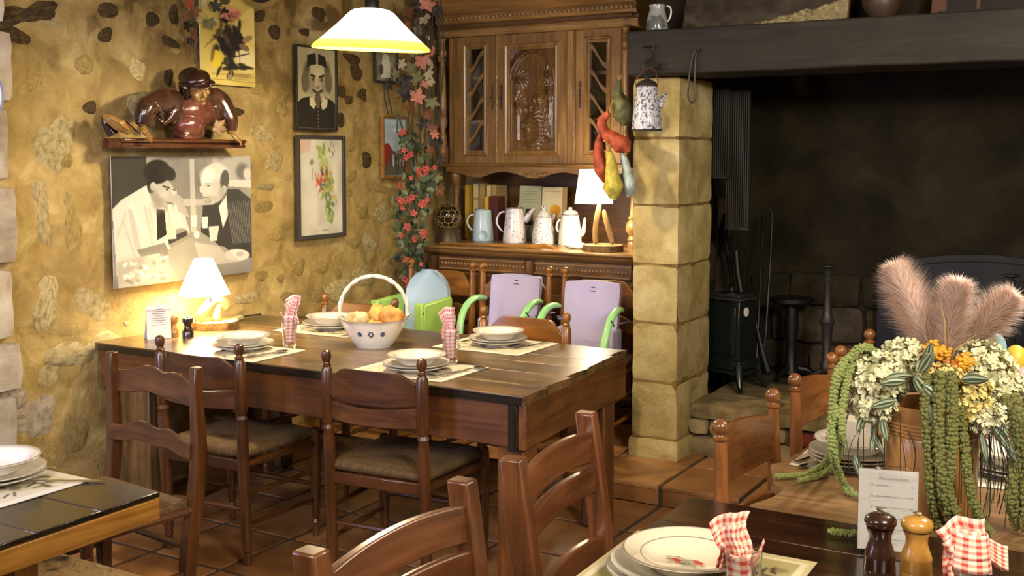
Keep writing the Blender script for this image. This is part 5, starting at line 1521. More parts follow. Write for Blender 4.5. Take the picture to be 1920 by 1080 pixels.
hr = MB(); hr.ball(hp_((-0.018, -0.030, 0.0)), (0.042, 0.034, 0.055), 16, 10, Rm); hr.ball(hp_((-0.022, 0.028, 0.0)), (0.036, 0.026, 0.05), 16, 10, Rm)
hr.tube([hp_((0.0, -0.045, 0.01)), hp_((0.006, -0.056, -0.03)), hp_((0.014, -0.045, -0.062)), hp_((0.03, -0.03, -0.072))], [0.02, 0.018, 0.013, 0.006], 10)
for k in range(4): hr.tube([hp_((-0.02, -0.04 - .004 * k, 0.03 - 0.016 * k)), hp_((0.004, -0.064, 0.02 - 0.018 * k)), hp_((0.012, -0.05, 0.004 - 0.018 * k))], 0.008, 8)
remesh(put('hair', hr, M['cv_cap'], t), 0.004, 2)
cp = MB(); cp.ball(hp_((-0.004, 0, 0.040)), (0.066, 0.060, 0.034), 20, 12, Rm @ Euler((0, -0.15, 0)).to_matrix()); cp.ball(hp_((0.046, 0.004, 0.036)), (0.040, 0.045, 0.009), 18, 8, Rm @ Euler((0, 0.25, 0)).to_matrix()); cp.ball(hp_((-0.03, 0.0, 0.036)), (0.05, 0.055, 0.034), 18, 10, Rm)
cp.ball(hp_((0.062, 0.03, 0.034)), (0.02, 0.02, 0.010), 12, 8, Rm)
remesh(put('cap', cp, M['cv_cap'], t), 0.004, 2)
# carved hand-shaped scroll with a quill at the left end, and a maple leaf
sc = MB()
sc.tube([W(193, 216, -4.06), W(204, 222, -4.04), W(222, 234, -4.02), W(244, 248, -4.0)], [0.010, 0.022, 0.028, 0.014], 14)
for k in range(4): sc.tube([W(206 + 3 * k, 220 + k, -4.01), W(224 + 3 * k, 231 - k, -3.985), W(244 + 3 * k, 246 - 3 * k, -3.98)], [0.006, 0.008, 0.004], 8)
remesh(put('scroll', sc, M['cv_skin'], t), 0.004, 2)
put('quill', MB().tube([W(236, 226, -3.975), W(250, 240, -3.965), W(264, 252, -3.955)], [0.003, 0.004, 0.002], 8), M['cv_cap'], t)
put('scroll_back', MB().tube(catmull([W(194, 217, -4.09), W(200, 232, -4.09), W(212, 252, -4.08)]), interp_r([0.010, 0.022, 0.026]), 12), M['cv_cap'], t)

def maple(r, seed=0, curl=0.12, thick=0):
    """a five-lobed leaf around the origin in its own x-z plane, folded along its veins"""
    rs = random.Random(seed); pts = []
    lobes = [(-2.0, .72), (-1.0, .92), (0, 1.0), (1.0, .92), (2.0, .72)]
    for i, (a, l) in enumerate(lobes):
        l *= rs.uniform(0.9, 1.08)
        pts += [(a - 0.36, l * .66), (a - 0.27, l * .80), (a - 0.14, l * .78), (a, l), (a + 0.14, l * .78), (a + 0.27, l * .80), (a + 0.36, l * .66)]
        if i < 4: pts.append(((a + lobes[i + 1][0]) / 2, 0.46))
    pts = [(math.sin(a) * q * r, math.cos(a) * q * r) for a, q in pts] + [(0.03 * r, -0.22 * r), (-0.03 * r, -0.22 * r)]
    mb = MB(); vs = [(0, 0, 0)] + [(x, -curl * r * ((x / r) ** 2 + 0.5 * abs(z / r) ** 2) + rs.uniform(-.05, .05) * r, z) for x, z in pts]
    n = len(pts); mb.add(vs, [(0, 1 + k, 1 + (k + 1) % n) for k in range(n)])
    mb.tube([(0, 0.002, -0.15 * r), (0.05 * r, 0.004, -0.6 * r)], 0.03 * r, 5)
    return mb
lf = put('leaf', maple(0.062, 3), plain('carved_pale_leaf', hexc('8e7456'), 0.35, coat=0.3), t, W(408, 243, -3.955), (0.25, 0.5, PI / 2 + 0.1))
s_ = lf.modifiers.new('solid', 'SOLIDIFY'); s_.thickness = 0.004
# ================================================================ SIDEBOARD (two-part carved buffet)
BY, UY = 5.60, 6.00       # front planes: base and upper part
BZ = 1.05
t = thing('buffet', 'tall carved oak buffet with glazed doors against the back wall', 'cabinet', (-3.3, 6.0, STEP))
Lb = -Vector((-3.3, 6.0, STEP))
ox, oy, oz, odx, odz = M['oak_x'], M['oak_y'], M['oak_z'], M['oakd_x'], M['oakd_z']
bx0, bx1 = -3.93, -2.47
def P(name, mb, mat, par=t, **k): return put(name, mb, mat, par, Lb if par is t else (0, 0, 0), **k)
# base: carcass, two doors, frieze with beads, moulded top
P('base_carcass', MB().b2((bx0 + 0.05, BY + 0.06, STEP + 0.08), (bx1 - 0.05, 6.42, BZ - 0.05)), odx)
P('plinth', MB().b2((bx0 + 0.03, BY + 0.03, STEP + 0.001), (bx1 - 0.03, 6.42, STEP + 0.09)), odx, bevel=0.006)
mb = MB(); ps = []
prof = [(0.0, 0.0), (-0.035, -0.002), (-0.04, -0.010), (-0.034, -0.018), (-0.024, -0.022), (-0.018, -0.034), (0.0, -0.044), (0.012, -0.055), (0.03, -0.06)]
mb.prism([(BY + 0.02 + a, BZ + b) for a, b in prof] + [(6.44, BZ - 0.06), (6.44, BZ)], bx0 - 0.02, bx1 + 0.02, 'x')
P('base_top', mb, ox, bevel=0.001)
for k in range(2):
    a = bx0 + 0.075 + k * 0.66; b_ = a + 0.63
    dr = P('drawer_front', MB().b2((a, BY + 0.035, 0.90), (b_, BY + 0.07, 0.985)), odx, bevel=0.004)
    bd_ = MB()
    n = 26
    for i in range(n):
        x = a + 0.03 + (b_ - a - 0.06) * i / (n - 1); bd_.ball((x, BY + 0.034, 0.942), (0.0085, 0.008, 0.011), 8, 5)
    bd_.b2((a + 0.01, BY + 0.028, 0.968), (b_ - 0.01, BY + 0.036, 0.975)); bd_.b2((a + 0.01, BY + 0.028, 0.910), (b_ - 0.01, BY + 0.036, 0.917))
    put('bead_carving', bd_, ox, dr)
    do = P('base_door', MB().b2((a, BY + 0.04, 0.20), (b_, BY + 0.065, 0.88)), odz, bevel=0.004)
    put('raised_panel', MB().b2((a + 0.09, BY + 0.026, 0.29), (b_ - 0.09, BY + 0.045, 0.80)), odx, do, bevel=0.012)
for x in (bx0 + 0.03, bx0 + 0.72, bx1 - 0.03):
    P('scroll_bracket', MB().lathe([(0.02, STEP + 0.09), (0.028, 0.30), (0.018, 0.36), (0.024, 0.5), (0.016, 0.78), (0.03, 0.84), (0.02, 0.88), (0.034, 0.93), (0.034, 0.985)], (x, BY + 0.035, 0), 12), odz)
# back panel and shelf of the open niche
P('niche_back', MB().b2((bx0, 6.36, BZ - 0.001), (bx1, 6.40, 1.56)), odx)
# turned supports: outer pair
bal = [(0.034, BZ), (0.036, 1.075), (0.030, 1.085), (0.036, 1.10), (0.024, 1.12), (0.040, 1.145), (0.046, 1.17), (0.040, 1.195), (0.024, 1.215), (0.034, 1.225), (0.022, 1.24), (0.017, 1.33), (0.024, 1.42), (0.032, 1.455), (0.034, 1.47), (0.030, 1.49), (0.04, 1.505), (0.04, 1.53)]
for x in (-3.985, -2.735):
    P('turned_support', MB().lathe(bal, (x, 6.03, 0), 20), oz)
# upper body
ux0, ux1 = -4.02, -2.74
P('upper_carcass', MB().b2((ux0 + 0.03, UY + 0.03, 1.53), (ux1 - 0.03, 6.40, 1.545)).b2((ux0 + 0.03, UY + 0.03, 2.34), (ux1 - 0.03, 6.40, 2.36)).b2((ux0 + 0.02, UY + 0.01, 1.53), (ux0 + 0.05, 6.40, 2.36)).b2((ux1 - 0.05, UY + 0.01, 1.53), (ux1 - 0.02, 6.40, 2.36)).b2((ux0 + 0.03, 6.37, 1.53), (ux1 - 0.03, 6.40, 2.36)), odz)
for z in (1.80, 2.08): P('inner_shelf', MB().b2((ux0 + 0.05, UY + 0.06, z), (ux1 - 0.05, 6.36, z + 0.018)), ox)
def xof(px_, py_=180): return at(px_, py_, Y=UY - 0.005).x
def zof(px_, py_): return at(px_, py_, Y=UY - 0.005).z
DZ0, DZ1 = 1.535, 2.338
def frame(mb, x0, x1, z0, z1, wl, wr, wt, wb, y0, y1):
    mb.b2((x0, y0, z0), (x0 + wl, y1, z1)); mb.b2((x1 - wr, y0, z0), (x1, y1, z1)); mb.b2((x0 + wl, y0, z0), (x1 - wr, y1, z0 + wb)); mb.b2((x0 + wl, y0, z1 - wt), (x1 - wr, y1, z1)); return mb
def mould(mb, x0, x1, z0, z1, w_, y0, dy):
    """mitred moulding: ridge round an opening"""
    out = [(x0, z0), (x1, z0), (x1, z1), (x0, z1)]
    def ring(d, y): return [(x + (d if x == x0 else -d), y, z + (d if z == z0 else -d)) for x, z in out]
    rr_ = [ring(0, y0), ring(w_ * 0.25, y0 - dy), ring(w_ * 0.5, y0 - dy * 0.4), ring(w_ * 0.75, y0 - dy * 0.9), ring(w_, y0 + 0.004)]
    n = len(mb.v)
    for r_ in rr_: mb.v.extend(r_)
    for i in range(4):
        for k in range(4):
            l = (k + 1) % 4; mb.f.append((n + i * 4 + k, n + i * 4 + l, n + (i + 1) * 4 + l, n + (i + 1) * 4 + k))
    return mb
dl = (xof(853), xof(931)); dc = (xof(936), xof(1066)); drr = (xof(1082), xof(1166))
def glazed(x0, x1, gx0, gx1, flip, lab):
    gz0, gz1 = 1.625, 2.262
    d = P('door', frame(MB(), x0, x1, DZ0, DZ1, gx0 - x0, x1 - gx1, DZ1 - gz1, gz0 - DZ0, UY - 0.02, UY + 0.006), oz, label=lab)
    put('moulding', mould(MB(), gx0 - 0.035, gx1 + 0.035, gz0 - 0.035, gz1 + 0.035, 0.03, UY - 0.020, 0.010), oz, d)
    put('pane', MB().b2((gx0, UY - 0.002, gz0), (gx1, UY, gz1)), M['pane'], d)
    mt = MB(); n = 4; H_ = (gz1 - gz0) / 4.6
    for k in range(n):
        zb = gz0 + H_ * (0.55 + k * 1.05) - 0.02
        pts = []
        for i in range(15):
            u = i / 14; xx = gx0 - 0.004 + (gx1 - gx0 + 0.008) * u
            s_ = sm(u, 0.05, 0.95) if not flip else 1 - sm(u, 0.05, 0.95)
            pts.append((xx, zb + s_ * 0.115))
        mt.prism([(x, z - 0.004 - 0.006 * abs(math.cos(i / 14 * PI))) for i, (x, z) in enumerate(pts)] + [(x, z + 0.012 + 0.010 * abs(math.cos((14 - i) / 14 * PI))) for i, (x, z) in enumerate(pts[::-1])], UY - 0.018, UY + 0.004, 'y')
    put('glazing_bar', mt, oz, d)
    return d
w1 = dl[1] - dl[0]; w2 = drr[1] - drr[0]
d1 = glazed(dl[0], dl[1], dl[0] + w1 * .36, dl[0] + w1 * .72, False, 'glazed door with wavy diagonal bars, left')
d3 = glazed(drr[0], drr[1], drr[0] + w2 * .30, drr[0] + w2 * .68, True, 'glazed door with wavy diagonal bars, right')
cx0, cx1 = dc[0] + 0.075, dc[1] - 0.075
d2 = P('door', frame(MB(), dc[0], dc[1], DZ0, DZ1, 0.075, 0.075, 0.085, 0.085, UY - 0.02, UY + 0.006), oz, label='middle door with a carved country scene')
put('moulding', mould(MB(), cx0 - 0.028, cx1 + 0.028, DZ0 + 0.057, DZ1 - 0.057, 0.04, UY - 0.020, 0.012), oz, d2)
# carved relief: arch, trees with fans of branches, figures around a haystack
pz0, pz1 = DZ0 + 0.09, DZ1 - 0.09
Wp, Hp = cx1 - cx0 - 0.012, pz1 - pz0
def relief(u, v):
    x = (u - 0.5) * 2; y = v           # v from bottom 0 to top 1
    h = 0.0
    R_ = math.hypot(x * 0.5, (y - 0.70) * 1.75)
    ins = abs(x) < 0.86 and (y < 0.74 or R_ < 0.44)
    h += 0.010 * math.exp(-((R_ - 0.47) / 0.03) ** 2) if y > 0.7 else 0.010 * math.exp(-((abs(x) - 0.93) / 0.04) ** 2)
    if not ins and y > 0.7: h += 0.006 + 0.005 * math.sin(R_ * 30)
    if ins:
        h -= 0.006
        # ground
        h += 0.010 * sm(0.10 + 0.03 * math.sin(x * 4) - y, -0.03, 0.03)
        # haystack, coursed
        q = 1 - math.hypot((x - 0.02) / 0.5, (y - 0.20) / 0.22)
        if q > 0: h += 0.016 * min(1, q * 2.5) + 0.0022 * math.sin(y * 150 + math.sin(x * 20))
        # trees left and right
        for s, tx, ty in ((-1, -0.62, 0.70), (1, 0.62, 0.74), (1, 0.66, 0.58), (-1, -0.7, 0.46)):
            d = math.hypot((x - tx) / 0.42, (y - ty) / 0.11); a = math.atan2((y - ty) * 4, (x - tx))
            if d < 1: h += 0.013 * (1 - d * d) * (0.6 + 0.4 * math.sin(a * 13 + d * 6))
        h += 0.011 * math.exp(-((x - (0.70 - 0.18 * (0.55 - y) * 0)) / 0.07) ** 2) * (1 if 0.1 < y < 0.62 else 0)
        h += 0.009 * math.exp(-((x + 0.70) / 0.06) ** 2) * (1 if 0.1 < y < 0.66 else 0)
        # dress folds at right
        if 0.08 < y < 0.42: 
            c0 = 0.55; wd = 0.10 + 0.35 * (0.42 - y)
            if abs(x - c0) < wd: h += 0.012 * (1 - ((x - c0) / wd) ** 2) + 0.003 * math.sin((x - c0) / wd * 14)
        # figures
        for fx, fy, fs in ((-0.35, 0.40, 1), (-0.12, 0.42, 0.9), (0.22, 0.50, 1.1), (0.02, 0.50, 0.8), (-0.45, 0.25, 1), (-0.22, 0.22, .9)):
            d = math.hypot((x - fx) / (0.12 * fs), (y - fy) / (0.045 * fs)); 
            if d < 1: h += 0.015 * math.sqrt(1 - d * d)
        h += 0.0008 * noise.noise(Vector((x * 14, y * 26, 0)))
    return h
mb = MB(); mb.grid(lambda u, v: (cx0 + 0.006 + Wp * u, UY - 0.006 - relief(u, v), pz0 + Hp * v), 110, 170)
put('carved_panel', mb, wood('carved_panel_oak', hexc('503418'), hexc('84602f'), 'z', 0.3, 0.4, blotch=0.2), d2)
# keyhole plates
for x in (dl[1] - 0.02, dc[0] + 0.025, drr[0] + 0.03):
    mb = MB()
    for k in range(9): mb.ball((x, UY - 0.022, 1.885 + 0.018 * k), (0.006 + 0.003 * (k % 2), 0.004, 0.009), 8, 5)
    mb.tube([(x, UY - 0.025, 1.955), (x, UY - 0.045, 1.95)], 0.003, 6)
    P('keyhole_plate', mb, M['iron2'])
# rope-turned columns between the doors, and stiles
for x, w_ in (((dl[1] + dc[0]) / 2 + 0.002, 0.011), (drr[0] - 0.012, 0.014)):
    mb = MB(); n = 90
    for ph in (0, PI / 1.0):
        mb.tube([(x + 0.0035 * math.cos(k * 0.55 + ph), UY - 0.022 + 0.0035 * math.sin(k * 0.55 + ph), DZ0 + (DZ1 - DZ0) * k / n) for k in range(n + 1)], 0.005, 5)
    P('rope_moulding', mb, oz)
P('stile', MB().b2((dc[1] + 0.002, UY - 0.02, DZ0), (drr[0] - 0.003, UY + 0.006, DZ1)), oz)
P('stile', MB().b2((ux0 + 0.02, UY - 0.02, DZ0), (dl[0] - 0.003, UY + 0.006, DZ1)), oz)
P('stile', MB().b2((drr[1] + 0.003, UY - 0.02, DZ0), (ux1 - 0.02, UY + 0.006, DZ1)), oz)
# lower rail with scalloped apron
mb = MB(); pts = []
n = 90; xa, xb = ux0 + 0.0, ux1 - 0.0
for i in range(n + 1):
    u = i / n; x = xa + (xb - xa) * u; s_ = abs(u - 0.5) * 2
    z = 1.478 - 0.014 * math.cos(s_ * PI * 3) - 0.010 * math.exp(-((s_ - 0.0) / 0.14) ** 2) - 0.010 * math.exp(-((s_ - 0.62) / 0.09) ** 2)
    pts.append((x, z))
mb.prism(pts + [(xb, 1.532), (xa, 1.532)], UY - 0.035, UY - 0.010, 'y')
P('scalloped_apron', mb, ox, bevel=0.002)
cv = MB()
for k in range(-6, 7): cv.ball(((xa + xb) / 2 + k * 0.016, UY - 0.036, 1.478 + 0.006 * math.cos(k)), (0.010, 0.006, 0.009 + 0.004 * (k % 2)), 8, 5)
P('shell_carving', cv, ox)
P('lower_moulding', MB().prism([(UY - 0.05, 1.532), (UY - 0.055, 1.540), (UY - 0.04, 1.546), (UY + 0.02, 1.546), (UY + 0.02, 1.520), (UY - 0.04, 1.524)], xa - 0.02, xb + 0.02, 'x'), ox)
# cornice
cr = [(6.0, 2.338), (5.965, 2.342), (5.955, 2.355), (5.955, 2.378), (5.945, 2.385), (5.965, 2.392), (5.965, 2.41), (5.94, 2.42), (5.925, 2.435), (5.93, 2.47), (5.90, 2.485), (5.86, 2.50), (5.82, 2.535), (5.80, 2.56), (5.80, 2.60), (5.79, 2.61), (5.79, 2.64), (6.42, 2.64), (6.42, 2.338)]
P('cornice', MB().prism(cr, xa - 0.05, xb + 0.06, 'x'), M['oak_x'])
cv = MB(); n = 44
for k in range(n):
    x = xa - 0.03 + (xb - xa + 0.06) * k / (n - 1)
    cv.ball((x, 5.924, 2.452), (0.012, 0.009, 0.014), 8, 6, Euler((0, 0.5, 0)).to_matrix())
P('leaf_carving', cv, ox)
P('frieze_dark_band', MB().b2((xa - 0.03, 5.938, 2.395), (xb + 0.03, 5.97, 2.412)), odx)  # narrow band of dark oak along the frieze
# turned colonnettes at the corners
col = [(0.020, 1.60), (0.026, 1.625), (0.020, 1.65), (0.028, 1.67), (0.024, 1.70), (0.026, 1.71), (0.019, 1.735), (0.014, 1.75), (0.030, 1.80), (0.024, 1.83), (0.028, 1.84), (0.022, 1.85), (0.024, 1.90), (0.016, 2.19), (0.022, 2.20), (0.014, 2.215), (0.026, 2.24), (0.026, 2.25), (0.014, 2.275), (0.020, 2.29), (0.013, 2.30), (0.024, 2.335)]
for x in (-4.035, -2.755):
    P('colonnette', MB().lathe(col, (x, 5.955, 0), 18), oz)
    P('corner_bracket', MB().prism([(5.99, 1.54), (5.95, 1.545), (5.925, 1.57), (5.935, 1.60), (5.99, 1.66)], x - 0.022, x + 0.022, 'x'), oz, bevel=0.008)

# ================================================================ THINGS ON THE SIDEBOARD
BT = BZ + 0.0005
def jug(name, label, cat, px_, prof, mat, handle=None, spout=None, lid=None, rz=0, Y=6.05, sx=1):
    x = at(px_, 453, Z=BZ); 
    d = thing(name, label, cat, (at(px_, 440, Y=Y).x, Y, BT), rz, 'enamel jugs and coffee pots')
    put('body', MB().lathe(prof + [(r - 0.003, z - 0.0) for r, z in prof[::-1] if z > 0.01], n=32, cap=False), mat, d)
    if handle: put('handle', MB().tube(handle, [0.007] * len(handle), 10), mat, d, sub=1)
    if spout: put('spout', MB().tube(spout[0], spout[1], 12, flat=0.9), mat, d, sub=1)
    if lid: put('lid', MB().lathe(lid, n=28, cap=False), mat, d)
    put('rim', MB().tube([(prof[-1][0] * math.cos(a), prof[-1][0] * math.sin(a), prof[-1][1]) for a in [2 * PI * k / 32 for k in range(32)]], 0.0025, 6, closed=True), M['iron2'], d)
    return d
def H_(s, r0, r1, z0, z1, o=0.055):
    return [(s * r0, 0, z0), (s * (r0 + o * .6), 0, z0 + 0.004), (s * (r0 + o), 0, z0 - (z0 - z1) * .3), (s * (r1 + o * .8), 0, z0 - (z0 - z1) * .65), (s * r1, 0, z1)]
jug('enamel_jug', 'pale blue enamel jug, leftmost of the enamel pots', 'jug', 906, [(0, 0), (0.066, 0), (0.070, 0.01), (0.064, 0.1), (0.054, 0.19), (0.056, 0.20)], M['enamel_blue'], H_(-1, 0.055, 0.063, 0.165, 0.06, 0.05), rz=0.5)
jug('coffee_pot', 'pale pink flowered enamel coffee pot with a raised spout', 'coffee pot', 965, [(0, 0), (0.074, 0), (0.076, 0.01), (0.070, 0.08), (0.056, 0.19), (0.055, 0.215)], M['enamel_flower'], H_(-1, 0.055, 0.068, 0.19, 0.06, 0.06), ([(0.06, 0, 0.12), (0.085, 0, 0.165), (0.11, 0, 0.20), (0.135, 0, 0.215)], [0.03, 0.022, 0.016, 0.013]), rz=0.5)
jug('coffee_pot', 'white coffee pot patterned with small blue dots and a domed lid', 'coffee pot', 1019, [(0, 0), (0.072, 0), (0.073, 0.01), (0.066, 0.09), (0.05, 0.165)], M['enamel_dots'], None, ([(0.04, 0.03, 0.12), (0.055, 0.05, 0.16), (0.06, 0.055, 0.19)], [0.02, 0.012, 0.01]), [(0.05, 0.166), (0.042, 0.182), (0.022, 0.20), (0.012, 0.212), (0.018, 0.222), (0.012, 0.235), (0, 0.238)], rz=0.3)
jug('coffee_pot', 'plain white enamel coffee pot with a dark rim beside the lamp', 'coffee pot', 1069, [(0, 0), (0.072, 0), (0.073, 0.01), (0.068, 0.09), (0.052, 0.185)], M['enamel_white'], H_(-1, 0.052, 0.064, 0.15, 0.07, 0.03), ([(0.058, 0, 0.05), (0.085, 0, 0.08), (0.085, 0, 0.13), (0.09, 0, 0.17)], [0.025, 0.018, 0.012, 0.010]), [(0.052, 0.187), (0.040, 0.205), (0.012, 0.215), (0.014, 0.228), (0, 0.232)], rz=0.5)
# skimmer hung behind the pots
o = tag(put('skimmer', MB().tube([(-3.70, 6.20, 1.06), (-3.70, 6.24, 1.12), (-3.66, 6.30, 1.30)], 0.006, 6).lathe([(0, 0), (0.03, 0.004), (0.034, 0.01), (0.03, 0.006), (0, 0.003)], (-3.725, 5.955, 1.09), 20, Matrix.Rotation(PI / 2, 3, 'X')), M['enamel_blue']), 'pale blue enamel ladle leaning among the pots', 'ladle')
# books
M['gilt'] = plain('yellow_book', hexc('c29a34'), 0.6, var=0.3)
books = [(872, 880, 1.40, 'gilt', 'thin yellow book leaning at the left end of the row'), (888, 897, 1.41, 'bk1', 'cream spined book beside the thin yellow one'), (900, 909, 1.405, 'bk2', 'tan spined book in the row behind the blue jug'), (912, 921, 1.40, 'bk1', 'pale book with brown stripes in the row'), (922, 931, 1.40, 'bk3', 'beige book near the right end of the row'), (909, 916, 1.33, 'gilt', 'short yellow book in front of the row'), (918, 934, 1.335, 'bk4', 'short dark red book in front of the row')]
M['bk1'] = plain('cream_book', hexc('cbb98c'), 0.7, var=0.15); M['bk2'] = plain('tan_book', hexc('ad9056'), 0.7, var=0.2); M['bk3'] = plain('beige_book', hexc('a68d5c'), 0.7, var=0.15); M['bk4'] = plain('dark_red_book', hexc('4c1d18'), 0.6)
M['paper'] = plain('paper_block', hexc('d8cda8'), 0.8)
for k, (a, b, zt, mm, lb) in enumerate(books):
    Y = 6.10 if k >= 5 else 6.20
    xa_, xb_ = at(a, 400, Y=Y).x, at(b, 400, Y=Y).x
    h = zt - BT
    d = thing('book', lb, 'book', ((xa_ + xb_) / 2, Y + 0.07, BT), 0.0, 'books on the sideboard')
    w_ = xb_ - xa_ - 0.002
    put('cover', MB().b2((-w_ / 2, -0.07, 0), (-w_ / 2 + 0.002, 0.07 if k < 5 else 0.015, h)).b2((w_ / 2 - 0.002, -0.07, 0), (w_ / 2, 0.07 if k < 5 else 0.015, h)).b2((-w_ / 2, -0.072, 0), (w_ / 2, -0.069, h)), M[mm], d)
    put('pages', MB().b2((-w_ / 2 + 0.002, -0.069, 0.004), (w_ / 2 - 0.002, 0.066 if k < 5 else 0.018, h - 0.004)), M['paper'], d)
    if k in (1, 3):
        put('spine_band', MB().b2((-w_ / 2, -0.0735, h * .7), (w_ / 2, -0.0715, h * .76)).b2((-w_ / 2, -0.0735, h * .2), (w_ / 2, -0.0715, h * .24)), M['bk3'], d)
# illustrated cards standing at the back
def stand_card(x0, x1, z0, z1, Y, canvas, label):
    d = thing('illustrated_book', label, 'book', ((x0 + x1) / 2, Y, BT), 0)
    h = z1 - BT
    put('board', MB().b2((-(x1 - x0) / 2, 0.002, 0), ((x1 - x0) / 2, 0.012, h)), M['bk3'], d)
    put('picture', canvas.sheet((-(x1 - x0) / 2, 0.0, h), (x1 - x0, 0, 0), (0, 0, -h)), M['print'], d)
    d.rotation_euler = (-0.08, 0, 0)
c = Canvas(50, 80, (.66, .68, .54)).noise(.03, 4, 1); 
for k in range(5): c.line(.2, .1 + .05 * k, .8, .1 + .05 * k, .008, (.5, .5, .4))
c.poly([(.32, .42), (.66, .42), (.66, .72), (.32, .72)], (.12, .12, .11)).ell(.5, .58, .08, .08, (.6, .58, .5))
stand_card(at(968, 350, Y=6.2).x, at(1009, 350, Y=6.2).x, BT, 1.40, 6.22, c, 'pale green book with a small dark square propped behind the pots')
c = Canvas(60, 80, (.84, .80, .64)).noise(.03, 4, 1)
c.ell(.56, .42, .22, .10, (.86, .62, .14)).poly([(.46, .48), (.64, .48), (.66, .72), (.44, .72)], (.74, .30, .12)).line(.1, .08, .7, .08, .008, (.5, .45, .3)).poly([(.82, 0), (1, 0), (1, 1), (.82, 1)], (.62, .52, .3))
stand_card(at(1012, 350, Y=6.2).x, at(1058, 350, Y=6.2).x, BT, 1.395, 6.21, c, 'open book page with an orange mushroom behind the pots')
# fishing float lamp: netted glass ball on a turned foot
fx = at(840, 405, Y=5.82)
d = thing('netted_glass_float', 'dark glass float in a rope net at the left end of the sideboard', 'ornament', (fx.x, 5.82, BT))
put('foot', MB().lathe([(0.085, 0), (0.085, 0.006), (0.07, 0.05), (0.058, 0.085), (0.05, 0.095), (0, 0.095)], n=28), plain('dark_pewter', hexc('3a2f22'), 0.45, 0.3), d)
g = put('glass_ball', MB().ball((0, 0, 0.165), 0.078, 28, 18), plain('dark_brown_glass', (0.018, 0.012, 0.007), 0.05, coat=1.0), d)
net = MB(); Cn = Vector((0, 0, 0.165))
for lat in (-0.95, -0.5, 0, 0.5, 0.95):
    net.tube([Cn + Vector((0.080 * math.cos(lat) * math.cos(a), 0.080 * math.cos(lat) * math.sin(a), 0.080 * math.sin(lat) + 0.004 * math.cos(a * 10))) for a in [2 * PI * k / 60 for k in range(60)]], 0.0028, 5, closed=True)
for m_ in range(10):
    for hh in range(6):
        l0, l1 = -1.42 + hh * 0.474, -0.946 + hh * 0.474; a0 = 2 * PI * (m_ + 0.5 * (hh % 2)) / 10
        net.tube([Cn + Vector((0.080 * math.cos(l) * math.cos(a0), 0.080 * math.cos(l) * math.sin(a0), 0.080 * math.sin(l))) for l in (l0, (l0 + l1) / 2, l1)], 0.0025, 5)
put('rope_net', net, M['rope'], d)
# wooden stick along the front
o = put('carved_stick', MB().tube([(-3.86, 5.66, BT + 0.008), (-3.6, 5.67, BT + 0.008), (-3.3, 5.665, BT + 0.012), (-3.17, 5.66, BT + 0.016), (-3.12, 5.65, BT + 0.022), (-3.05, 5.645, BT + 0.010)], [0.006, 0.008, 0.011, 0.014, 0.016, 0.006], 8), M['pine_x'])
tag(o, 'carved wooden stick lying along the front edge of the sideboard', 'stick')
o = put('folded_cloth', MB().ball((0, 0, 0), (0.075, 0.05, 0.018), 20, 8), M['card'], None, (-2.99, 5.80, BT + 0.017)); o.data.transform(Matrix.Identity(4))
for v in o.data.vertices: v.co += noise.noise_vector(v.co * 30) * 0.006
tag(o, 'crumpled white cloth beside the driftwood lamp on the sideboard', 'cloth')
# driftwood lamp with square shade
t2 = thing('driftwood_lamp', 'lit driftwood lamp with a rectangular cream shade on the sideboard', 'lamp', (-2.80, 5.76, BT))
sd, tp = log_slice(0.115, 0.034, 2.4)
b0 = put('log_slice', sd, M['bark'], t2); put('cut_face', tp, M['slice'], b0)
put('driftwood', driftwood([(-0.045, 0, 0.034), (-0.05, 0, 0.09), (-0.045, 0, 0.16), (-0.03, 0, 0.23), (-0.02, 0, 0.27)], [0.020, 0.018, 0.017, 0.018, 0.013], 4), M['drift'], t2, sub=1)
put('driftwood', driftwood([(0.055, 0.01, 0.034), (0.045, 0.01, 0.09), (0.02, 0.01, 0.17), (-0.005, 0.01, 0.24)], [0.019, 0.019, 0.017, 0.014], 6), M['drift'], t2, sub=1)
M['shade_b'] = shade_mat('lit_square_shade', (1.0, 0.80, 0.48), 2.6)
mb = MB()
for z0, z1, s0, s1 in ((0.27, 0.465, 0.082, 0.062),):
    q0 = [(-s0, -s0), (s0, -s0), (s0, s0), (-s0, s0)]; q1 = [(-s1, -s1), (s1, -s1), (s1, s1), (-s1, s1)]
    for k in range(4):
        l = (k + 1) % 4
        mb.add([(*q0[k], z0), (*q0[l], z0), (*q1[l], z1), (*q1[k], z1)], [(0, 1, 2, 3)])
sh3 = put('shade', mb, M['shade_b'], t2, (-0.06, -0.0, 0)); s_ = sh3.modifiers.new('solid', 'SOLIDIFY'); s_.thickness = 0.003
put('bulb', MB().ball((-0.05, 0, 0.33), 0.028, 14, 9), M['bulb'], t2)
light('POINT', 'sideboard_lamp_bulb_light', (-2.85, 5.76, BT + 0.285), 9.0, WARM, 0.03)
light('POINT', 'sideboard_lamp_bulb_light', (-2.85, 5.76, BT + 0.45), 2.4, WARM, 0.03)
o = put('standing_plate', MB().lathe([(0, 0), (0.07, 0.003), (0.11, 0.012), (0.112, 0.015), (0.07, 0.008), (0, 0.005)], n=36, M=Matrix.Rotation(-PI / 2 + 0.15, 3, 'X'), cap=False), M['white'], None, (-2.72, 6.31, BT + 0.118))
o.data.transform(Matrix.Rotation(PI, 4, 'Z')); o.data.transform(Matrix.Identity(4)); tag(o, 'white plate propped against the back of the sideboard behind the lamp', 'plate')
o.location.y = 6.30
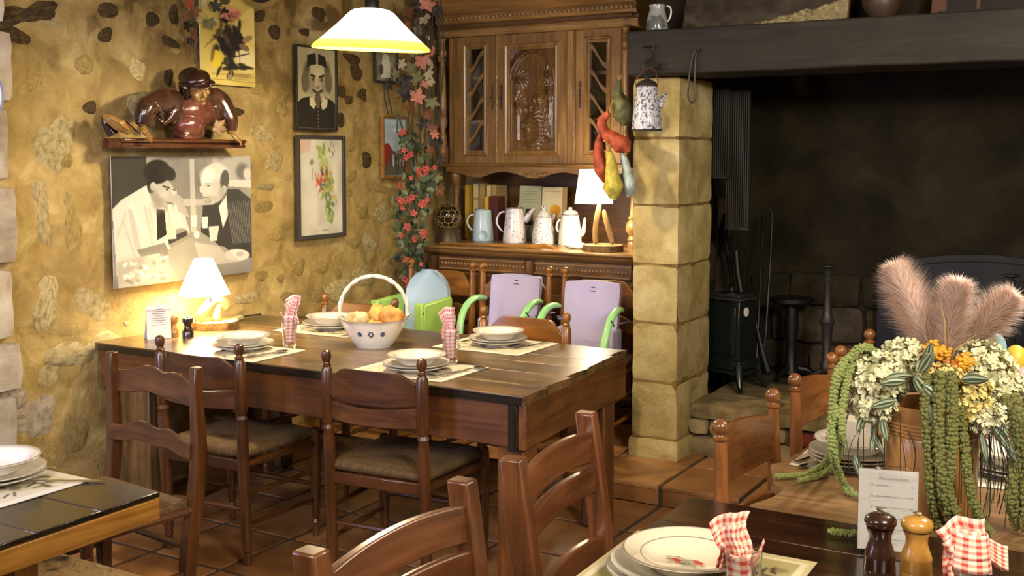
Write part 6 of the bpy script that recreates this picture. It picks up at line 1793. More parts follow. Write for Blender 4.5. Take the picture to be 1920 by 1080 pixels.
# ================================================================ GARLANDS
def leafmat(name, col, var=0.25, rough=0.6):
    return plain(name, col, rough, var=var)
LM = {k: leafmat('leaf_' + k, hexc(v)) for k, v in dict(pink='b0705c', cream='a99a78', brown='6b4024', green='6a6a42', dark='231c14', rust='9c4a2c', dkgreen='33402a', midgreen='4c5a38', sage='6f7a5a').items()}
LM['coral'] = leafmat('coral_petal', hexc('a8483e'), 0.2)
maples = [maple(0.06, s, 0.25) for s in range(4)]
mm_cache = {}
def maple_leaf(parent, p, size, key, rot, name='leaf'):
    k = (random.randrange(4), key)
    if k not in mm_cache:
        me = maples[k[0]].mesh('maple_leaf', 0); me.materials.append(LM[key]); mm_cache[k] = me
    s = size / 0.06
    return put(name, mm_cache[k], None, parent, p, rot, scale=(s, s, s))
random.seed(21)
L0 = at(795, 0, Y=5.50)
t = thing('autumn_leaf_garland', 'garland of dusty pink, cream and brown maple leaves hanging beside the sideboard', 'garland', L0)
for px_, py_, sz, key, rr in [(800, 12, 46, 'pink', .3), (796, 34, 40, 'cream', 2.6), (768, 26, 42, 'brown', .5), (762, 48, 34, 'rust', 2.2), (802, 72, 16, 'cream', 1), (812, 98, 30, 'pink', -1.2), (792, 112, 48, 'pink', 3.0), (808, 122, 30, 'cream', 1.0),
    (803, 138, 34, 'cream', 2.4), (808, 152, 24, 'cream', 2.9), (797, 160, 26, 'pink', 0.5), (782, 185, 44, 'pink', 0.3), (809, 190, 40, 'green', 3.0), (752, 120, 30, 'cream', 1.7), (768, 132, 44, 'green', .6), (756, 150, 46, 'dark', 2.3), (782, 148, 44, 'green', -.7),
    (757, 178, 48, 'dark', 1.1), (803, 212, 34, 'brown', 2.8), (770, 205, 38, 'brown', 0.3), (824, 110, 20, 'brown', 1.4), (745, 95, 34, 'brown', -.4), (728, 155, 36, 'dark', 2.6), (790, 230, 36, 'dark', 2.2), (812, 240, 34, 'brown', 3.4), (740, 140, 30, 'green', 1), (772, 95, 34, 'green', 2), (785, 60, 30, 'green', .2), (818, 20, 34, 'dark', 1.8), (785, 5, 40, 'dark', 2.8), (820, 265, 34, 'dark', 2.8), (806, 285, 34, 'brown', .8), (825, 300, 30, 'dark', 2.1), (818, 330, 34, 'green', 3), (822, 355, 30, 'brown', 2.4), (814, 250, 30, 'pink', 2.6), (800, 55, 20, 'dark', 1)]:
    Y_ = 5.50 + random.uniform(-.05, .05)
    q = at(px_, py_, Y=Y_)
    if q.x < -4.07: q = at(px_, py_, X=-4.07)
    maple_leaf(t, q - L0, sz / 2 * 0.0031, key, (random.uniform(-.5, .5), rr, random.uniform(-.3, .8)))
vm = MB()
for k in range(9):
    x = 770 + 7 * k
    vm.tube([at(x, -20, Y=5.54) - L0, at(x + random.uniform(-8, 8), 120, Y=5.54) - L0, at(x + random.uniform(-8, 8), 250, Y=5.55) - L0, at(x + random.uniform(-4, 12), 330 + random.uniform(-30, 60), Y=5.55) - L0], 0.004, 6)
put('vine_stems', vm, LM['dark'], t, kind='stuff')

L0 = at(772, 400, Y=5.47)
t = thing('flower_garland', 'garland of coral flowers and dark green leaves hanging down the corner of the wall', 'garland', L0)
def oval(L, w_, fold=0.2, n=5):
    mb = MB(); 
    def f(u, v):
        a = (v - 0.5) * 2; ww = w_ * math.sin(PI * min(1, u * 1.02)) ** 0.75
        return (a * ww / 2, abs(a) * ww * fold - 0.12 * L * u * u, u * L)
    mb.grid(f, n, 2, uv=True); return mb
ov = []
for key in ('dkgreen', 'midgreen', 'sage'):
    me = oval(0.055, 0.036).mesh('oval_leaf', 0); me.materials.append(LM[key]); ov.append(me)
petal = MB()
for k in range(5):
    a = 2 * PI * k / 5; Mx = Matrix.Rotation(a, 3, 'Y')
    petal.grid(lambda u, v: Mx @ Vector(((v - .5) * 0.022 * math.sin(PI * (u * .8 + .15)), -0.012 * u * (1 - u * .3) - 0.004 * math.sin(v * PI), 0.003 + u * 0.024)), 4, 3)
pm_ = petal.mesh('flower', 60); pm_.materials.append(LM['coral'])
def spine(y):  # picture x of the garland axis at picture y
    return np.interp(y, [235, 270, 330, 420, 500, 545], [752, 768, 782, 772, 770, 768]), np.interp(y, [235, 270, 300, 350, 420, 500, 545], [8, 24, 38, 38, 32, 26, 10])
for k in range(230):
    y = random.uniform(248, 535); c_, w_ = spine(y); x = c_ + random.uniform(-1, 1) * w_
    Y_ = 5.47 + random.uniform(-.05, .05)
    s = random.uniform(0.7, 1.25)
    put('leaf', random.choice([ov[0], ov[0], ov[1], ov[1], ov[2]]), None, t, at(x, y, Y=Y_) - L0, (random.uniform(-.6, 1.0), random.uniform(-PI, PI), random.uniform(-.8, .8)), scale=(s, s, s))
for a, b in [(45, 145), (55, 245), (80, 275), (100, 265), (65, 285), (180, 365), (172, 350), (140, 385), (138, 360), (228, 342), (95, 400), (35, 445), (85, 520), (75, 535), (40, 530), (45, 570), (25, 520), (185, 525), (155, 550), (170, 540), (105, 600), (80, 685), (70, 675), (40, 725), (115, 745), (165, 725), (160, 705), (75, 865), (60, 860), (150, 885), (60, 970), (75, 1000), (95, 510), (190, 350), (55, 140), (35, 150)]:
    s = random.uniform(0.6, 0.95)
    put('flower', pm_, None, t, at(740 + a / 3, 200 + b / 3, Y=5.41 + random.uniform(-.01, .02)) - L0, (random.uniform(-.3, .5), random.uniform(0, 6), random.uniform(-.2, .9)), scale=(s, s, s))
vm = MB()
for o_ in (-8, 0, 8):
    vm.tube([at(spine(y)[0] + o_ + 5 * math.sin(y * .05 + o_), y, Y=5.49) - L0 for y in range(215, 545, 30)], 0.005, 6)
put('vine_stems', vm, LM['dkgreen'], t, kind='stuff')
# dried leaves beside the yellow print
L0 = at(375, 20, X=-4.09)
t = thing('dried_leaves', 'dried maple leaves and a faded pink flower pinned over the yellow print', 'dried leaves', L0)
for px_, py_, sz, key, rr in [(353, 8, 40, 'rust', .5), (366, 20, 34, 'brown', 2.5), (392, 40, 44, 'green', 2.8), (402, 12, 40, 'dark', 1.2), (420, 22, 36, 'dark', 2.4), (350, 45, 40, 'dark', 2.8), (362, 62, 34, 'brown', 3.2), (380, 5, 30, 'cream', 2.0), (345, 30, 30, 'brown', 1.6), (356, 75, 30, 'dark', 3.0), (372, 35, 26, 'cream', 3.1)]:
    maple_leaf(t, at(px_, py_, X=-4.10 + random.uniform(0, .03)) - L0, sz / 2 * 0.0023, key, (random.uniform(-.3, .3), rr, PI / 2 + random.uniform(-.4, .4)))
put('vine_stems', MB().tube([at(365, -10, X=-4.11) - L0, at(366, 40, X=-4.11) - L0, at(362, 90, X=-4.11) - L0], 0.003, 6), LM['dark'], t)
fl = MB(); Fc = at(425, 33, X=-4.08) - L0
for k in range(26):
    a = 2 * PI * k / 26; r0 = 0.035 + 0.008 * (k % 2)
    fl.ball(Fc + Vector((0.01 + 0.012 * (k % 3), r0 * math.cos(a), 0.30 * r0 * math.sin(a) + 0.004)), (0.006, 0.012, 0.006), 8, 5)
put('flower', fl, plain('faded_pink_petal', hexc('b0705c'), 0.8), t)

# ================================================================ GOURDS, MANTEL
def gourd(name, label, pts, rad, col, seed, strg):
    L = Vector(pts[-1]); t = thing(name, label, 'gourd', L, 0, 'hanging gourds')
    mb = MB(); P_ = [Vector(p) - L for p in pts]
    # spline the path for a smooth body
    Q, Rr = [], []
    for i in range(len(P_) - 1):
        a, b = P_[max(0, i - 1)], P_[i]; c_, d_ = P_[i + 1], P_[min(len(P_) - 1, i + 2)]
        for k in range(5):
            u = k / 5
            Q.append(0.5 * ((2 * b) + (c_ - a) * u + (2 * a - 5 * b + 4 * c_ - d_) * u * u + (-a + 3 * b - 3 * c_ + d_) * u ** 3)); Rr.append(rad[i] * (1 - (u * u * (3 - 2 * u))) + rad[i + 1] * (u * u * (3 - 2 * u)))
    Q.append(P_[-1]); Rr.append(rad[-1])
    mb.tube(Q, Rr, 20)
    mb.v = [tuple(Vector(v) + noise.noise_vector(Vector(v) * 38 + Vector((seed, 0, 0))) * 0.0055) for v in mb.v]
    put('skin', mb, col, t)
    put('stalk', MB().tube([P_[0], P_[0] + Vector((0.003, 0, 0.02)), Vector(strg) - L], [0.006, 0.004, 0.002], 6), M['rope'], t)
def gmat(name, a, b):
    m, nt, bb = newmat(name); v = coords(nt); n = N(nt, 'ShaderNodeTexNoise', i_Scale=26.0, i_Detail=5.0); nt.links.new(v, n.inputs['Vector'])
    r = ramp(nt, [(0.35, a), (0.65, b)]); nt.links.new(n.outputs[0], r.inputs[0]); nt.links.new(r.outputs[0], bb.inputs['Base Color']); bb.inputs['Roughness'].default_value = 0.65
    bump(nt, bb, n.outputs[0], 0.9, 0.01); return m
GY = 4.85
g = lambda x, y, d=0: at(x, y, Y=GY + d)
top_ = g(1166, 138, 0.09)
gourd('gourd', 'dark green gourd hanging highest, against the carved sideboard', [g(1160, 150, .05), g(1158, 170, .05), g(1164, 195, .05), g(1170, 215, .05), g(1170, 236, .05)], [.010, .022, .042, .052, .012], gmat('green_gourd', hexc('3a3a20'), hexc('6b6a3c')), 1, top_)
gourd('gourd', 'orange-red gourd with its body pointing right', [g(1143, 212), g(1128, 226), g(1133, 246), g(1152, 262), g(1168, 272), g(1180, 284)], [.014, .022, .026, .036, .044, .012], gmat('red_gourd', hexc('7c2a14'), hexc('b04e28')), 2, top_)
gourd('gourd', 'orange-red gourd hanging low on the left of the bunch', [g(1132, 246, .05), g(1123, 268, .04), g(1123, 292, .03), g(1130, 318, .03), g(1136, 342, .03)], [.014, .02, .028, .040, .012], gmat('rust_gourd', hexc('74260f'), hexc('a84824')), 3, top_)
gourd('gourd', 'yellow gourd at the bottom of the bunch', [g(1142, 284, -.03), g(1146, 302, -.03), g(1148, 330, -.03), g(1150, 352, -.03), g(1150, 374, -.03)], [.014, .024, .034, .048, .014], gmat('yellow_gourd', hexc('94882a'), hexc('c6b84e')), 4, top_)
gourd('gourd', 'pale blue-grey gourd beside the stone pillar', [g(1168, 290, .02), g(1172, 306, .02), g(1178, 330, .02), g(1181, 350, .02), g(1178, 369, .02)], [.010, .018, .026, .032, .01], gmat('blue_gourd', hexc('8c9a92'), hexc('b3c2bd')), 5, top_)

# hook and speckled coffee pot hanging from the beam
t = thing('iron_hook', 'twisted iron hook on the left end of the beam', 'hook', at(1222, 92, Y=4.93))
L0 = at(1222, 92, Y=4.93)
h = lambda x, y, d=0: at(x, y, Y=4.905 + d) - L0
put('hook', MB().tube([h(1208, 88, .025), h(1225, 88), h(1222, 105), h(1208, 118), h(1206, 132), h(1216, 142), h(1226, 138), h(1226, 126), h(1218, 112)], 0.006, 8).tube([h(1220, 140), h(1232, 130), h(1240, 118)], 0.005, 8), M['iron'], t)
L0 = at(1215, 245, Y=4.83); L0.x = -2.126
t = thing('hanging_coffee_pot', 'grey speckled enamel coffee pot hanging from the beam by its wire', 'coffee pot', L0)
put('body', MB().lathe([(0, 0), (0.069, 0.0), (0.0705, 0.006), (0.066, 0.06), (0.058, 0.13), (0.048, 0.200), (0.046, 0.205)], n=36, cap=False), M['enamel_grey'], t)
put('base_rim', MB().lathe([(0.0, -0.002), (0.070, -0.002), (0.0725, 0.004), (0.069, 0.008)], n=36, cap=False), M['iron2'], t)
put('lid', MB().lathe([(0.050, 0.203), (0.052, 0.210), (0.040, 0.226), (0.018, 0.236), (0.010, 0.24), (0.014, 0.25), (0.0, 0.256)], n=30, cap=False), M['iron2'], t)
put('wire_handle', MB().tube([(-0.052, 0, 0.20), (-0.062, 0.0, 0.235), (-0.03, 0.03, 0.285), (0.0, 0.05, 0.297), (0.03, 0.03, 0.275), (0.056, 0, 0.225), (0.05, 0, 0.205)], 0.0028, 6), plain('rusty_wire', hexc('5a3018'), 0.7), t)
put('spout', MB().tube([(0.045, 0.03, 0.10), (0.062, 0.045, 0.15), (0.07, 0.055, 0.185)], [0.022, 0.014, 0.011], 12), M['enamel_grey'], t, sub=1)
L0 = at(1305, 95, Y=4.925)
t = thing('iron_loop', 'long iron loop hanging on a nail under the beam', 'hook', L0)
h = lambda x, y, d=0: at(x, y, Y=4.91 + d) - L0
put('loop', MB().tube(catmull([h(1300, 98), h(1294, 130), h(1291, 160), h(1290, 182), h(1297, 193), h(1304, 182), h(1303, 160), h(1303, 130), h(1305, 98), h(1302, 94), h(1300, 98)], 4), 0.0045, 8), M['iron2'], t)
put('nail', MB().tube([h(1303, 98, .03), h(1303, 98, -.015)], 0.006, 8).box(h(1306, 94, .012), (0.04, 0.012, 0.012)), M['iron'], t)

# on the mantel
L0 = at(1232, 56, Y=5.02); L0.z = 2.1905
t = thing('enamel_can', 'small grey-white enamel can with a handle on the mantel', 'can', L0)
put('body', MB().lathe([(0, 0), (0.052, 0), (0.054, 0.006), (0.048, 0.06), (0.036, 0.105), (0.04, 0.125), (0.036, 0.125), (0.032, 0.10)], n=28, cap=False), speckle('worn_white_enamel', hexc('8f9590'), hexc('5c605c'), 12, 0.5), t)
put('handle', MB().tube([(0.044, 0, 0.115), (0.066, 0, 0.118), (0.075, 0, 0.09), (0.066, 0, 0.055), (0.050, 0, 0.04)], 0.005, 8), M['enamel_white'], t, sub=1)
def leaning(label, x0, x1, hgt, canvas, fm):
    t = thing('leaning_picture', label, 'picture', ((x0 + x1) / 2, 5.10, 2.1905), 0)
    w_ = x1 - x0
    put('panel', MB().b2((-w_ / 2, 0.002, 0), (w_ / 2, 0.016, hgt)), fm, t)
    put('picture', canvas.sheet((-w_ / 2 + 0.004, 0.0, hgt - 0.004), (w_ - 0.008, 0, 0), (0, 0, -(hgt - 0.012))), M['print'], t)
    put('edge_strip', MB().b2((-w_ / 2, -0.008, 0), (w_ / 2, 0.001, 0.008)), M['oak_x'], t)
    t.rotation_euler = (-0.30, 0, 0)
c = Canvas(150, 100, (.20, .165, .11)).noise(.05, 9, 3).noise(.05, 22, 5)
c.poly([(.45, 1), (.62, .93), (.78, .89), (.95, .80), (1, .76), (1, 1)], (.52, .47, .32))
r_ = random.Random(6)
for _ in range(170):
    x = r_.uniform(.45, 1); yy = r_.uniform(.985 - (x - .45) * .36, 1); c.ell(x, yy, .010, .010, r_.choice([(.60, .54, .38), (.36, .31, .2), (.66, .6, .44)]), 0, .6, .8)
c.line(.0, .86, .12, .97, .03, (.30, .27, .2), .6)
leaning('large unframed picture of dark rock and pale rubble leaning on the mantel', -2.065, -1.275, 0.52, c, M['oakd_z'])
c = Canvas(60, 40, (.09, .065, .055)).noise(.02, 5, 3); c.poly([(.0, .84), (.09, .80), (.1, .97), (.0, .98)], (.34, .22, .17)).line(.3, .7, .3, .95, .004, (.35, .28, .2))
leaning('dark picture leaning at the right end of the mantel', -0.925, -0.30, 0.45, c, M['oakd_z'])
o = tag(put('round_pot', MB().lathe([(0, 0), (0.05, 0), (0.08, 0.05), (0.085, 0.09), (0.05, 0.15), (0.055, 0.17), (0, 0.17)], n=26, cap=False), plain('brown_pottery', hexc('3c2c1a'), 0.5), None, (-1.12, 5.06, 2.1905)), 'round dark brown pot on the mantel between the two pictures', 'pot')

# ================================================================ FIREPLACE CONTENTS
t = thing('iron_stove', 'small black iron stove on four splayed feet on the hearth', 'stove', (-2.005, 5.69, HZ), -0.26)
sw, sd_, s0 = 0.105, 0.08, 0.085
put('base_plate', MB().prism([(-sw - .022, -sd_ - .022), (sw + .022, -sd_ - .022), (sw + .022, sd_ + .022), (-sw - .022, sd_ + .022)], s0, s0 + 0.02, 'z').b2((-sw - .012, -sd_ - .012, s0 + 0.02), (sw + .012, sd_ + .012, s0 + 0.075)), M['stove'], t, bevel=0.008)
put('body', MB().b2((-sw, -sd_, s0 + 0.07), (sw, sd_, 0.475)), M['stove'], t, bevel=0.006)
put('door', MB().b2((-sw + 0.02, -sd_ - 0.008, s0 + 0.10), (sw - 0.02, -sd_ + 0.001, 0.44)), M['stove'], t, bevel=0.004)
put('top_plate', MB().prism([(-sw - .02, -sd_ - .02), (sw + .02, -sd_ - .02), (sw + .02, sd_ + .02), (-sw - .02, sd_ + .02)], 0.475, 0.49, 'z').b2((-sw + .01, -sd_ + .01, 0.49), (sw - .01, sd_ - .01, 0.505)), M['iron2'], t, bevel=0.005)
put('lid_knob', MB().lathe([(0.05, 0.505), (0.05, 0.512), (0.018, 0.516), (0.012, 0.535), (0.022, 0.55), (0, 0.556)], n=20), M['iron'], t)
for sx in (-1, 1):
    for sy in (-1, 1):
        put('foot', MB().tube([(sx * sw, sy * sd_, s0 + 0.05), (sx * (sw + .012), sy * (sd_ + .012), s0 - 0.02), (sx * (sw + .03), sy * (sd_ + .03), 0.018), (sx * (sw + .045), sy * (sd_ + .045), 0.008)], [0.026, 0.02, 0.012, 0.014], 10), M['stove'], t)
put('badge', MB().lathe([(0, 0), (0.021, 0), (0.021, 0.003), (0, 0.004)], (sw + 0.001, -0.02, 0.415), 20, Matrix.Rotation(PI / 2, 3, 'Y') @ Matrix.Diagonal((1.15, 1, 1)), cap=False), M['white'], t)
put('pipe', MB().tube([(0.0, 0.09, 0.50), (-0.03, 0.10, 0.60), (-0.05, 0.11, 0.72)], 0.018, 10), M['iron'], t)
def rod(name, label, pts, rad, cat='fire tool'):
    o = put(name, MB().tube(pts, rad, 8), M['iron']); return tag(o, label, cat, 'iron fire tools')
A_ = lambda x, y, Y: at(x, y, Y=Y)
rod('fire_poker', 'long iron poker leaning right of the stove', [A_(1428, 700, 5.90), A_(1436, 620, 5.93), A_(1445, 480, 6.02), A_(1448, 400, 6.1), A_(1444, 392, 6.1)], [0.009, 0.008, 0.007, 0.007, 0.006])
rod('fire_shovel', 'iron fire shovel leaning beside the stove', [A_(1440, 700, 5.84), A_(1430, 665, 5.87), A_(1418, 610, 5.9), A_(1408, 560, 5.92)], [0.022, 0.02, 0.007, 0.006])
rod('fire_tongs', 'iron tongs crossing the poker', [A_(1418, 690, 5.85), A_(1424, 560, 5.95), A_(1428, 470, 6.08), A_(1432, 400, 6.16)], [0.007] * 4)
rod('fire_bellows_stick', 'dark forked iron standing behind the stove', [A_(1375, 540, 5.88), A_(1366, 480, 5.95), A_(1358, 440, 6.0), A_(1362, 400, 6.05)], [0.008, 0.018, 0.02, 0.01])
M['ribbed'] = plain('smoked_rib_wood', (0.022, 0.018, 0.013), 0.5, var=0.5)
# ribbed boards hanging inside
for k, (xa, xb, ya, yb_, Y_, lb) in enumerate([(1333, 1366, 168, 335, 5.55, 'dark ribbed board hanging inside the fireplace next to the pillar'), (1362, 1402, 170, 432, 5.60, 'longer dark ribbed board hanging inside the fireplace')]):
    a = at(xa, ya, Y=Y_); b_ = at(xb, yb_, Y=Y_); L0 = Vector(((a.x + b_.x) / 2, Y_, a.z))
    t = thing('ribbed_board', lb, 'board', L0, 0, 'ribbed boards in the fireplace')
    w_ = b_.x - a.x; hh = a.z - b_.z
    put('board', MB().b2((-w_ / 2, 0.012, -hh), (w_ / 2, 0.022, 0)), M['ribbed'], t)
    n = 9 + k * 2
    for q in range(n):
        x = -w_ / 2 + w_ * (q + .5) / n
        put('rib', MB().b2((x - w_ / n * .32, 0, -hh + random.uniform(0, .02)), (x + w_ / n * .32, 0.012, 0)), M['ribbed'], t, bevel=0.002)
    put('hanging_bar', MB().tube([(0, 0.02, 0), (0, 0.10, 0.3), (0, 0.30, 0.62)], 0.005, 6), M['iron'], t)
# andiron with ringed column, dark pedestal, iron fireback
def andiron(px_, label, Y=5.88):
    b_ = at(px_, 600, Y=Y); t = thing('andiron', label, 'andiron', (b_.x, Y, HZ), 0, 'andirons')
    put('column', MB().lathe([(0.03, 0.10), (0.035, 0.13), (0.02, 0.16), (0.03, 0.34), (0.042, 0.36), (0.03, 0.38), (0.022, 0.42), (0.018, 0.56), (0.03, 0.585), (0.018, 0.60), (0.026, 0.625), (0.012, 0.64), (0.045, 0.655), (0.045, 0.66), (0, 0.665)], n=18), M['iron2'], t)
    put('feet', MB().tube([(-0.12, 0, 0.008), (-0.07, 0, 0.07), (0, 0, 0.11), (0.07, 0, 0.07), (0.12, 0, 0.008)], [0.014, 0.014, 0.02, 0.014, 0.014], 8), M['iron2'], t)
    put('bar', MB().tube([(0, 0, 0.10), (0, 0.22, 0.10), (0, 0.24, 0.012)], 0.012, 8), M['iron2'], t)
andiron(1551, 'ringed iron andiron left of the pampas plumes'); andiron(1893, 'ringed iron andiron behind the right-hand pampas plume')
b_ = at(1483, 690, Y=6.08)
t = thing('pedestal_table', 'small black pedestal table standing in the shade of the fireplace', 'table', (b_.x, 6.08, HZ))
put('column', MB().lathe([(0.06, 0.03), (0.035, 0.08), (0.03, 0.2), (0.04, 0.3), (0.03, 0.42)], n=18), M['iron'], t); put('top', MB().lathe([(0.11, 0.42), (0.12, 0.43), (0.12, 0.45), (0, 0.455)], n=26), M['iron'], t)
for a in (0.3, 2.4, 4.5): put('foot', MB().tube([(0, 0, 0.06), (0.08 * math.cos(a), 0.08 * math.sin(a), 0.05), (0.16 * math.cos(a), 0.16 * math.sin(a), 0.012)], [0.02, 0.016, 0.012], 8), M['iron'], t)
mb = MB(); x0, x1 = -1.36, 0.9; pts = []
for k in range(60):
    u = k / 59; pts.append((x0 + (x1 - x0) * u, 0.98 + 0.07 * abs(math.sin(u * PI * 2.5)) ** 0.6 + 0.05 * math.sin(u * PI)))
mb.prism([(x0, HZ + 0.001)] + [(x, z) for x, z in pts] + [(x1, HZ + 0.001)], 6.20, 6.225, 'y')
t = thing('iron_fireback', 'wide black iron fireback with a scalloped top across the back of the fireplace', 'fireback', (-0.2, 6.21, HZ))
L0 = Vector((-0.2, 6.21, HZ))
put('plate', mb, M['iron'], t, -L0)
put('border', MB().tube([(x, 6.195, z - 0.03) for x, z in pts], 0.008, 6), M['iron2'], t, -L0)
for k in range(4):
    put('panel', MB().b2((x0 + 0.08 + 0.55 * k, 6.192, HZ + 0.10), (x0 + 0.52 + 0.55 * k, 6.201, 0.88)), M['iron'], t, -L0, bevel=0.004)

# ================================================================ RIGHT-HAND TABLES
def vpt(px_, py_, Y=2.70): return at(px_, py_, Y=Y)
CR = Vector((-0.462, 2.70, TZ))
t = thing('stoneware_crock', 'tall ochre stoneware crock holding the flowers', 'vase', CR)
m, nt, b = newmat('ochre_stoneware'); v = coords(nt); n = N(nt, 'ShaderNodeTexNoise', i_Scale=6.0, i_Detail=5.0); nt.links.new(v, n.inputs['Vector'])
r = ramp(nt, [(0.3, hexc('946838')), (0.7, hexc('b8864e'))]); nt.links.new(n.outputs[0], r.inputs[0]); nt.links.new(r.outputs[0], b.inputs['Base Color']); b.inputs['Roughness'].default_value = 0.32; b.inputs['Coat Weight'].default_value = 0.3
pf = [(0, 0), (0.098, 0), (0.103, 0.008), (0.106, 0.12), (0.107, 0.195)] + [(0.107 + (0.0018 if k % 2 else -0.0012), 0.197 + 0.004 * k) for k in range(9)] + [(0.107, 0.236), (0.112, 0.244), (0.113, 0.262), (0.108, 0.268), (0.100, 0.264), (0.096, 0.24), (0.094, 0.02), (0, 0.02)]
put('body', MB().lathe([(r_ * 0.97, z) for r_, z in pf], n=56, cap=False), m, t)
put('lug', MB().tube([(-0.095, -0.04, 0.235), (-0.118, -0.05, 0.225), (-0.12, -0.052, 0.195), (-0.098, -0.042, 0.18)], 0.010, 8), m, t, sub=1)

t = thing('flower_arrangement', 'bouquet of pampas plumes, cream flowers, striped leaves and trailing green amaranth in the crock', 'flowers', CR + Vector((0, 0, 0.24)))
L0 = CR + Vector((0, 0, 0.24))
M['pampas'] = plain('pampas_hair', hexc('f2dccf'), 0.9, var=0.05); M['pampas'].node_tree.nodes['Principled BSDF'].inputs['Subsurface Weight'].default_value = 0.0
M['stem'] = plain('straw_stem', hexc('b5a070'), 0.7); M['floret'] = plain('cream_floret', hexc('dad6ae'), 0.7, var=0.12); M['floret_y'] = plain('pale_yellow_floret', hexc('d3c27c'), 0.7, var=0.15)
M['marigold'] = plain('yellow_petal', hexc('d9a02e'), 0.7, var=0.2); M['orange_p'] = plain('orange_petal', hexc('b4661e'), 0.7, var=0.2)
M['amaranth'] = plain('amaranth_green', hexc('6c6c38'), 0.85, var=0.25); M['amaranth_l'] = plain('amaranth_light', hexc('8c9656'), 0.85, var=0.2); M['grassdark'] = plain('dark_grass', hexc('2a2d1c'), 0.6)
rp = random.Random(11)
def plume(pxs, Y, width, nh=5200):
    par = thing_part = bpy.data.objects.new('pampas_plume', None); C.objects.link(par); par.parent = t
    S_p = catmull([at(x, y, Y=Y) - L0 for x, y in pxs], 8); nS = len(S_p)
    st = put('stem', MB().tube([Vector((0.0, 0.0, -0.05))] + S_p, [0.003] * (nS + 1), 6), M['stem'], par)
    mb = MB()
    for _ in range(nh):
        q = rp.random() ** 0.85; i = min(nS - 2, int(q * (nS - 1))); p = S_p[i].lerp(S_p[i + 1], rp.random())
        tg = (S_p[min(nS - 1, i + 2)] - S_p[max(0, i - 2)]).normalized()
        side = tg.cross(Vector((rp.gauss(0, 1), rp.gauss(0, 1), rp.gauss(0, 1)))).normalized()
        env = math.sin(PI * min(1, (0.14 + 0.80 * q))) ** 0.55
        ln = width * env * rp.uniform(0.55, 1.25) 
        fl_ = rp.uniform(0.35, 1.05)
        d1 = (side * fl_ + tg * 0.75).normalized(); p1 = p + d1 * ln * 0.55; d2 = (side * (fl_ + .15) + tg * 0.55 + Vector((0, 0, -0.06))).normalized(); p2 = p1 + d2 * ln * 0.6
        w_ = d1.cross(side if abs(d1.dot(side)) < .95 else tg).normalized() * 0.00075
        n0 = len(mb.v); mb.v += [tuple(p - w_), tuple(p + w_), tuple(p1 + w_ * .8), tuple(p1 - w_ * .8), tuple(p2)]
        mb.f += [(n0, n0 + 1, n0 + 2, n0 + 3), (n0 + 3, n0 + 2, n0 + 4)]
    put('plume_hair', mb, M['pampas'], par, kind='stuff')
plume([(1762, 715), (1745, 650), (1724, 600), (1700, 550), (1682, 508)], 2.70, 0.076, 9500)
plume([(1775, 705), (1778, 640), (1786, 580), (1796, 540)], 2.67, 0.063, 8500)
plume([(1790, 700), (1822, 640), (1860, 595), (1893, 560)], 2.73, 0.062, 8000)
for a, b_ in (((1762, 560), (1772, 660)), ((1830, 628), (1775, 700))):
    put('straw_blade', MB().tube([at(a[0], a[1], Y=2.64) - L0, at((a[0] + b_[0]) / 2 + (4 if a[0] < 1800 else -12), (a[1] + b_[1]) / 2 - 8, Y=2.63) - L0, at(b_[0], b_[1], Y=2.65) - L0], [0.0015, 0.005, 0.003], 6, flat=0.4), M['stem'], t)
M['corehead'] = plain('green_cream_core', hexc('a3a374'), 0.9, var=0.2)
def florets(cx, cy, Y, rx, ry, rz_, n, mat, sz=0.0082):
    n = int(n * 2.1)
    mb = MB(); c_ = at(cx, cy, Y=Y) - L0
    for _ in range(n):
        v = Vector((rp.gauss(0, 1), rp.gauss(0, 1), rp.gauss(0, 1))).normalized(); k = rp.uniform(0.70, 1.15)
        p = c_ + Vector((v.x * rx, v.y * ry, v.z * rz_)) * k
        qt = (v + Vector((rp.uniform(-.4, .4), rp.uniform(-.4, .4), rp.uniform(-.2, .6)))).to_track_quat('Z', 'Y').to_matrix() @ Matrix.Rotation(rp.uniform(0, 3), 3, 'Z')
        s = sz * rp.uniform(0.8, 1.3)
        for m_ in range(4):
            R_ = Matrix.Rotation(PI / 2 * m_, 3, 'Z'); base = len(mb.v)
            for w_ in ((0, 0, 0), (.5, .45, .25), (1.05, .55, .65), (1.25, 0, .75), (1.05, -.55, .65), (.5, -.45, .25)):
                mb.v.append(tuple(p + qt @ (R_ @ Vector(w_)) * s))
            mb.f.append(tuple(range(base, base + 6)))
    # a leafy mound inside so the head is closed
    mb2 = MB(); mb2.ball(c_, (rx * .82, ry * .82, rz_ * .82), 16, 10)
    hd = put('flower_head_core', mb2, M['corehead'], t); put('florets', mb, mat, hd, kind='stuff')
florets(1645, 712, 2.64, .058, .06, .062, 190, M['floret']); florets(1700, 672, 2.68, .05, .05, .04, 130, M['floret']); florets(1612, 745, 2.66, .03, .04, .035, 60, M['floret'])
florets(1640, 760, 2.62, .045, .04, .035, 70, M['floret'])
florets(1840, 690, 2.70, .06, .06, .055, 170, M['floret']); florets(1880, 735, 2.72, .05, .055, .055, 140, M['floret']); florets(1815, 745, 2.62, .045, .045, .045, 110, M['floret_y']); florets(1770, 705, 2.60, .035, .03, .02, 40, M['floret_y'])
florets(1850, 775, 2.64, .05, .05, .035, 80, M['floret'])
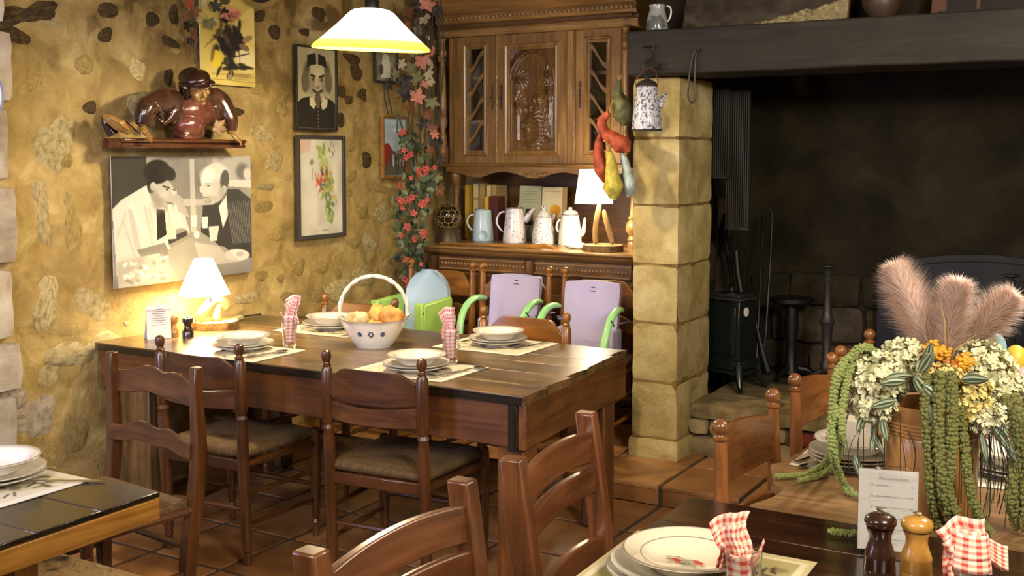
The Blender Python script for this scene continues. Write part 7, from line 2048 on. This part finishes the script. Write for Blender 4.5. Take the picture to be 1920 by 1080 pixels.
for x, y, rr_, mt in ((1750, 655, .022, 'marigold'), (1768, 662, .018, 'marigold'), (1775, 690, .016, 'orange_p'), (1795, 690, .018, 'orange_p'), (1810, 678, .020, 'marigold'), (1762, 690, .014, 'orange_p')):
    mb = MB(); c_ = at(x, y, Y=2.63) - L0
    for _ in range(60):
        v = Vector((rp.gauss(0, 1), rp.gauss(0, 1) - .3, rp.gauss(0, 1))).normalized(); mb.ball(c_ + v * rr_ * rp.uniform(.5, 1), (0.006, 0.006, 0.004), 6, 4)
    put('flower', mb, M[mt], t)
# striped wandering-jew leaves
m, nt, b = newmat('striped_leaf'); uv = N(nt, 'ShaderNodeUVMap'); s = N(nt, 'ShaderNodeSeparateXYZ'); nt.links.new(uv.outputs[0], s.inputs[0])
vv = math_(nt, 'ABSOLUTE', math_(nt, 'SUBTRACT', s.outputs['Y'], 0.5))
r = ramp(nt, [(0.0, hexc('3c4a30')), (0.10, hexc('3c4a30')), (0.14, hexc('9ca286')), (0.26, hexc('90987a')), (0.30, hexc('44543a')), (0.42, hexc('4c5a40')), (0.46, hexc('8a8f74'))]); nt.links.new(vv, r.inputs[0]); nt.links.new(r.outputs[0], b.inputs['Base Color']); b.inputs['Roughness'].default_value = 0.35
M['stripe'] = m
def sleaf():
    mb = MB()
    def f(u, v):
        a = (v - .5) * 2; ww = 0.030 * math.sin(PI * min(1, u ** 0.8)) ** 0.8
        return (a * ww / 2, 0.006 * a * a - 0.012 * u * u, u * 0.075)
    mb.grid(f, 10, 8, uv=True); return mb
sl = sleaf().mesh('striped_leaf', 60); sl.materials.append(M['stripe'])
for x, y, a, s, dY in [(1722, 700, 0.55, 1.0, 2.57), (1735, 690, 0.2, .95, 2.57), (1660, 712, 1.35, .9, 2.56), (1700, 715, -1.65, .95, 2.56), (1715, 705, 2.5, 1.15, 2.55), (1730, 720, 2.3, 1.0, 2.55), (1690, 700, -1.2, .7, 2.56), (1650, 705, -2.7, .9, 2.57), (1680, 752, -1.9, .9, 2.55), (1700, 745, -1.5, .8, 2.55), (1800, 712, 1.4, 1.0, 2.56), (1790, 715, 1.9, .8, 2.56), (1745, 760, 2.9, .9, 2.55), (1705, 765, 3.0, .8, 2.55), (1660, 745, -2.2, .8, 2.57), (1850, 785, 2.2, .9, 2.6), (1835, 790, 2.6, .9, 2.6), (1720, 745, 2.0, .8, 2.54), (1625, 775, -2.6, .8, 2.6), (1655, 785, 3.0, .8, 2.58), (1870, 790, 1.9, .9, 2.62)]:
    if (x, y) in ((1700, 745), (1790, 715), (1705, 765), (1660, 745), (1835, 790), (1720, 745), (1650, 705), (1690, 700)): continue
    s *= 0.86
    put('leaf', sl, None, t, at(x, y, Y=dY) - L0, (rp.uniform(-.1, .5), a, rp.uniform(-.2, .7)), scale=(s, s, s))
# trailing amaranth tassels: knobbly cords
def tassel(pts, rad, mat):
    Q = catmull(pts, 22); rad *= 1.12; mb = MB(); acc = 0; mb.tube(Q, rad * 0.7, 6)
    for i in range(len(Q) - 1):
        acc += (Q[i + 1] - Q[i]).length
        if acc > rad * 0.6:
            acc = 0; tg = (Q[i + 1] - Q[i]).normalized()
            taper = 0.75 if i > len(Q) * .85 else 1
            sd = tg.cross(Vector((0, 1, 0.1))).normalized()
            for k in range(7):
                a = 2 * PI * k / 7 + i * 0.5 + rp.uniform(-.3, .3); o = Matrix.Rotation(a, 3, tg) @ sd
                r_ = rad * rp.uniform(.34, .56) * taper; mb.ball(Q[i] + o * rad * rp.uniform(.6, .85) * taper + tg * rp.uniform(-.3, .3) * rad, (r_, r_, r_ * .9), 6, 4)
    put('amaranth_tassel', mb, mat, t)
Z_ = lambda x, y, z=TZ + 0.012: at(x, y, Z=z) - L0
V_ = lambda x, y, Y=2.62: at(x, y, Y=Y) - L0
tassel([V_(1640, 668, 2.64), V_(1612, 655, 2.62), V_(1588, 685, 2.60), V_(1572, 740, 2.60), V_(1566, 800, 2.60), Z_(1552, 862, .80), Z_(1515, 888), Z_(1452, 893)], .0085, M['amaranth_l'])
tassel([V_(1630, 680, 2.62), V_(1596, 690, 2.60), V_(1580, 760, 2.58), V_(1578, 830, 2.60), Z_(1562, 875, .79), Z_(1530, 893), Z_(1496, 901)], .0075, M['amaranth_l'])
tassel([V_(1640, 660, 2.63), V_(1620, 650, 2.60), V_(1600, 664, 2.60), V_(1570, 700, 2.58), V_(1560, 780, 2.58), V_(1562, 850, 2.58), Z_(1580, 905, .79), Z_(1600, 925), Z_(1640, 935)], .0085, M['amaranth_l'])
tassel([V_(1740, 700, 2.57), V_(1736, 760, 2.56), V_(1742, 850, 2.56), V_(1748, 930, 2.57), Z_(1762, 985), Z_(1772, 996)], .0105, M['amaranth'])
tassel([V_(1765, 695, 2.56), V_(1760, 760, 2.55), V_(1762, 850, 2.55), V_(1770, 930, 2.56), Z_(1790, 992)], .0115, M['amaranth'])
tassel([V_(1782, 695, 2.56), V_(1786, 760, 2.55), V_(1784, 850, 2.55), V_(1778, 925, 2.56), Z_(1810, 1000)], .0105, M['amaranth'])
tassel([V_(1752, 700, 2.58), V_(1748, 780, 2.57), V_(1754, 880, 2.57), V_(1766, 950, 2.57)], .010, M['amaranth'])
tassel([V_(1800, 760, 2.58), V_(1808, 830, 2.57), V_(1816, 900, 2.57), V_(1832, 960, 2.58), Z_(1860, 1000)], .0095, M['amaranth'])
tassel([V_(1885, 740, 2.64), V_(1905, 790, 2.62), V_(1903, 860, 2.61), V_(1896, 930, 2.60), Z_(1905, 990)], .0115, M['amaranth'])
tassel([V_(1900, 740, 2.64), V_(1918, 800, 2.62), V_(1915, 900, 2.61), Z_(1928, 1000)], .0105, M['amaranth'])
tassel([Z_(1640, 990), Z_(1600, 1000), Z_(1552, 995)], .0065, M['amaranth_l'])
gm = MB()
for k in range(70):
    x0, y0 = rp.uniform(1590, 1700) if k < 24 else rp.uniform(1780, 1890), rp.uniform(740, 800)
    dx = rp.uniform(-30, 40) if k < 24 else rp.uniform(-10, 90); dy = rp.uniform(60, 150) if k < 24 else rp.uniform(110, 230)
    Yk = rp.uniform(2.56, 2.66)
    pts = [V_(x0, y0, 2.66), V_(x0 + dx * .75, y0 + dy * .2, Yk), V_(x0 + dx * 1.2, y0 + dy * .6, Yk), V_(x0 + dx, y0 + dy, Yk)]
    pts = [Vector((p.x, p.y, max(p.z, TZ + 0.006 - L0.z))) for p in pts]
    gm.tube(catmull(pts, 4), 0.0010, 4)
put('grass_blades', gm, M['grassdark'], t, kind='stuff')
for x, y, a in ((1690, 930, 2.9), (1693, 945, 2.8), (1600, 850, 2.8), (1645, 800, 3.4), (1633, 800, 2.7), (1860, 800, 2.5), (1880, 815, 2.7), (1840, 810, 3.0)):
    if x == 1690 or x == 1693: continue
    put('leaf', sl, None, t, V_(x, y, 2.60), (.3, a, .3), scale=(.6, 1, .9))
# painted eggs on sticks at the right of the bouquet
for x, y, rr_, col, nm in ((1862, 652, .030, '8db4bc', 'pale blue'), (1905, 673, .026, 'cfb640', 'yellow'), (1915, 705, .026, 'd8a8b4', 'pink')):
    p = at(x, y, Y=2.80); e = thing('painted_egg', '%s painted egg on a stick at the right of the bouquet' % nm, 'egg', (p.x - 0.05, p.y - .03, TZ + 0.27), 0, 'painted eggs')
    o_ = p - Vector((p.x - 0.05, p.y - .03, TZ + 0.27))
    put('shell', MB().ball(o_, (rr_, rr_, rr_ * 1.25), 20, 14), plain('egg_' + nm.replace(' ', '_'), hexc(col), 0.4), e); put('stick', MB().tube([(0, 0, 0), o_], 0.0025, 6), M['stem'], e)

# menu in an acrylic stand
MP = Vector((-0.490, 2.375, TZ + 0.0005))
t = thing('menu_stand', 'clear acrylic stand with a white drinks menu on the near dark table', 'menu', MP, 0.27)
put('card', MB().box((0, 0.0, 0.096), (0.118, 0.0012, 0.172)), M['card'], t)
put('acrylic_sheet', MB().box((0, -0.003, 0.0955), (0.126, 0.002, 0.189)), M['glass'], t)
put('acrylic_sheet', MB().box((0, 0.003, 0.0955), (0.126, 0.002, 0.189)), M['glass'], t)
put('acrylic_foot', MB().box((0, -0.001, 0.0012), (0.126, 0.05, 0.002)), M['glass'], t)
tx = dict(mat=M['inkgrey'], parent=t)
text('title', 'Boissons Fraîches', 0.0082, M['inkgrey'], t, (-0.018, -0.0044, 0.163), (PI / 2, 0, 0))
ln = MB()
for k, (z, w1_, w2_) in enumerate([(0.150, 0.026, 0), (0.127, 0.03, 0.036), (0.104, 0.028, 0.036), (0.081, 0.03, 0.03), (0.058, 0.03, 0.034), (0.036, 0.028, 0.03)]):
    ln.box((-0.032, -0.0044, z), (0.0032, 0.0002, 0.0032)); ln.box((-0.026 + w1_ / 2, -0.0044, z - .0002), (w1_, 0.0002, 0.0016))
    if w2_: ln.box((0.006 + w2_ / 2, -0.0044, z - 0.0006), (w2_, 0.0002, 0.0009))
    ln.box((0.047, -0.0044, z - .0015), (0.004, 0.0002, 0.0022))
put('menu_lines', ln, M['inkgrey'], t, kind='stuff')
fr2 = MB(); fr2.box((-0.037, -0.0044, 0.095), (0.0004, 0.0001, 0.15)).box((0.012, -0.0044, 0.172), (0.098, 0.0001, 0.0004)); put('menu_border', fr2, plain('faint_grey_line', (0.45, 0.45, 0.45), 0.6), t)

# near plates with the red flower print
placemat(-0.80, 2.085, 0.40, 0.335, 0.02, 'olive bordered placemat under the red flowered plates', 1)
PC = (-0.815, 2.045)
for k, (dx, dy) in enumerate(((-0.015, -0.02), (-0.010, -0.012))):
    o = put('dinner_plate', plate_me, None, None, (PC[0] + dx, PC[1] + dy, TZ + 0.0022 + 0.0105 * k)); put('rim_line', rim_me, None, o)
    tag(o, 'cream dinner plate, %s of the pile on the near dark table' % ('bottom' if k == 0 else 'second'), 'plate', 'cream plates')
sp_ = [(0.0, 0.0), (0.072, 0.0), (0.076, 0.004), (0.094, 0.022), (0.127, 0.032), (0.1305, 0.0345), (0.128, 0.037), (0.094, 0.027), (0.084, 0.020), (0.070, 0.008), (0.0, 0.0065)]
PZ = TZ + 0.0022 + 0.0105 + 0.012
o = put('soup_plate', MB().lathe(sp_, n=64, cap=False), M['cream'], None, (PC[0] + 0.012, PC[1] + 0.0, PZ))
tag(o, 'cream soup plate with red flowers and black twigs in its well, near dark table', 'plate')
put('rim_line', MB().lathe([(0.1262, 0.0371), (0.1285, 0.0374), (0.1303, 0.0360)], n=64, cap=False), M['line'], o)
put('rim_line', MB().lathe([(0.0925, 0.0266), (0.0938, 0.0273), (0.0945, 0.0276)], n=64, cap=False), M['line'], o)
bg = (0.87, 0.825, 0.72)
c = Canvas(110, 80, bg)
r_ = random.Random(4)
for _ in range(26):
    x, y = r_.uniform(.05, .55), r_.uniform(.3, .7); a = r_.uniform(-.6, .6); c.line(x, y, x + .18 * math.cos(a), y + .14 * math.sin(a), .008, (.25, .22, .2), .8)
for cx_, cy_ in ((.30, .50), (.36, .56), (.62, .42), (.70, .46)):
    for _ in range(7): c.ell(cx_ + r_.uniform(-.05, .05), cy_ + r_.uniform(-.07, .07), .04, .045, r_.choice([(.70, .22, .16), (.60, .18, .13), (.82, .4, .3)]), r_.uniform(0, 3), .4, .8)
c.line(.40, .60, .55, .63, .02, (.2, .2, .28)).line(.28, .62, .22, .75, .008, (.25, .2, .18)).line(.55, .66, .75, .80, .02, (.62, .62, .6), .6).line(.1, .42, .3, .5, .008, (.3, .27, .22)).ell(.45, .5, .08, .05, (.55, .52, .45), .4, .6, .6)
sh_ = c.sheet((-0.062, 0.045, 0.0078), (0.124, 0, 0), (0, -0.09, 0))
cc = c.c.reshape(-1, 3); dif = np.abs(cc - np.array(bg)).max(1) > 0.03
sh_.f = [f for f in sh_.f if any(dif[i] for i in f)]
put('printed_flowers', sh_, M['gloss_print'], o)
tumbler(-0.652, 1.932, 'clear tumbler right of the red flowered plate')
napkin(-0.652, 1.932, 'red gingham napkin leaning over the red flowered plate', M['gingham'], seed=4, lean=(-0.008, 0.006), rz=0.4, h=0.16)
tumbler(-0.296, 2.115, 'clear tumbler at the bottom right corner beside the mills', r=0.040)
napkin(-0.296, 2.115, 'red and white gingham napkin folded wide in the bottom right glass', M['gingham'], seed=2, lean=(-0.004, 0.0), rz=0.55, h=0.16, r=0.034, wing_w=0.058, wings='flap')

# settings on the pale table
placemat(-0.655, 3.145, 0.43, 0.40, 0.0, 'printed placemat at the wavy edge of the pale table')
q = at(1602, 850, Z=0.79)
stack(q.x, q.y, TZ + 0.0022, 'on the pale table left of the crock', 3, 0.95)
o = put('white_bowl', MB().lathe([(0, 0), (0.045, 0), (0.06, 0.03), (0.075, 0.075), (0.072, 0.075), (0.055, 0.03), (0, 0.006)], n=36, cap=False), M['white'], None, (q.x + 0.035, q.y + 0.02, TZ + 0.052)); tag(o, 'white bowl on top of the plates behind the crock', 'bowl')
cutlery('fork', -0.825, 3.06, -0.35, 'steel fork near the wavy edge of the pale table'); cutlery('knife', -0.795, 3.02, -0.38, 'steel knife beside the fork on the pale table'); cutlery('spoon', -0.69, 2.965, -1.3, 'steel spoon in front of the plates behind the menu stand')
q = at(1905, 890, Z=0.76); placemat(q.x, q.y, 0.42, 0.32, 0.1, 'printed placemat at the right edge behind the crock')
q = at(1905, 868, Z=0.79); stack(q.x, q.y, TZ + 0.0022, 'at the right edge behind the grass blades', 2)
q = at(1865, 855, Z=0.76); tumbler(q.x - .03, q.y + .14, 'clear tumbler at the right edge behind the trailing amaranth')
napkin(q.x - .03, q.y + .14, 'pink and white gingham napkin at the right edge behind the bouquet', M['gingham2'], seed=3, lean=(0.004, 0), rz=0.5)

# left table setting
placemat(-2.595, 1.735, 0.44, 0.31, 0.0, 'printed placemat on the left edge table')
q = at(-14, 882, Z=0.79); stack(q.x, q.y, TZ + 0.0022, 'on the left edge table', 2)
cutlery('knife', -2.43, 1.83, -0.95, 'steel knife on the placemat of the left edge table')
